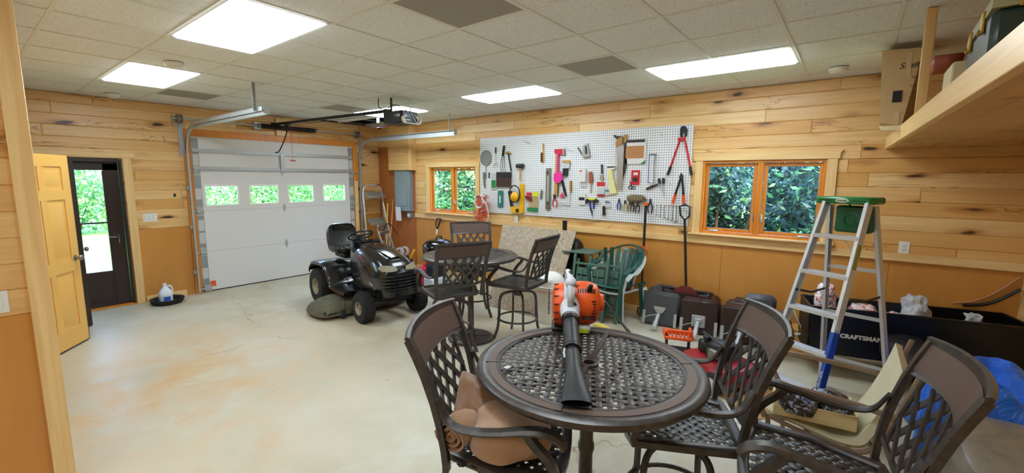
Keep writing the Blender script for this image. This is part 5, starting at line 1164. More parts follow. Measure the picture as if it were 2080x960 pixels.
p = [(-3.319, 1.794), (-3.316, 1.638), (-3.326, 1.579), (-3.319, 1.480)]; T = Tool('round_brush', 'narrow brass wire bottle brush', 'brush', p[0]); T.rod('bristles', M_brass, p[:2], .018); T.rod('stem', M_wire, p[1:4], .004)
p = [(-3.515, 1.462), (-3.513, 1.414), (-3.314, 1.420), (-3.311, 1.467)]; T = Tool('wire_rack', 'small clear wire rack below the brass brush', 'rack', p[0]); T.rods('frame', M_wire, [p[0:2], p[1:3], p[2:4], [p[0], p[3]]], .003, .03); T.rods('arms', M_wire, [[p[0], p[2]]], .002, .012)
p = [(-3.170, 1.961), (-3.067, 1.780), (-3.155, 1.780), (-3.068, 1.708), (-3.164, 1.944), (-3.123, 1.922)]; T = Tool('boxed_fitting', 'white and pink boxed fitting right of the staple gun level', 'packet', p[0]); T.card('box', M_wcard, p[0], p[1], .03); T.card('clear_bag', M_clr, p[2], p[3], .008); T.card('print', mat('pink_card', ''), p[4], p[5], .002, .0385)
p = [(-3.023, 1.921), (-2.975, 1.924), (-2.957, 1.813), (-2.965, 1.758), (-3.019, 1.765), (-2.994, 1.757), (-2.976, 1.758), (-2.972, 1.625), (-2.989, 1.624)]; T = Tool('drywall_knife', 'narrow trowel with red-brown wooden handle', 'trowel', p[0]); T.flat('handle', mat('red_brown_wood', 'A2532F', .5, 0, .2, 30), p[:5], .02, .008); T.flat('blade', M_sil, p[5:9], .004, .012)
p = [(-3.180, 1.624), (-3.071, 1.450), (-3.174, 1.559), (-3.080, 1.505), (-3.137, 1.503), (-3.089, 1.459)]; T = Tool('label_packet', 'black and white labelled packet under the pink boxed fitting', 'packet', p[0]); T.card('packet', M_wcard, p[0], p[1], .012); T.card('black_band', M_blk, p[2], (p[3][0], p[3][1]+.01), .002, .0205)
p = [(-3.059, 1.522), (-3.019, 1.549), (-2.961, 1.538), (-2.894, 1.547), (-2.854, 1.520), (-2.874, 1.487), (-2.960, 1.510), (-3.017, 1.491), (-3.050, 1.470), (-2.996, 1.492), (-2.982, 1.396), (-2.958, 1.348), (-2.949, 1.281), (-2.928, 1.495), (-2.935, 1.398)]; T = Tool('work_gloves', 'black and yellow gloves slung over the blue shears', 'gloves', p[0]); T.flat('glove', M_blk, p[:9], .03, .012); T.flat('cuff', M_lime, [(q[0], q[1]+.006) for q in (p[1], p[2], p[3])]+[(p[3][0], p[3][1]-.012), (p[2][0], p[2][1]-.018), (p[1][0], p[1][1]-.012)], .034, .011)
T = Tool('blue_shears', 'blue-handled shears pointing down below the gloves', 'shears', p[9]); T.rod('handle', M_blue, p[9:11], .012); T.rod('handle', M_blue, [p[13], p[14]], .012); T.rod('blade', M_dsteel, [p[10], p[11], p[12]], [.016, .012, .003], flat=.4)
# right half
p = [(-2.829, 2.024), (-2.821, 1.893), (-2.846, 1.877), (-2.799, 1.877), (-2.789, 1.808), (-2.821, 1.792), (-2.851, 1.815)]; T = Tool('trowel', 'small pointed trowel with dark blue handle', 'trowel', p[0]); T.rod('handle', M_navy, p[:2], .013); T.flat('blade', M_sil, p[2:7], .006, .010)
p = [(-2.897, 1.781), (-2.757, 1.576), (-2.893, 1.781), (-2.768, 1.722), (-2.876, 1.704), (-2.773, 1.615), (-2.887, 1.605), (-2.762, 1.579)]; T = Tool('tape_pack', 'red and white carded tool below the pointed trowel', 'packet', p[0]); T.card('card', M_wcard, p[0], p[1], .004); T.card('red_header', M_card, p[2], p[3], .003, .013); T.card('blister', M_clr, p[4], p[5], .02, .013); T.card('red_footer', M_card, p[6], p[7], .003, .013)
p = [(-2.762, 1.681), (-2.695, 1.598), (-2.760, 1.523), (-2.685, 1.428), (-2.755, 1.673), (-2.702, 1.647), (-2.756, 1.517), (-2.691, 1.493)]
for i, (a, b, l) in enumerate(((0, 1, 'small blue-topped blister pack beside the red and white card'), (2, 3, 'small blue-topped blister pack lower down, by the black tube'))):
    T = Tool('screw_pack', l, 'packet', p[a], 'small blister packs on the pegboard'); T.card('blister', M_clr, p[a], p[b], .012); T.card('header', mat('slate_card', '5C7896', .5), p[4+2*i], p[5+2*i], .003, .021)
p = [(-2.739, 2.006), (-2.631, 2.008), (-2.625, 1.960), (-2.734, 1.951), (-2.730, 1.951), (-2.667, 1.954), (-2.637, 1.813), (-2.584, 1.630), (-2.685, 1.614), (-2.709, 1.780)]; T = Tool('wallpaper_brush', 'wide cream brush with black and white sleeve left of the hand saw', 'brush', p[0]); T.flat('sleeve', M_wcard, p[:4], .02, .008); T.flat('band', M_blk, [(p[0][0], p[0][1]-.012), (p[1][0], p[1][1]-.01), (p[1][0], p[1][1]-.028), (p[0][0], p[0][1]-.032)], .022, .0075); T.flat('bristles', M_cream, p[4:10], .022, .007)
p = [(-2.617, 2.274), (-2.529, 2.286), (-2.501, 2.254), (-2.502, 1.814), (-2.514, 1.677), (-2.575, 1.675), (-2.586, 1.941), (-2.651, 2.420), (-2.602, 2.396), (-2.534, 2.398), (-2.521, 2.333), (-2.536, 2.277), (-2.609, 2.250), (-2.622, 2.306), (-2.600, 2.352), (-2.646, 2.389)]; T = Tool('hand_saw', 'long silver-bladed hand saw with black and wood handle', 'saw', p[0]); T.flat('blade', M_sil, p[:7], .003, .03); T.flat('handle', mat('saw_handle_wood', 'B08040', .5), [p[12], p[13], p[14], p[9], p[10], p[11]], .024, .02); T.flat('upper_grip', M_blk, [p[7], p[8], p[9], p[14], p[15]], .026, .02)
p = [(-2.501, 2.409), (-2.478, 2.411), (-2.455, 2.034), (-2.471, 1.940), (-2.509, 1.807), (-2.526, 1.814), (-2.501, 2.098), (-2.503, 2.254), (-2.514, 2.410), (-2.468, 2.410), (-2.470, 2.315), (-2.505, 2.308)]; T = Tool('dark_saw', 'dark-bladed hand saw hung half behind the silver one', 'saw', p[0]); T.flat('blade', M_dsteel, p[:8], .003, .015); T.flat('handle', mat('saw_handle_wood', ''), p[8:12], .022, .006)
p = [(-2.485, 2.343), (-2.204, 2.024), (-2.478, 2.259), (-2.229, 2.098), (-2.481, 2.340), (-2.220, 2.304), (-2.388, 2.095), (-2.236, 2.034)]; T = Tool('sheet_sander_pack', 'white framed pack of brown sanding sheets right of the saws', 'packet', p[0]); T.card('frame', M_wcard, p[0], p[1], .010); T.card('sheet', M_tan, p[2], p[3], .003, .0185); T.card('black_header', M_blk, p[4], p[5], .003, .0185)
T.flat('green_corner', M_green, [(p[1][0]-.03, p[1][1]), p[1], (p[1][0], p[1][1]+.05), (p[1][0]-.06, p[1][1]+.004)], .004, .0185)
p = [(-2.391, 1.943), (-2.274, 1.750), (-2.380, 1.932), (-2.290, 1.877), (-2.334, 1.823)]; T = Tool('padlock_pack', 'red carded lock set below the sanding sheets', 'packet', p[0]); T.card('card', M_red, p[0], p[1], .006); T.card('label', M_wcard, (p[2][0]+.02, p[2][1]-.02), (p[3][0]-.01, p[3][1]), .002, .0145); T.disc('lock_body', M_dsteel, p[4], .028, .02, .014)
p = [(-2.408, 1.796), (-2.392, 1.752), (-2.380, 1.728), (-2.404, 1.712), (-2.354, 1.708)]; T = Tool('small_shears', 'small black shears left of the red carded lock', 'shears', p[0]); T.rod('blade', M_blk, p[:3], .006); T.disc('handle_loop', M_blk, p[3], .022, ring=.005); T.disc('handle_loop', M_blk, p[4], .02, ring=.005)
p = [(-2.153, 2.148), (-2.060, 2.142), (-2.081, 2.134), (-2.075, 1.768), (-2.100, 1.779), (-2.148, 1.786), (-2.150, 2.147), (-2.154, 1.783), (-2.078, 2.134), (-2.084, 2.014)]; T = Tool('hacksaw', 'hacksaw with a tall silver frame left of the red bolt cutters', 'saw', p[0]); T.rod('frame', M_sil, [p[0], p[1], p[2], p[3], p[5]], .007, .02); T.rod('blade', M_blue, [p[6], p[7]], .005, .02, flat=.4); T.rod('grip', M_sil, [p[8], p[9]], .012, .02)
p = [(-2.172, 1.699), (-2.098, 1.732), (-2.027, 1.760), (-2.159, 1.691)]; T = Tool('folding_knife', 'black-handled shears lying level below the hacksaw', 'shears', p[0]); T.rod('grip', M_blk, p[:3], [.018, .02, .012, .008], .02, flat=.6)
p = [(-2.013, 1.833), (-1.998, 1.766), (-1.973, 1.697), (-1.961, 1.649), (-1.956, 1.839), (-1.949, 1.770), (-1.942, 1.683), (-1.938, 1.605)]
for i, l in ((0, 'black-handled screwdriver, left of the pair under the bolt cutters'), (4, 'black-handled screwdriver, right of the pair under the bolt cutters')):
    T = Tool('screwdriver', l, 'screwdriver', p[i], 'screwdrivers on the pegboard'); T.rod('handle', M_blk, p[i:i+2], .017, .02); T.rod('shank', M_sil, p[i+1:i+4], .004, .02)
p = [(-1.776, 2.427), (-1.767, 2.462), (-1.737, 2.479), (-1.704, 2.458), (-1.691, 2.422), (-1.694, 2.352), (-1.717, 2.339), (-1.720, 2.389), (-1.736, 2.411), (-1.749, 2.390), (-1.749, 2.340), (-1.769, 2.356), (-1.764, 2.334), (-1.799, 2.220), (-1.868, 1.987), (-1.904, 1.881), (-1.721, 2.332), (-1.676, 2.166), (-1.632, 1.979), (-1.612, 1.878), (-1.797, 2.331), (-1.708, 2.341), (-1.710, 2.310), (-1.791, 2.299)]
T = Tool('bolt_cutters', 'large red-armed bolt cutters at the upper right of the pegboard', 'bolt cutters', p[0]); T.flat('jaws', M_blk, p[:12], .03, .01); T.rod('arm', M_red, p[12:15], .014, .025, flat=.6); T.rod('grip', M_blk, p[14:16], .018, .025); T.rod('arm', M_red, p[16:19], .014, .025, flat=.6); T.rod('grip', M_blk, p[18:20], .018, .025); T.flat('hinge_plate', M_red, p[20:24], .03, .012)
p = [(-1.759, 1.863), (-1.736, 1.907), (-1.707, 1.866), (-1.713, 1.820), (-1.754, 1.819), (-1.743, 1.834), (-1.769, 1.731), (-1.796, 1.636), (-1.822, 1.522), (-1.723, 1.834), (-1.706, 1.732), (-1.697, 1.630), (-1.682, 1.521)]; T = Tool('loppers', 'black loppers with orange grips below the bolt cutters', 'loppers', p[1]); T.flat('blades', M_dsteel, p[:5], .014, .012); T.rod('arm', M_blk, p[5:8], .014, .02); T.rod('grip', M_orange, p[7:9], .019, .02); T.rod('arm', M_blk, p[9:12], .014, .02); T.rod('grip', M_orange, p[11:13], .019, .02)
p = [(-2.393, 1.610), (-2.351, 1.636), (-2.269, 1.635), (-2.172, 1.635), (-2.145, 1.608), (-2.169, 1.560), (-2.231, 1.530), (-2.297, 1.534), (-2.363, 1.547)]; T = Tool('camouflage_gloves', 'camouflage cloth gloves bunched above the row of pliers', 'gloves', p[0])
g = lump(None, (.10, -.05, -.04), .125, .035, .048, seed=12, amp=.13, flat=False); g.build('cloth', M_camo, T.t)
pl = [(410,640, 'blue-handled', M_blue, 'first of the pliers row from the left'), (460,652, 'yellow-handled', mat('yellow_grip', 'D8C060', .5), 'second of the pliers row'), (500,655, 'steel', M_steel, 'third in the pliers row, steel handles'), (524,655, 'small black', M_blk, 'fourth in the pliers row'), (568,665, 'black', M_dsteel, 'fifth in the pliers row, under the camouflage gloves'), (676,640, 'large black', M_blk, 'last and largest of the pliers row, right of the gloves')]
PP = [(-2.550, 1.557), (-2.464, 1.541), (-2.396, 1.538), (-2.356, 1.540), (-2.283, 1.527), (-2.112, 1.572)]
for q, (cx, cy, nm, m, l) in zip(PP, pl):
    T = Tool('pliers', nm+'-handled pliers, '+l if 'handled' not in nm else nm+' pliers, '+l, 'pliers', q, 'pliers along the pegboard bottom'); k = 1.25 if 'large' in nm else 1.0
    x, z = q; T.flat('jaws', M_dsteel, [(x-.006*k, z), (x+.006*k, z), (x+.013*k, z-.05*k), (x-.013*k, z-.05*k)], .014, .008); 
    for s in (-1, 1): T.rod('handle', m, [(x+s*.006, z-.045*k), (x+s*.024*k, z-.085*k), (x+s*.018*k, z-.15*k)], .008, .015, sm=True)
PP = [(-2.027, 1.490), (-1.974, 1.490), (-1.924, 1.490), (-1.871, 1.489), (-1.819, 1.489), (-1.773, 1.488)]
for i, (x, z) in enumerate(PP):
    h = .115+.012*i; T = Tool('wrench', 'combination wrench, %s of the six hung in a row at the lower right' % ['first (smallest)', 'second', 'third', 'fourth', 'fifth', 'last (largest)'][i], 'wrench', (x, z), 'combination wrenches on the pegboard'); r_ = .009+.0012*i
    m = MB(); m.tube([(0, -.012, 0), (0, -.012, -h)], r_*.42, 8, flat=.6); 
    m.lathe([(r_*.5, -.004), (r_, -.004), (r_, .004), (r_*.5, .004), (r_*.5, -.004)], 14, (0, -.012, 0), 'y'); m.prism([(-r_*.4, -h), (-r_*1.25, -h-r_*1.0), (-r_*1.0, -h-r_*2.4), (-r_*.45, -h-r_*1.4), (r_*.45, -h-r_*1.4), (r_*1.0, -h-r_*2.4), (r_*1.25, -h-r_*1.0), (r_*.4, -h)], -.017, -.007); m.build('shank', M_sil, T.t)
p = [(-2.790, 1.446), (-2.754, 1.451), (-2.738, 1.323), (-2.796, 1.319), (-2.782, 1.446), (-2.762, 1.467)]; T = Tool('nozzle_tube', 'black flared nozzle at the bottom left of the blue shears side', 'nozzle', p[0]); T.flat('body', M_blk, [p[0], p[1], (p[2][0]-.012, p[2][1]+.02), p[2], p[3], (p[3][0]+.012, p[3][1]+.02)], .022, .008)
for i, (a, l) in enumerate((([(-4.189, 2.403), (-4.111, 2.374), (-4.064, 2.366)], 'bare wire hook near the top left'), ([(-3.424, 2.284), (-3.356, 2.236), (-3.284, 2.226)], 'bare wire hook right of the hatchet head'), ([(-2.018, 2.398), (-2.001, 2.382), (-2.008, 2.371)], 'bare wire hook left of the bolt cutter head'), ([(-1.873, 1.796), (-1.859, 1.759), (-1.853, 1.756)], 'bare wire hook left of the lopper blades'))):
    T = Tool('peg_hook', l, 'hook', a[0], 'empty wire hooks on the pegboard'); T.rod('wire', M_wire, a, .003, .02, sm=True)

# ------------------------------------------------------------------ cords beside the pegboard, wall fittings
c0 = [(-5.045, 1.432), (-4.879, 1.438), (-4.981, 1.241)]
t = thing('extension_cord_coil', 'coiled orange and white extension cords hanging at the left end of the pegboard', 'cord', (W-.06, -c0[0][0], c0[0][1]), RZR)
rr = random.Random(5)
m = MB()
for k in range(5): r_ = .075+.006*k; m.tube([(r_*math.cos(R(20*i)), -.03-.014*k, r_*1.15*math.sin(R(20*i))) for i in range(18)], .008, 6, closed=True)
m.tube(smoothpath([(.07, -.09, .05), (.17, -.09, -.05), (.21, -.08, -.22), (.17, -.08, -.36), (.10, -.08, -.43)], 6), .008, 6); m.build('white_coil', M_whitep, t)
m = MB()
for k in range(9):
    pts = [(rr.uniform(-.11, .20), -.02-rr.uniform(0, .07), .10-.055*i+rr.uniform(-.05, .05)) for i in range(10)]; m.tube(smoothpath(pts, 4), .0055, 6)
m.build('orange_loops', mat('orange_cord', 'E0502A', .5), t)
m = MB()
for k in range(2): m.tube(smoothpath([(rr.uniform(-.12, -.06), -.04, .06), (-.15, -.05, -.1), (-.11, -.05, -.3), (.02, -.04, -.36), (.05, -.03, -.2)], 5), .005, 6)
m.build('tan_cord', mat('tan_cord', 'B8935A', .5), t)
switch('wall_outlet', 'white outlet under the pegboard, below the yellow ear muffs', (W-.028, 4.33, 1.165), RZR, .07, 'outlet')
t = thing('breaker_panel', 'grey metal electrical panel with a note, under the boxed pine bulkhead', 'electrical panel', (W-.015, 7.135, 1.56), RZR)
M_gp = mat('grey_enamel', '8B97A4', .45, .1, .06, 4); MB().box((0, -.05, 0), (.46, .10, .80), .004).build('cabinet', M_gp, t); d = MB().box((0, -.105, -.04), (.30, .01, .52), .004).box((-.13, -.112, .06), (.012, .006, .05), .002).build('panel_door', M_gp, t)
t = MB().box((0, -.012, 0), (.17, .002, .28)).build('paper_note', M_paper, loc=(W-.125, 7.24, 1.10)); t.rotation_euler = (R(3), 0, RZR); tag(t, 'white paper sheet hanging under the grey electrical panel', 'paper')
t = thing('power_socket', 'grey surface-mounted power socket right of the hanging paper', 'outlet', (W-.015, 6.99, 1.08), RZR); MB().box((0, -.03, 0), (.12, .06, .12), .008).build('socket_box', M_gp, t); MB().lathe([(0, -.0), (.035, 0), (.032, -.012), (0, -.014)], 20, (0, -.06, 0), 'y').build('receptacle', M_whitep, t); MB().tube([(.0, -.03, .06), (.01, -.03, .12)], .012, 8).build('conduit', M_gp, t)
# extension pole saw and snow shovel leaning on the right wall
def lean(name, label, cat, foot, top): 
    t = thing(name, label, cat, foot); a = Vector(top)-Vector(foot); return t, (lambda k: tuple(a*k)), a
t, f, a = lean('pole_saw', 'black and orange extension tree pruner leaning against the wall right of the green chairs', 'pole pruner', (5.50, 2.12, .02), (5.61, 2.155, 1.50))
MB().tube([f(.10), f(.62)], .013, 10).build('lower_pole', M_black, t); MB().tube([f(.62), f(1.0)], .017, 10).build('upper_pole', M_black, t); MB().tube([f(.53), f(.63)], .024, 10).build('clamp', M_orange, t); MB().lathe([(0, -.02), (.03, -.018), (.032, .01), (.02, .02), (0, .022)], 14, f(1.0)).build('end_ball', M_orange, t)
m = MB().box((.0, -.01, .10), (.03, .05, .14), .006); m.tube(smoothpath([(0, .03, .12), (0, .04, .05), (-.01, 0, .01), (0, -.03, .03)], 4), .010, 8); m.tube([(0, -.02, .12), (.0, -.045, .02)], .008, 8); m.build('pruner_head', M_black, t); MB().tube([f(.60), (f(.60)[0], f(.60)[1]-.06, f(.60)[2]-.02), (f(.6)[0], f(.6)[1]-.03, f(.6)[2]-.10)], .004, 6).build('pull_cord', M_black, t)
MB().tube([f(.14), f(.20)], .016, 8).build('pole_sticker', M_whitep, t)
t, f, a = lean('snow_shovel', 'snow shovel with long black shaft, D-grip and dark red scoop, leaning behind the boat seats', 'shovel', (5.50, 1.55, .42), (5.61, 1.66, 1.47))
MB().tube([f(.02), f(.88)], .016, 10).build('shaft', M_black, t); q = Vector(f(1.0)); b = Vector(f(.86))
MB().tube([tuple(b), (b.x, b.y+.055, b.z+.06), (q.x, q.y+.062, q.z+.02), (q.x, q.y, q.z+.045), (q.x, q.y-.062, q.z+.02), (b.x, b.y-.055, b.z+.06)], .013, 8, closed=True).build('d_grip', M_black, t)
m = MB(); m.grid(lambda p, q: (-.03-.10*q**2+.02*math.sin(p*math.pi), .29-.58*p, .05-.34*q), 12, 6); m.build('scoop', mat('dark_plum_plastic', '2A1016', .4), t, fix=False, thick=.006)
MB().prism([(-.16, .02), (.16, .02), (.06, .10), (-.06, .10)], -.035, -.015, 'yz').build('socket', mat('dark_red_plastic', '6E1A24', .4), t); MB().tube([(-.02, .30, .055), (-.02, -.30, .055)], .014, 8).build('scoop_lip', M_black, t)
t, f, a = lean('garden_spade', 'spade leaning near the corner, its D-grip showing above the black grill', 'spade', (5.45, 6.17, 0), (5.64, 6.15, 1.08))
MB().tube([f(.30), f(.72)], .017, 10).build('shaft', M_hnd, t); MB().tube([f(.72), f(.80)], .019, 10).build('white_band', M_whitep, t); q = Vector(f(1.0)); b = Vector(f(.80))
MB().tube([tuple(b), (b.x, b.y+.045, b.z+.09), (q.x, q.y+.05, q.z-.02), (q.x, q.y-.05, q.z-.02), (b.x, b.y-.045, b.z+.09)], .014, 8, closed=True).build('d_grip', M_black, t); m = MB(); m.grid(lambda p, q_: (.0+.02*math.sin(p*math.pi)+.19*(.30-.30*q_), -.10+.20*p, .33-.33*q_), 6, 4); m.build('blade', M_dsteel, t, fix=False, thick=.004)
# ------------------------------------------------------------------ step ladder
t = thing('step_ladder', 'tall aluminium step ladder with green top and blue lower rail', 'ladder', (4.15, .05, 0))
O = Vector((4.15, .05, 0)); V3 = Vector
def lr(p0, p1, z): q = z/1.68; return V3((p0[0]+(p1[0]-p0[0])*q, p0[1]+(p1[1]-p0[1])*q, z)) - O
FL0, FL1, FR0, FR1 = (3.96, .50), (4.215, .17), (3.73, .12), (4.12, -.085)
BL0, BL1, BR0, BR1 = (4.66, .10), (4.40, .155), (4.58, -.36), (4.33, -.12)
ch_sec = [(-.032, -.012), (.032, -.012), (.032, .012), (.029, .012), (.029, -.009), (-.029, -.009), (-.029, .012), (-.032, .012)]
wdir = (V3((FL0[0], FL0[1], 0))-V3((FR0[0], FR0[1], 0))).normalized()
for nm, a, b, sgn in (('front_rail', FL0, FL1, 1), ('front_rail', FR0, FR1, -1)):
    m = MB(); m.sweep([lr(a, b, .02), lr(a, b, 1.66)], [(p, q*-sgn) for p, q in ch_sec], up=tuple(wdir)); o = m.build(nm, M_alu, t)
    if sgn < 0: q = MB(); q.sweep([lr(a, b, .03)+V3((0, 0, 0)), lr(a, b, .72)], [(-.0335, -.0135), (.0335, -.0135), (.0335, .0135), (-.0335, .0135)], up=tuple(wdir)); o2 = q.build('blue_sleeve', mat('ladder_blue', '2F55B8', .35, .3), o); q = MB(); q.sweep([lr(a, b, .20), lr(a, b, .50)], [(-.024, -.0145), (.024, -.0145), (.024, .0145), (-.024, .0145)], up=tuple(wdir)); q.build('brand_strip', mat('deep_blue', '1738A0', .35), o); q = MB(); q.sweep([lr(a, b, 1.18), lr(a, b, 1.36)], [(-.02, -.0148), (.02, -.0148), (.02, .0148), (-.02, .0148)], up=tuple(wdir)); q.build('yellow_label', mat('olive_yellow_label', 'A8A43A', .5, 0, .3, 50), o); q = MB(); q.sweep([lr(a, b, .74), lr(a, b, .86)], [(-.018, -.0145), (.018, -.0145), (.018, .0145), (-.018, .0145)], up=tuple(wdir)); q.build('white_label', M_wcard, o)
    MB().box(tuple(lr(a, b, .02)), (.08, .05, .04), .006, rot=(0, 0, math.atan2(wdir.y, wdir.x)+R(90))).build('foot', M_rubber, t)
for nm, a, b, sgn in (('rear_rail', BL0, BL1, 1), ('rear_rail', BR0, BR1, -1)):
    m = MB(); m.sweep([lr(a, b, .02), lr(a, b, 1.63)], [(p*.7, q*-sgn) for p, q in ch_sec], up=tuple(wdir)); m.build(nm, M_alu, t); MB().box(tuple(lr(a, b, .02)), (.06, .04, .04), .006, rot=(0, 0, math.atan2(wdir.y, wdir.x)+R(90))).build('foot', M_rubber, t)
for z in (.27, .555, .84, 1.125, 1.41):
    a, b = lr(FL0, FL1, z), lr(FR0, FR1, z); m = MB(); d = (b-a).normalized(); n_ = V3((-d.y, d.x, 0)); n_ = n_ if n_.x > 0 else -n_
    m.sweep([a, b], [(-.04, -.022), (-.037, -.022), (-.037, .0), (.037, .0), (.037, -.022), (.04, -.022), (.04, .004), (-.04, .004)], up=(0, 0, 1))
    for k in range(5): m.sweep([a+n_*(-.03+.015*k)+V3((0, 0, .005)), b+n_*(-.03+.015*k)+V3((0, 0, .005))], [(-.003, -.001), (.003, -.001), (.003, .002), (-.003, .002)])
    st = m.build('step', M_alu, t)
    if z in (.27, 1.41):
        m = MB(); 
        for s_, p, q in ((1, FL0, FL1), (-1, FR0, FR1)):
            e = lr(p, q, z-.13); c = (a if s_ > 0 else b) + (d*.10 if s_ > 0 else -d*.10) - V3((0, 0, .02)); m.bar(tuple(e), tuple(c), .022, .003, up=(0, 1, 0))
        m.build('step_brace', M_alu, st)
for z in (.30, .72, 1.12):
    a, b = lr(BL0, BL1, z), lr(BR0, BR1, z); MB().bar(tuple(a), tuple(b), .004, .030).build('rear_brace', M_alu, t)
for p0, p1, q0, q1 in ((FL0, FL1, BL0, BL1), (FR0, FR1, BR0, BR1)):
    a, b = lr(p0, p1, .96), lr(q0, q1, .92); mid = (a+b)/2-V3((0, 0, .03)); MB().bar(tuple(a), tuple(mid), .004, .018).bar(tuple(mid), tuple(b), .004, .018).build('spreader', M_dsteel, t)
ct = (V3((FL1[0], FL1[1], 0))+V3((FR1[0], FR1[1], 0))+V3((BL1[0], BL1[1], 0))+V3((BR1[0], BR1[1], 0)))/4 - O; ang = math.atan2(wdir.y, wdir.x)
ang = math.atan2(.255, .10)
cap = MB().at((ct.x, ct.y, 1.675), (0, 0, ang)); cap.box((0, 0, 0), (.36, .26, .052), .012); capo = cap.build('top_cap', mat('ladder_green', '0F7A3C', .35, 0, .06), t)
cb = MB().at((ct.x, ct.y, 1.675), (0, 0, ang))
for s_ in (-.11, .11): cb.box((s_, .1305, 0), (.085, .002, .006))
cb.build('cap_slots', M_black, capo)
lg = MB().at((ct.x, ct.y, 1.675), (0, 0, ang)); lg.lathe([(0, .1300), (.045, .1300), (.045, .1320), (0, .1325)], 24, (0, 0, 0), 'y', sx=.36, sy=1.0) ; lg.build('oval_badge', M_whitep, capo)
lt_ = MB().at((ct.x, ct.y, 1.675), (0, 0, ang)); add_text(lt_, 'WERNER', .017, (0, .1335, -.001), (R(90), 0, R(180)), depth=.0004, bold=.0006); lt_.build('badge_text', M_green, capo)
bt = MB(); a_ = lr(FR0, FR1, .35); d_ = (lr(FR0, FR1, .9)-lr(FR0, FR1, .1)).normalized(); v_, f_ = text_mesh('WERNER', .045, .0003, .001); nn = V3((-.87, .5, 0)).normalized(); nn = (nn - d_*nn.dot(d_)).normalized(); up_ = nn.cross(d_)
bt.add([tuple(a_ + nn*.0345*1.0 + d_*p[0] + up_*p[1]*.55) for p in v_], f_); bt.build('rail_text', M_whitep, t, fix=False)
# green case standing behind the ladder top
t = thing('green_case', 'dark green moulded plastic tool case hung under the ladder top, between its rails', 'tool case', (4.36, -.01, 1.42), ang)
M_gcase = mat('dark_green_case', '0B5A34', .4, 0, .08); MB().box((0, -.0, .105), (.235, .10, .21), .014).build('shell', M_gcase, t); m = MB(); m.lathe([(.06, .0), (.06, .006), (.05, .008), (.045, .002)], 28, (.0, .05, .10), 'y'); m.lathe([(.03, .0), (.03, .006), (.0, .008)], 28, (0, .05, .10), 'y'); m.build('round_recess', M_gcase, t)
MB().tube([(-.07, .0, .212), (-.06, 0, .232), (.0, 0, .236), (.03, 0, .232), (.045, 0, .212)], .009, 8).build('carry_handle', M_gcase, t)

# ------------------------------------------------------------------ black dump cart by the wall
t = thing('dump_cart', 'black steel lawn cart with white CRAFTSMAN lettering, filled with plastic bags', 'cart', (5.26, -.44, 0), math.atan2(-1.57, .40)); M_cart = mat('cart_black', '08080A', .35, 0, .1)
m = MB(); hw, hd = .76, .215; zt, zb = .66, .22; w_ = .008
for s_ in (-1, 1):
    m.loft([[(-hw+.02, s_*hd*.93, zb), (hw, s_*hd*.93, zb), (hw, s_*hd*.93-w_, zb), (-hw+.02, s_*hd*.93-w_, zb)], [(-hw, s_*hd, zt), (hw+.02, s_*hd, zt), (hw+.02, s_*hd-w_, zt), (-hw, s_*hd-w_, zt)]], smooth=False)
    m.box((0, s_*(hd+.004), zt), (2*hw, .024, .022), .005)
for s_ in (-1, 1): m.box((s_*(hw), 0, (zt+zb)/2), (.008, 2*hd, zt-zb)); m.box((s_*hw, 0, zt), (.022, 2*hd, .022), .005)
m.box((0, 0, zb), (2*hw-.02, 2*hd*.93, .008)); m.build('cart_bed', M_cart, t)
for s_ in (-1, 1): m = MB(); m.lathe([(.08, -.04), (.15, -.045), (.18, -.02), (.18, .02), (.15, .045), (.08, .04), (.08, -.04)], 28, (.18, s_*.17, .18), 'y'); w0 = m.build('wheel', M_rubber, t); MB().lathe([(0, -.02), (.085, -.03), (.085, .03), (0, .02)], 20, (.18, s_*.17, .18), 'y').build('rim', M_whitep, w0)
MB().box((-.1, 0, .19), (1.2, .04, .05), .005).box((.18, 0, .18), (.03, .30, .03), .004).build('frame', M_cart, t)
lx = MB(); add_text(lx, 'CRAFTSMAN', .052, (-.355, -hd-.003, .41), (R(88), 0, 0), bold=.0028, spacing=1.08, depth=.0008); lx.build('lettering', M_whitep, t)
cm = t.matrix_basis.copy(); cm = Matrix.Translation(t.location) @ Matrix.Rotation(t.rotation_euler[2], 4, 'Z')
def cartp(x, y, z): return tuple(cm @ V3((x, y, z)))
def film_mat():
    s = NT('clear_film'); v = s.coord(); f = s.noise(v, 14, 4, .6, 1.5); s.P(col=C8('DADCE0'), rough=.12, trans=.25, ior=1.2, alpha=.92); s.bump(f, .9, .03); return s.m
M_film = film_mat()
bg_ = lump(None, (0, 0, .12), .19, .085, .14, seed=31, amp=.10, nu=80, nv=50); crumple(bg_, (0, 0, .06), .035, 10, seed=2); o = bg_.build('clear_plastic_bag', M_film, loc=cartp(.08, .02, .52)); tag(o, 'large crumpled clear plastic sheet in the black cart', 'plastic bag')
bg_ = lump(None, (0, 0, .04), .06, .05, .05, seed=33, amp=.2); o = bg_.build('clear_plastic_bag', M_film, loc=cartp(.43, -.10, .62)); tag(o, 'small crumpled clear plastic bit at the cart rim right of the large sheet', 'plastic bag')
def print_mat():
    s = NT('printed_bag'); v = s.coord(); n1 = s.noise(v, 16, 3, .6, 1.5); col = s.ramp(n1, [(.0, C8('E9E6E8')), (.46, C8('E9E6E8')), (.50, C8('D03038')), (.56, C8('E9E6E8')), (.60, C8('2A3FB0')), (.7, C8('20307A'))], 'CONSTANT'); s.P(col=col, rough=.18, coat=.6); s.bump(s.noise(v, 22, 3), .6, .02); return s.m
M_print = print_mat()
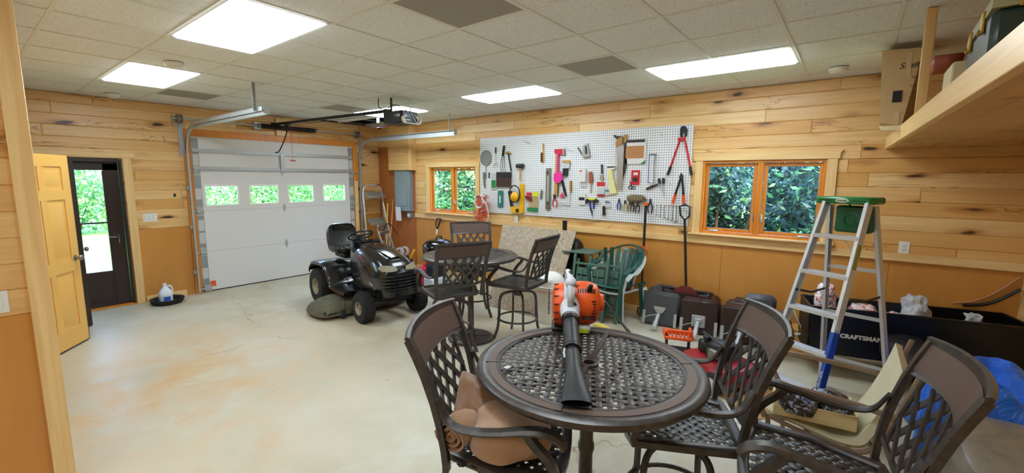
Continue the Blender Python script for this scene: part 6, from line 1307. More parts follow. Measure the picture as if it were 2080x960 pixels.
for i, (x, y, z, a, b, c, l) in enumerate(((-.60, .02, .50, .09, .08, .17, 'tall red, white and blue plastic bag at the left end of the cart'), (-.30, .02, .52, .14, .10, .07, 'low red and blue patterned plastic bag lying in the cart by the ladder'), (-.06, -.02, .50, .10, .08, .06, 'flat red-printed plastic bag next to the clear sheet in the cart'))):
    g = lump(None, (0, 0, c), a, b, c, seed=50+i, amp=.10, nu=60, nv=36); crumple(g, (0, 0, c*.5), .018, 16, seed=i); o = g.build('printed_plastic_bag', M_print, loc=cartp(x, y, z)); tag(o, l, 'plastic bag', 'plastic bags in the cart')
g = lump(None, (0, 0, .0), .70, .16, .14, seed=61, amp=.05); o = g.build('cart_load', mat('dark_sacks', '141418', .6, 0, .2), loc=cartp(0, 0, .355)); tag(o, 'dark sacking under the plastic bags at the bottom of the cart', 'sack')
# hose and cable on the right wall
m = MB().tube(smoothpath([(W-.03, -.80, .70), (W-.02, -.92, .735), (W-.02, -1.05, .83), (W-.02, -1.19, 1.0)], 5), .010, 8); o = m.build('tan_hose', mat('tan_hose_rubber', 'B97F52', .5)); tag(o, 'tan hose rising along the plywood above the cart at the right edge', 'hose')
m = MB().tube(smoothpath([(W-.05, -.86, .70), (W-.04, -1.0, .73), (W-.04, -1.10, .80), (W-.04, -1.2, .90)], 5), .014, 8); o = m.build('dark_strap', M_black); tag(o, 'dark ribbed strap below the tan hose at the right edge', 'strap')
# ------------------------------------------------------------------ folded boat seats
M_bgrey = mat('grey_boat_vinyl', '55565C', .45, 0, .15); M_bbrown = mat('brown_boat_vinyl', '4A2A22', .4, 0, .2); M_brown2 = mat('brown_shell', '2E1A15', .4, 0, .3, 12); M_gshell = mat('grey_shell', '4B4C52', .5, 0, .25, 12)
def boat_seat(label, x, y, rz, cush, shell, tilt=-8, brk='v'):
    t = thing('boat_seat', label, 'boat seat', (x, y, 0), rz, 'folded boat seats along the right wall'); T_ = R(tilt)
    m = MB().at((0, .10, .0), (T_, 0, 0)); m.box((0, -.03, .205), (.43, .045, .40), .022); m.build('seat_shell', shell, t)
    m = MB().at((0, .10, .0), (T_, 0, 0)); m.box((0, .045, .215), (.44, .11, .42), .04); m.build('cushion', cush, t)
    m = MB().at((0, .10, .0), (T_, 0, 0)); m.box((0, .145, .27), (.40, .10, .40), .045); m.box((.0, .17, .455), (.26, .10, .09), .035); m.build('back_cushion', cush, t)
    for s_ in (-1, 1):
        m = MB().at((0, .10, .0), (T_, 0, 0)); m.box((s_*.19, -.055, .09), (.035, .006, .17), .002)
        for k in range(4): m.lathe([(0, -.006), (.006, -.005), (.007, 0)], 8, (s_*.19, -.057, .03+k*.04), 'y')
        m.build('hinge_plate', M_gal, t)
    m = MB().at((0, .10, .0), (T_, 0, 0))
    if brk == 'v': m.prism([(-.075, .24), (.075, .24), (.06, .20), (.03, .16), (-.03, .16), (-.06, .20)], -.066, -.056)
    else: m.box((0, -.060, .16), (.15, .010, .14), .004); m.box((-.06, -.07, .16), (.012, .02, .13), .003); m.box((.06, -.07, .16), (.012, .02, .13), .003); m.box((0, -.075, .17), (.08, .03, .05), .008)
    m.build('mount_bracket', M_gal, t)
    MB().tube([(0, .02, .16), (0, -.11, .09)], .024, 14).tube([(0, -.10, .095), (0, -.19, .05)], .030, 14).build('pedestal_post', M_alu, t)
    MB().tube([(-.03, .02, .155), (-.10, -.02, .145), (-.16, -.05, .12)], .005, 8).ball((-.165, -.052, .118), .011, 8).build('lever', M_gal, t)
    if brk != 'v':
        m = MB().at((0, .10, .0), (T_, 0, 0)); m.box((0, .045, .428), (.02, .12, .004)); m.box((0, -.054, .40), (.02, .004, .05)); m.build('strap', cush, t)
    return t
boat_seat('grey folded boat seat leaning under the snow shovel', 5.26, 1.80, R(-90+6), M_bgrey, M_gshell)
boat_seat('brown folded boat seat between the grey one and the other brown one', 5.24, 1.33, R(-90+6), M_bbrown, M_brown2, brk='h')
boat_seat('brown folded boat seat half hidden behind the right bar chair', 5.22, .875, R(-90+4), M_bbrown, M_brown2, brk='h')
t = thing('boat_seat', 'grey padded boat seat on a chrome pedestal behind the ladder', 'boat seat', (5.12, .62, 0), R(-75), 'folded boat seats along the right wall')
MB().box((0, .02, .40), (.42, .34, .12), .05).build('cushion', M_bgrey, t); MB().box((-.05, .16, .52), (.30, .12, .18), .045).build('back_cushion', M_bgrey, t); MB().box((0, 0, .325), (.36, .28, .03), .01).build('seat_shell', M_gshell, t)
MB().tube([(0, -.0, .31), (0, -.03, .06)], .026, 14).build('pedestal_post', M_chrome, t); MB().lathe([(.09, 0), (.09, .02), (.04, .04), (.03, .07), (0, .07)], 20, (0, -.03, 0)).build('base_plate', M_black, t); MB().box((0, -.0, .30), (.16, .12, .02), .004).build('mount_bracket', M_gal, t)
MB().tube(smoothpath([(.16, .0, .30), (.26, -.04, .28), (.31, -.06, .32), (.27, -.02, .42), (.24, .04, .50)], 5), .012, 8, flat=.5).build('side_bracket', M_gal, t)
t = MB().box((0, 0, .16), (.16, .10, .32), .02).build('black_speaker_box', M_black, loc=(5.36, .20, .30)); 
t2 = MB().box((0, 0, .15), (.40, .22, .30), .01).build('wooden_crate', M_woodh, loc=(5.36, .24, 0)); tag(t2, 'low wooden box behind the ladder between the grey boat seat and the cart', 'box'); t2.rotation_euler = (0, 0, R(90)); tag(t, 'small black box standing on the wooden box behind the ladder', 'box')
# ------------------------------------------------------------------ red mower and orange part
t = thing('push_mower', 'red push mower seen behind the chair right of the blower table', 'mower', (4.22, .86, 0), R(-35)); 
m = MB(); m.loft([[(hx*math.copysign(abs(math.cos(a))**.5, math.cos(a)), hy*math.copysign(abs(math.sin(a))**.5, math.sin(a)), z) for a in [2*math.pi*q/28 for q in range(28)]] for z, hx, hy in ((.06, .26, .30), (.15, .265, .305), (.19, .24, .28), (.21, .15, .18))]); m.build('deck', mat('dark_red_deck', 'A01C26', .35, 0, .1), t)
m = MB(); m.lathe([(.12, .21), (.125, .30), (.11, .34), (.06, .36), (0, .36)], 24); m.box((0, .14, .27), (.18, .12, .12), .02); m.box((.13, -.04, .28), (.08, .14, .10), .015); m.build('engine', M_black, t); MB().lathe([(.035, .36), (.04, .40), (0, .405)], 16, (-.06, .1, -.02)).build('fuel_cap', M_black, t); MB().box((-.12, -.05, .27), (.05, .10, .09), .01).build('muffler', M_steel, t)
for sx, sy in ((-1, -1), (1, -1), (-1, 1), (1, 1)):
    m = MB(); m.lathe([(.06, -.022), (.085, -.024), (.10, -.015), (.10, .015), (.085, .024), (.06, .022), (.06, -.022)], 24, (0, 0, 0), 'x'); wv_ = m.build('wheel', M_rubber, t, loc=(sx*.29, sy*.25, .10)); MB().lathe([(0, -.018), (.03, -.02), (.065, -.01), (.065, .01), (.03, .02), (0, .018)], 20, (0, 0, 0), 'x').build('hub', M_alu, wv_)
m = MB(); 
for s_ in (-1, 1): m.tube([(s_*.20, -.30, .20), (s_*.19, -.24, .42), (s_*.18, .02, .46)], .011, 8)
m.build('folded_handle', M_dsteel, t)
t = thing('orange_blade_bracket', 'orange ribbed plastic bracket lying in front of the brown boat seat', 'bracket', (4.62, 1.36, 0), R(-72)); m = MB()
m.box((0, 0, .22), (.30, .04, .05), .008)
for k in range(8): m.box((-.14+k*.04, -.03, .20), (.012, .10, .04), .004, rot=(R(14), 0, R(12)))
m.box((0, -.08, .175), (.28, .03, .03), .006); m.box((-.12, .02, .22), (.03, .14, .03), .006); m.box((.12, .02, .23), (.03, .16, .05), .006); m.build('ribs', M_orange, t)
m = MB()
for s_ in (-1, 1): m.box((s_*.11, .0, .10), (.03, .04, .20), .005)
m.build('legs', M_black, t); MB().box((0, 0, .015), (.30, .22, .03), .008).build('foot', M_black, t)
o = MB().box((0, 0, .012), (.34, .30, .02), .004).build('pink_rag', mat('pink_cloth', 'D86A7C', .9, 0, .3), loc=(4.50, .72, 0)); tag(o, 'small pink rag on the floor behind the right bar chair', 'cloth')
o = MB().box((0, 0, .003), (.62, .46, .004)).build('cardboard_sheet', mat('kraft_cardboard', 'B98A56', .85, 0, .15), loc=(4.02, .45, 0)); o.rotation_euler = (0, 0, R(-38)); tag(o, 'flat brown cardboard sheet on the floor under the ladder foot', 'cardboard')
# ------------------------------------------------------------------ tan patio chair with crate, tub and tarp
def tan_cloth():
    s = NT('tan_sling'); v = s.coord(); a = s.noise(v, 5, 4, .6, .5); b = s.noise(s.coord((1, 8, 1)), 9, 3); s.P(col=s.mix(a, C8('D6D0B4'), C8('B4AB88')), rough=.75); s.bump(b, .25, .01); return s.m
M_sling = tan_cloth(); M_ttube = mat('taupe_tube', '8A7460', .45, .2, .2)
t = thing('sling_chair', 'tan cushioned patio chair with taupe tube frame behind the bottom right bar chair', 'chair', (3.22, .02, 0), 0)
prof = smoothpath([(0, .27, .40), (0, .15, .385), (0, -.05, .345), (0, -.16, .36), (0, -.205, .43), (0, -.255, .56), (0, -.295, .69), (0, -.325, .81)], 4)
m = MB(); m.loft([[(-.255, p[1], p[2]), (.255, p[1], p[2]), (.265, p[1]+.0, p[2]+.02), (.255, p[1]+.035, p[2]+.035), (-.255, p[1]+.035, p[2]+.035), (-.265, p[1], p[2]+.02)] for p in prof]); m.build('cushion', M_sling, t)
for s_ in (-1, 1):
    m = MB(); m.tube(smoothpath([(s_*.285, .30, .41), (s_*.285, .05, .36), (s_*.285, -.18, .36), (s_*.285, -.29, .60), (s_*.285, -.365, .87)], 5), .014, 8); m.tube(smoothpath([(s_*.285, .24, .0), (s_*.285, .27, .25), (s_*.285, .29, .42)], 4), .014, 8); m.tube(smoothpath([(s_*.285, -.30, .0), (s_*.285, -.20, .20), (s_*.285, -.10, .36)], 4), .014, 8); m.build('side_frame', M_ttube, t)
    m = MB(); m.sweep(smoothpath([(s_*.30, .30, .40), (s_*.30, .34, .50), (s_*.30, .30, .60), (s_*.30, .20, .625), (s_*.30, -.10, .62), (s_*.30, -.30, .60)], 5), [(-.018, -.005), (.018, -.005), (.018, .005), (-.018, .005)], up=(0, -.4, 1) if False else (1, 0, 0)) if False else m.tube(smoothpath([(s_*.30, .30, .40), (s_*.30, .34, .50), (s_*.30, .30, .60), (s_*.30, .20, .625), (s_*.30, -.10, .62), (s_*.30, -.30, .60)], 5), .011, 8, flat=1.6, up=(0, 0, 1)); m.build('armrest', M_ttube, t)
t = thing('wooden_tray', 'shallow rough wooden tray holding shiny plastic packages on the tan patio chair', 'tray', (3.10, .10, .43), R(8)); m = MB(); m.box((0, 0, .006), (.28, .40, .012))
for s_ in (-1, 1): m.box((s_*.137, 0, .045), (.010, .40, .09), .002); m.box((0, s_*.197, .045), (.264, .010, .09), .002)
m.build('tray_box', plank_mat('weathered_tray_wood', C8('D8C898'), C8('B39A66'), knots=False, axis='y', rough=.7), t)
M_shiny = None
def shiny():
    s = NT('shiny_package'); v = s.coord(); n1 = s.noise(v, 22, 4, .6, 1.5); col = s.ramp(n1, [(0, C8('14161E')), (.5, C8('1B2236')), (.56, C8('C9D2DC')), (.60, C8('26408A')), (.68, C8('B02A30')), (.7, C8('101218'))], 'CONSTANT'); s.P(col=col, rough=.1, coat=.8); s.bump(s.noise(v, 18, 3), .5, .02); return s.m
M_shiny = shiny()
for i, (x, y, z, l) in enumerate(((-.06, .07, .46, 'glossy dark package with a blue and white print at the left of the wooden tray'), (.04, -.08, .455, 'glossy black package at the right end of the wooden tray'))):
    g = lump(None, (0, 0, .075), .065, .10, .075, seed=70+i, amp=.08, nu=60, nv=36); crumple(g, (0, 0, .04), .014, 16, seed=i); o = g.build('shiny_package', M_shiny, loc=(3.05+x, .10+y, z-.015)); tag(o, l, 'package', 'packages in the wooden tray')
t = thing('storage_shell', 'large dusty grey-brown moulded shell at the bottom right corner', 'molded shell', (3.15, -.83, 0)); m = MB()
def rr_(hx, hy, z, k=.32, sh=0): return [(hx*math.copysign(abs(math.cos(a))**k, math.cos(a)), sh+hy*math.copysign(abs(math.sin(a))**k, math.sin(a)), z) for a in [2*math.pi*(q+.5)/48 for q in range(48)]]
m.loft([rr_(.50, .36, .04), rr_(.49, .35, .12), rr_(.44, .31, .40), rr_(.41, .29, .475), rr_(.36, .25, .50), rr_(.18, .12, .512), rr_(.01, .01, .513)])
def shellm():
    s = NT('dusty_shell'); v = s.coord(); a = s.noise(v, 3.2, 5, .6, .8); s.P(col=s.mix(s.ramp(a, [(.35, (0, 0, 0)), (.65, (1, 1, 1))]), C8('6F6B63'), C8('998A74')), rough=.35, coat=.2); s.bump(s.noise(v, 40, 3), .15, .004); return s.m
M_shell = shellm(); m.build('shell', M_shell, t); MB().loft([rr_(.52, .38, .0), rr_(.52, .38, .035), rr_(.50, .36, .045)]).build('rim', M_black, t)
t = None; m = MB()
rr2 = random.Random(8)
def ftarp(p, q):
    x = 3.72+1.0*p; y = -.47-.68*q; e = min(p, 1-p)*2; e2 = min(q, 1-q)*2; z = .50*min(1, (e*3.2))**.6*min(1, (e2*3.0+.0))**.6
    z *= .92+.12*math.sin(p*7+q*3)+.05*math.sin(p*19-q*13)+.04*math.sin(q*23+p*5)
    z += .03*abs(math.sin(p*9-q*11))*min(1, e*4); return (x+.03*math.sin(q*14), y+.03*math.sin(p*12), max(.004, z))
m.grid(ftarp, 60, 46)
def tarp():
    s = NT('blue_tarp'); v = s.coord(); f = s.noise(v, 5, 5, .65, 2.2); w_ = s.noise(v, 420, 1); s.P(col=s.mix(s.noise(v, 4, 2), C8('0F62E8'), C8('1A78F0')), rough=.28, spec=.7); s.bump(f, .9, .06); return s.m
o = m.build('blue_tarp', tarp(), fix=False, thick=.003); tag(o, 'bright blue crumpled tarpaulin heaped in front of the black cart', 'tarp')
t = thing('dark_tool_tray', 'dark green grip and black bar on the floor by the tan chair', 'tool', (3.95, -.14, 0), R(-60)); MB().box((0, 0, .03), (.40, .03, .03), .006).build('bar', M_black, t); MB().box((-.10, 0, .05), (.06, .09, .10), .012).build('grip', mat('dark_teal', '12333A', .5), t)
# ------------------------------------------------------------------ along the wall: board, bin, green furniture, trimmer
def osb():
    s = NT('speckled_particle_board'); v = s.coord(); vo = s.n('TexVoronoi'); s.set(vo.inputs['Vector'], s.coord((1, 1, 1))); s.set(vo.inputs['Scale'], 30); a = s.noise(v, 7, 5, .7, 1.5); b = s.noise(v, 45, 4, .7, 1)
    col = s.mix(a, C8('9A8468'), C8('6E5A48')); col = s.mix(s.math('MULTIPLY', s.n('SeparateColor', i_0=vo.outputs['Color']).outputs[0], .4), col, C8('B9A68C')); col = s.mix(s.ramp(b, [(.5, (0, 0, 0)), (.65, (.7, .7, .7))]), col, C8('D0C4B0')); s.P(col=col, rough=.5); return s.m
a0, a1 = V3((4.62, 4.02, 0)), V3((4.62, 2.98, 0)); b0, b1 = V3((5.40, 4.40, 1.09)), V3((5.40, 3.06, 1.09))
th_ = V3((.012, 0, -.008)); m = MB(); vs = [a0, a1, b1, b0, a0+th_+V3((0, 0, .008)), a1+th_+V3((0, 0, .008)), b1+th_, b0+th_]
t = thing('particle_board', 'speckled grey-brown board leaning toward the wall behind the far bar chair', 'board', (4.62, 3.6, 0)); m.add([tuple(v-V3((4.62, 3.6, 0))) for v in vs], [(0, 1, 2, 3), (7, 6, 5, 4), (0, 4, 5, 1), (1, 5, 6, 2), (2, 6, 7, 3), (3, 7, 4, 0)]); m.build('sheet', osb(), t)
t = thing('dark_wheeled_bin', 'black round-shouldered bag standing behind the right edge of the speckled board', 'bag', (5.50, 3.16, 0)); m = lump(None, (0, 0, .48), .14, .17, .50, seed=81, amp=.03); m.build('body', M_black, t); MB().tube([(-.02, .14, .9), (-.02, .14, 1.22)], .035, 12).build('tube_handle', M_black, t)
t = thing('swing_top_bin', 'white trash bin with domed swing lid behind the foreground table', 'trash bin', (4.64, 2.98, 0)); m = MB(); m.lathe([(.15, 0), (.155, .01), (.185, .44), (.19, .45)], 32); m.build('body', M_whitep, t)
m = MB(); m.lathe([(.198, .43), (.20, .44), (.20, .475), (.19, .48), (.188, .50), (.17, .56), (.13, .61), (.07, .64), (0, .648)], 32); m.build('domed_lid', M_whitep, t); MB().lathe([(.192, .40), (.197, .425), (.197, .435), (.19, .44)], 32).build('bag_edge', mat('pink_film', 'E8B8B8', .3), t); m = MB(); m.grid(lambda p, q: ((-.155-.03*math.sin(q*3.14))*math.cos(R(-40+80*p)), (.155+.03*math.sin(q*3.14))*math.sin(R(-40+80*p)), .49+.11*q), 10, 5); m.build('swing_flap', M_white, t, fix=False, thick=.004)
M_gplas = mat('dark_green_resin', '0C4A40', .3, 0, .08, coat=.3); M_sage = mat('grey_green_resin', '4E6E62', .45, 0, .12)
# stacked round-back resin chairs
def resin_chair(name, label, loc, rz, m_, grp):
    t = thing(name, label, 'chair', loc, rz, grp); m = MB()
    m.grid(lambda p, q: (-.22+.44*p, .22-.44*q, .42-.02*math.sin(p*math.pi)), 8, 6); m.build('seat', m_, t, fix=False, thick=.012)
    m = MB()
    for k in range(9):
        a = R(200+17.5*k) ; c_, s_ = math.cos(a), math.sin(a); m.sweep([(.20*c_, .20*s_*1.0, .42), (.24*c_, .27*s_, .62), (.28*c_, .34*s_, .84)], [(-.026, -.004), (.026, -.004), (.026, .004), (-.026, .004)], up=(c_, s_, 0))
    m.build('back_slats', m_, t)
    m = MB(); path = [(.30*math.cos(R(a)), .36*math.sin(R(a)), .66+.22*max(0, math.sin(R(-a)))**.8) for a in range(-205, 26, 10)]; path = [(.30, .26, .62)] and [(-.29, .20, .60)]+path[1:-1]+[(.29, .20, .60)]
    m.sweep(path, [(-.03, -.008), (.03, -.008), (.036, .004), (0, .014), (-.036, .004)], up=(0, 0, 1), smooth=True); m.build('arm_and_top_rim', m_, t)
    for sx, sy in ((-1, 1), (1, 1), (-1, -1), (1, -1)):
        m = MB(); m.sweep([(sx*.27, sy*.24, 0), (sx*.24, sy*.21, .42), (sx*.28, sy*.20 if sy > 0 else sy*.26, .61 if sy > 0 else .44)], [(-.024, -.012), (.024, -.012), (.024, .012), (-.024, .012)], up=(0, 1, 0)); m.build('leg', m_, t)
    return t
resin_chair('resin_chair', 'white resin armchair at the bottom of the stack under the dark green one', (5.20, 2.34, 0), R(78), mat('white_resin', 'D6DAD8', .35), None)
resin_chair('resin_chair', 'glossy dark green round-backed resin armchair stacked on the white one', (5.18, 2.35, .075), R(78), M_gplas, None)
def folding_chair(label, loc, rz, tilt):
    t = thing('folding_chair', label, 'folding chair', loc, rz, 'folded grey-green patio chairs'); A = (tilt, 0, 0)
    for s_ in (-1, 1):
        m = MB().at((0, 0, 0), A); m.box((s_*.24, 0, .42), (.035, .022, .84), .004); m.box((s_*.20, .03, .40), (.03, .02, .76), .004); m.build('side_rail', M_sage, t)
    m = MB().at((0, 0, 0), A)
    for k in range(5): m.box((0, .012, .16+k*.115), (.40, .012, .095), .004)
    for k in range(3): m.box((-.12+k*.12, .0, .40), (.012, .02, .5), .003)
    m.build('seat_slats', M_sage, t); m = MB().at((0, 0, 0), A); m.box((0, 0, .72), (.46, .018, .03), .004); m.box((0, 0, .10), (.46, .018, .03), .004); m.build('cross_rail', M_sage, t); return t
folding_chair('grey-green folded resin chair leaning, nearest the foreground', (4.98, 2.66, 0), R(-90), R(-9)); folding_chair('grey-green folded resin chair leaning behind the first, its rails nearer the dark green chair', (5.06, 2.50, 0), R(-96), R(-9))
t = thing('slatted_side_table', 'small grey-green slatted table behind the folded chairs', 'side table', (5.37, 2.93, 0), R(5)); 
for k in range(5): MB().box((-.16+k*.08, 0, .83), (.072, .46, .016), .003).build('slat', M_sage, t)
for sx in (-1, 1):
    for sy in (-1, 1): MB().box((sx*.15, sy*.19, .41), (.03, .03, .82), .003).build('leg', M_sage, t)
t = thing('string_trimmer', 'black tool shaft with a white cord slanting down beside the green chairs', 'tool', (4.95, 2.35, .0)); MB().tube([(.12, .22, .42), (-.18, -.28, .14), (-.38, -.56, .03)], [.013, .014, .02], 10).build('shaft', M_black, t); MB().tube(smoothpath([(-.02, .0, .30), (-.12, .10, .34), (-.22, .22, .24), (-.25, .26, .04)], 5), .005, 6).build('cord', M_whitep, t); MB().box((-.38, -.56, .025), (.16, .09, .04), .012).build('head', M_black, t); MB().box((.12, .22, .21), (.04, .04, .42), .008).build('stand', M_black, t)
t = thing('yellow_strap_roll', 'yellow and dark rounded tool on the floor beside the green chairs', 'tool', (4.72, 2.28, 0)); m = MB(); m.tube(smoothpath([(0, -.09, .03), (-.03, -.04, .06), (-.03, .04, .07), (0, .10, .05)], 4), .028, 10); m.build('body', mat('soft_yellow', 'E4D060', .4), t)
# ------------------------------------------------------------------ back corner
t = thing('kettle_grill', 'black domed kettle grill behind the far bar table', 'grill', (5.15, 5.62, 0)); m = MB(); m.lathe([(.285, .60), (.29, .615), (.275, .68), (.22, .74), (.13, .775), (.04, .785), (0, .785)], 36); m.build('lid', M_blackgl, t); m = MB(); m.lathe([(.10, .38), (.20, .42), (.27, .52), (.285, .60)], 36); m.build('bowl', M_blackgl, t); MB().tube(smoothpath([(-.07, 0, .775), (-.05, 0, .815), (.05, 0, .815), (.07, 0, .775)], 4), .011, 8).build('lid_handle', M_black, t)
for k in range(3): a = R(30+120*k); MB().tube([(.17*math.cos(a), .17*math.sin(a), .45), (.26*math.cos(a), .26*math.sin(a), .0)], .011, 8).build('leg', M_alu, t)
t = thing('white_tote', 'white plastic box on the floor under the kettle grill', 'box', (4.78, 5.30, 0)); MB().box((0, 0, .11), (.34, .24, .22), .02).build('tub', mat('pale_blue_white', 'D4DDEA', .4), t)
t = thing('battery_box', 'dark navy box standing on the white box under the kettle grill', 'box', (4.78, 5.32, .22)); MB().box((0, 0, .10), (.26, .17, .20), .015).build('case', M_navy, t); MB().box((0, 0, .21), (.24, .15, .02), .006).build('lid', M_black, t)
t = thing('fuel_can', 'red plastic fuel can on the floor between the mower and the far bar table', 'fuel can', (4.86, 5.62, 0), R(20)); m = MB(); m.loft([rr_(.14, .12, 0, .35), rr_(.15, .13, .02, .35), rr_(.15, .13, .28, .35), rr_(.13, .11, .335, .4), rr_(.06, .05, .35, .6)]); m.build('body', mat('fuel_red', 'D81E48', .35, 0, .05), t); MB().lathe([(.035, .345), (.035, .375), (.02, .38), (0, .38)], 16, (0, .03, 0)).build('cap', mat('fuel_red', ''), t); MB().tube(smoothpath([(-.09, 0, .33), (-.05, 0, .385), (.05, 0, .385), (.09, 0, .33)], 4), .013, 8).build('handle', mat('fuel_red', ''), t)
t = thing('walk_behind_mower', 'upright walk-behind machine with grey handle frame and a looping black cable in the back corner', 'mower', (5.12, 6.85, 0), R(15)); 
m = MB()
for s_ in (-1, 1): m.box((s_*.14, .12, .52), (.035, .03, .72), .006, rot=(R(-22), 0, 0)); m.tube([(s_*.14, -.02, .20), (s_*.14, -.2, .12)], .016, 8)
m.box((0, .22, .78), (.30, .05, .06), .01); m.box((0, .25, .88), (.28, .03, .10), .008); m.build('handle_frame', M_steel, t)
m = MB(); m.lathe([(.06, -.05), (.14, -.055), (.155, -.03), (.155, .03), (.14, .055), (.06, .05), (.06, -.05)], 24, (-.18, -.15, .155), 'x'); m.lathe([(.06, -.05), (.14, -.055), (.155, -.03), (.155, .03), (.14, .055), (.06, .05), (.06, -.05)], 24, (.18, -.15, .155), 'x'); m.build('wheels', M_rubber, t); MB().box((0, -.16, .26), (.26, .24, .18), .03).build('engine', M_black, t); MB().lathe([(.05, 0), (.10, .0), (.11, .03), (.05, .04), (0, .04)], 20, (0, -.12, .36)).build('recoil_cover', mat('dull_red', '8E2A30', .5), t)
MB().lathe([(.06, -.02), (.09, -.02), (.09, .02), (.06, .02), (.06, -.02)], 24, (-.08, -.2, .44), 'x').lathe([(.06, -.02), (.09, -.02), (.09, .02), (.06, .02), (.06, -.02)], 24, (.07, -.2, .44), 'x').build('pulleys', M_alu, t)
MB().tube(smoothpath([(-.30, -.10, .50), (-.20, .05, .72), (0, .18, .93), (.18, .18, .90), (.26, .10, .72)], 6), .009, 8).build('cable', M_black, t); MB().box((.20, -.28, .36), (.04, .04, .22), .01, rot=(R(20), R(15), 0)).build('yellow_lever', M_yel, t); MB().box((-.28, -.12, .42), (.16, .05, .08), .01).build('control_box', M_chrome, t)
t = thing('folding_step_stool', 'old aluminium household step ladder leaning in the back corner', 'step ladder', (5.36, 7.60, 0), 0)
m = MB(); yl = lambda z: .24*z/1.66
pth = [(-.27, 0, .0), (-.23, yl(1.3), 1.30), (-.22, yl(1.5), 1.50), (-.17, yl(1.63), 1.63), (0, yl(1.66), 1.665), (.17, yl(1.63), 1.63), (.22, yl(1.5), 1.50), (.23, yl(1.3), 1.30), (.27, 0, 0)]; m.tube(smoothpath(pth, 5), .014, 8); m.build('hoop_frame', M_alu, t)
m = MB()
for s_ in (-1, 1): m.tube([(s_*.22, yl(1.1)+.03, 1.35), (s_*.24, .10, .02)], .010, 8)
m.build('rear_legs', M_alu, t)
for z in (.45, .92, 1.45): MB().box((0, yl(z)-.06, z), (.42, .14, .022), .004).box((0, yl(z)-.13, z-.02), (.42, .008, .06), .002).box((0, yl(z)-.02, z+.03), (.40, .006, .10), .002).build('step', mat('worn_tread', 'A5A097', .6, .4, .4, 14), t)
for nm, lab, a, b, m_ in (('yellow_broom_pole', 'yellow pole leaning against the back corner step ladder', (5.24, 7.28, .0), (5.49, 7.50, 1.30), M_yel), ('orange_broom_pole', 'orange-brown pole crossing the yellow one in the back corner', (5.20, 7.15, .0), (5.63, 7.50, 1.38), mat('orange_wood', 'D98A5A', .5)), ('white_pole', 'thin pale pole behind the yellow pole in the back corner', (5.56, 7.34, 0), (5.50, 7.66, 1.30), M_whitep)):
    o = MB().tube([(0, 0, 0), tuple(V3(b)-V3(a))], .013, 8).build(nm, m_, loc=a); tag(o, lab, 'pole')
o = MB().box((0, 0, .03), (.26, .10, .06), .01).build('red_plastic_tray', mat('fuel_red', ''), loc=(4.98, 7.0, 0)); tag(o, 'low red plastic tray on the floor behind the mower hood', 'tray')
# ------------------------------------------------------------------ things on the loft
M_kraft = mat('kraft_cardboard', '')
t = thing('cardboard_box', 'tall tapered cardboard box with a square hole and handwriting, on the loft end', 'box', (4.55, -.23, 2.245), 0)
f4 = [(-.0, .13, .03), (0, .0, -.0), (0, -.075, .56), (0, .165, .575)]; b4 = [(.45, .10, .02), (.45, -.09, 0), (.45, -.16, .57), (.45, .10, .58)]
def quadbox(m, f, b): m.add(f+b, [(0, 1, 2, 3), (7, 6, 5, 4), (0, 4, 5, 1), (1, 5, 6, 2), (2, 6, 7, 3), (3, 7, 4, 0)])
m = MB(); quadbox(m, f4, b4); m.build('carton', mat('pale_cardboard', 'D8BC8E', .8, 0, .1), t, angle=20)
MB().box((-.002, .045, .22), (.004, .055, .085)).build('hand_hole', M_black, t); MB().box((-.002, .0, .45), (.003, .03, .17)).box((-.002, .035, .06), (.003, .03, .10)).build('packing_tape', mat('pale_tape', 'DCC9A2', .4), t)
tx = MB(); add_text(tx, 'Stuff', .062, (-.003, .00, .44), (R(90), 0, R(-90)), depth=.0004, shear=.3); add_text(tx, 'Wires', .026, (-.003, -.055, .35), (R(90), 0, R(-90)), depth=.0003, shear=.3); add_text(tx, 'Candles', .024, (-.003, -.058, .29), (R(90), 0, R(-90)), depth=.0003, shear=.3); add_text(tx, 'Plastic', .022, (-.003, -.058, .235), (R(90), 0, R(-90)), depth=.0003, shear=.3); add_text(tx, 'plate', .022, (-.003, -.058, .20), (R(90), 0, R(-90)), depth=.0003, shear=.3); tx.build('handwriting', M_dsteel, t)
m = MB(); m.add([(0, .13, 0), (0, -.07, 0), (-.10, -.06, -.05), (-.10, .12, -.04), (0, .13, .004), (0, -.07, .004), (-.10, -.06, -.046), (-.10, .12, -.036)], [(0, 1, 2, 3), (7, 6, 5, 4), (0, 4, 5, 1), (1, 5, 6, 2), (2, 6, 7, 3), (3, 7, 4, 0)]); m.build('open_flap', mat('pale_cardboard', ''), t)
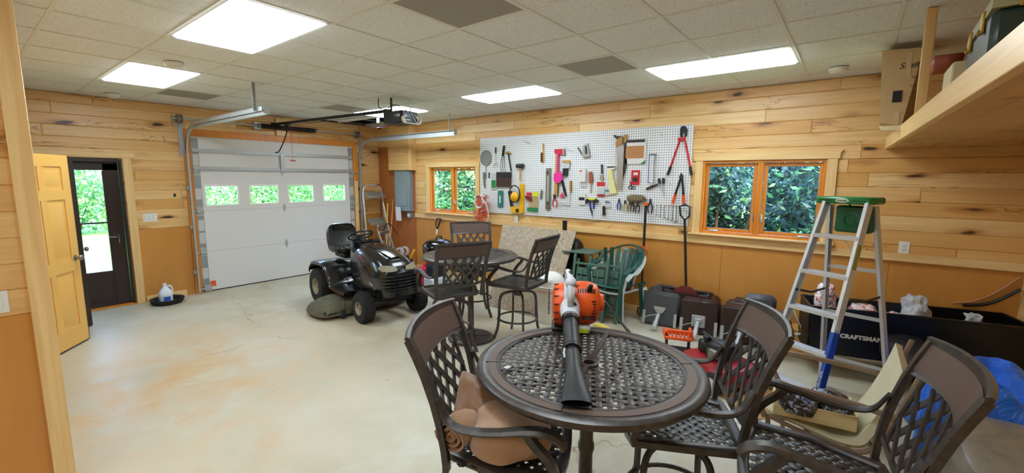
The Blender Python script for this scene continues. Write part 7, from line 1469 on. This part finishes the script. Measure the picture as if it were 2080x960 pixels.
t = thing('tackle_box', 'large tan and dark green tackle box with brass latch on the loft', 'tackle box', (2.66, -.52, 2.245), R(-2)); M_tanp = mat('tan_plastic', 'A09A72', .4, 0, .08); M_dkg = mat('dark_green_plastic', '27362F', .35, 0, .08)
MB().box((0, 0, .095), (.62, .36, .19), .02).build('lower_tray', M_dkg, t); m = MB(); m.loft([[(-x, -y, z), (x, -y, z), (x, y, z), (-x, y, z)] for z, x, y in ((.19, .315, .185), (.24, .312, .182), (.34, .29, .12), (.36, .26, .09))], smooth=False); m.build('lid', M_tanp, t)
for sx in (-.16, .16): m = MB(); m.box((sx, .187, .18), (.045, .010, .08), .003); m.tube([(sx-.02, .195, .145), (sx+.02, .195, .145)], .006, 8); m.build('latch', mat('brass', ''), t)
MB().box((-.325, 0, .20), (.012, .10, .10), .003).box((-.33, .10, .22), (.012, .04, .08), .003).build('end_latch', mat('brass', ''), t)
t = thing('red_brown_basket', 'small red-brown plastic basket sticking out beside the tackle box on the loft', 'basket', (3.60, -.345, 2.455), 0); m = MB(); m.loft([[(-x, -y, z), (x, -y, z), (x, y, z), (-x, y, z)] for z, x, y in ((0, .085, .05), (.07, .10, .06))], cap=False, smooth=False); m.box((0, 0, .005), (.17, .10, .01)); m.build('bin', mat('red_brown_plastic', '9A4A32', .5, 0, .2), t, fix=False, thick=.006); MB().box((0, 0, .045), (.15, .04, .05), .015).build('contents', mat('pale_pink_paper', 'D8B8A8', .7), t)
o = MB().box((0, 0, .10), (.30, .12, .20), .008).build('cream_carton', mat('cream_card', 'D8C9A0', .8), loc=(3.45, -.40, 2.244)); tag(o, 'cream carton under the red-brown basket on the loft', 'box')
t = thing('white_flat_box', 'white and maroon flat box standing upright behind the tackle box on the loft', 'box', (3.40, -.52, 2.245), R(0)); MB().box((0, 0, .26), (.32, .08, .52), .004).build('carton', mat('maroon_card', '5A2C28', .5), t); MB().box((-.163, 0, .40), (.004, .07, .20)).box((0, .042, .47), (.31, .003, .08)).build('white_label', M_wcard, t)
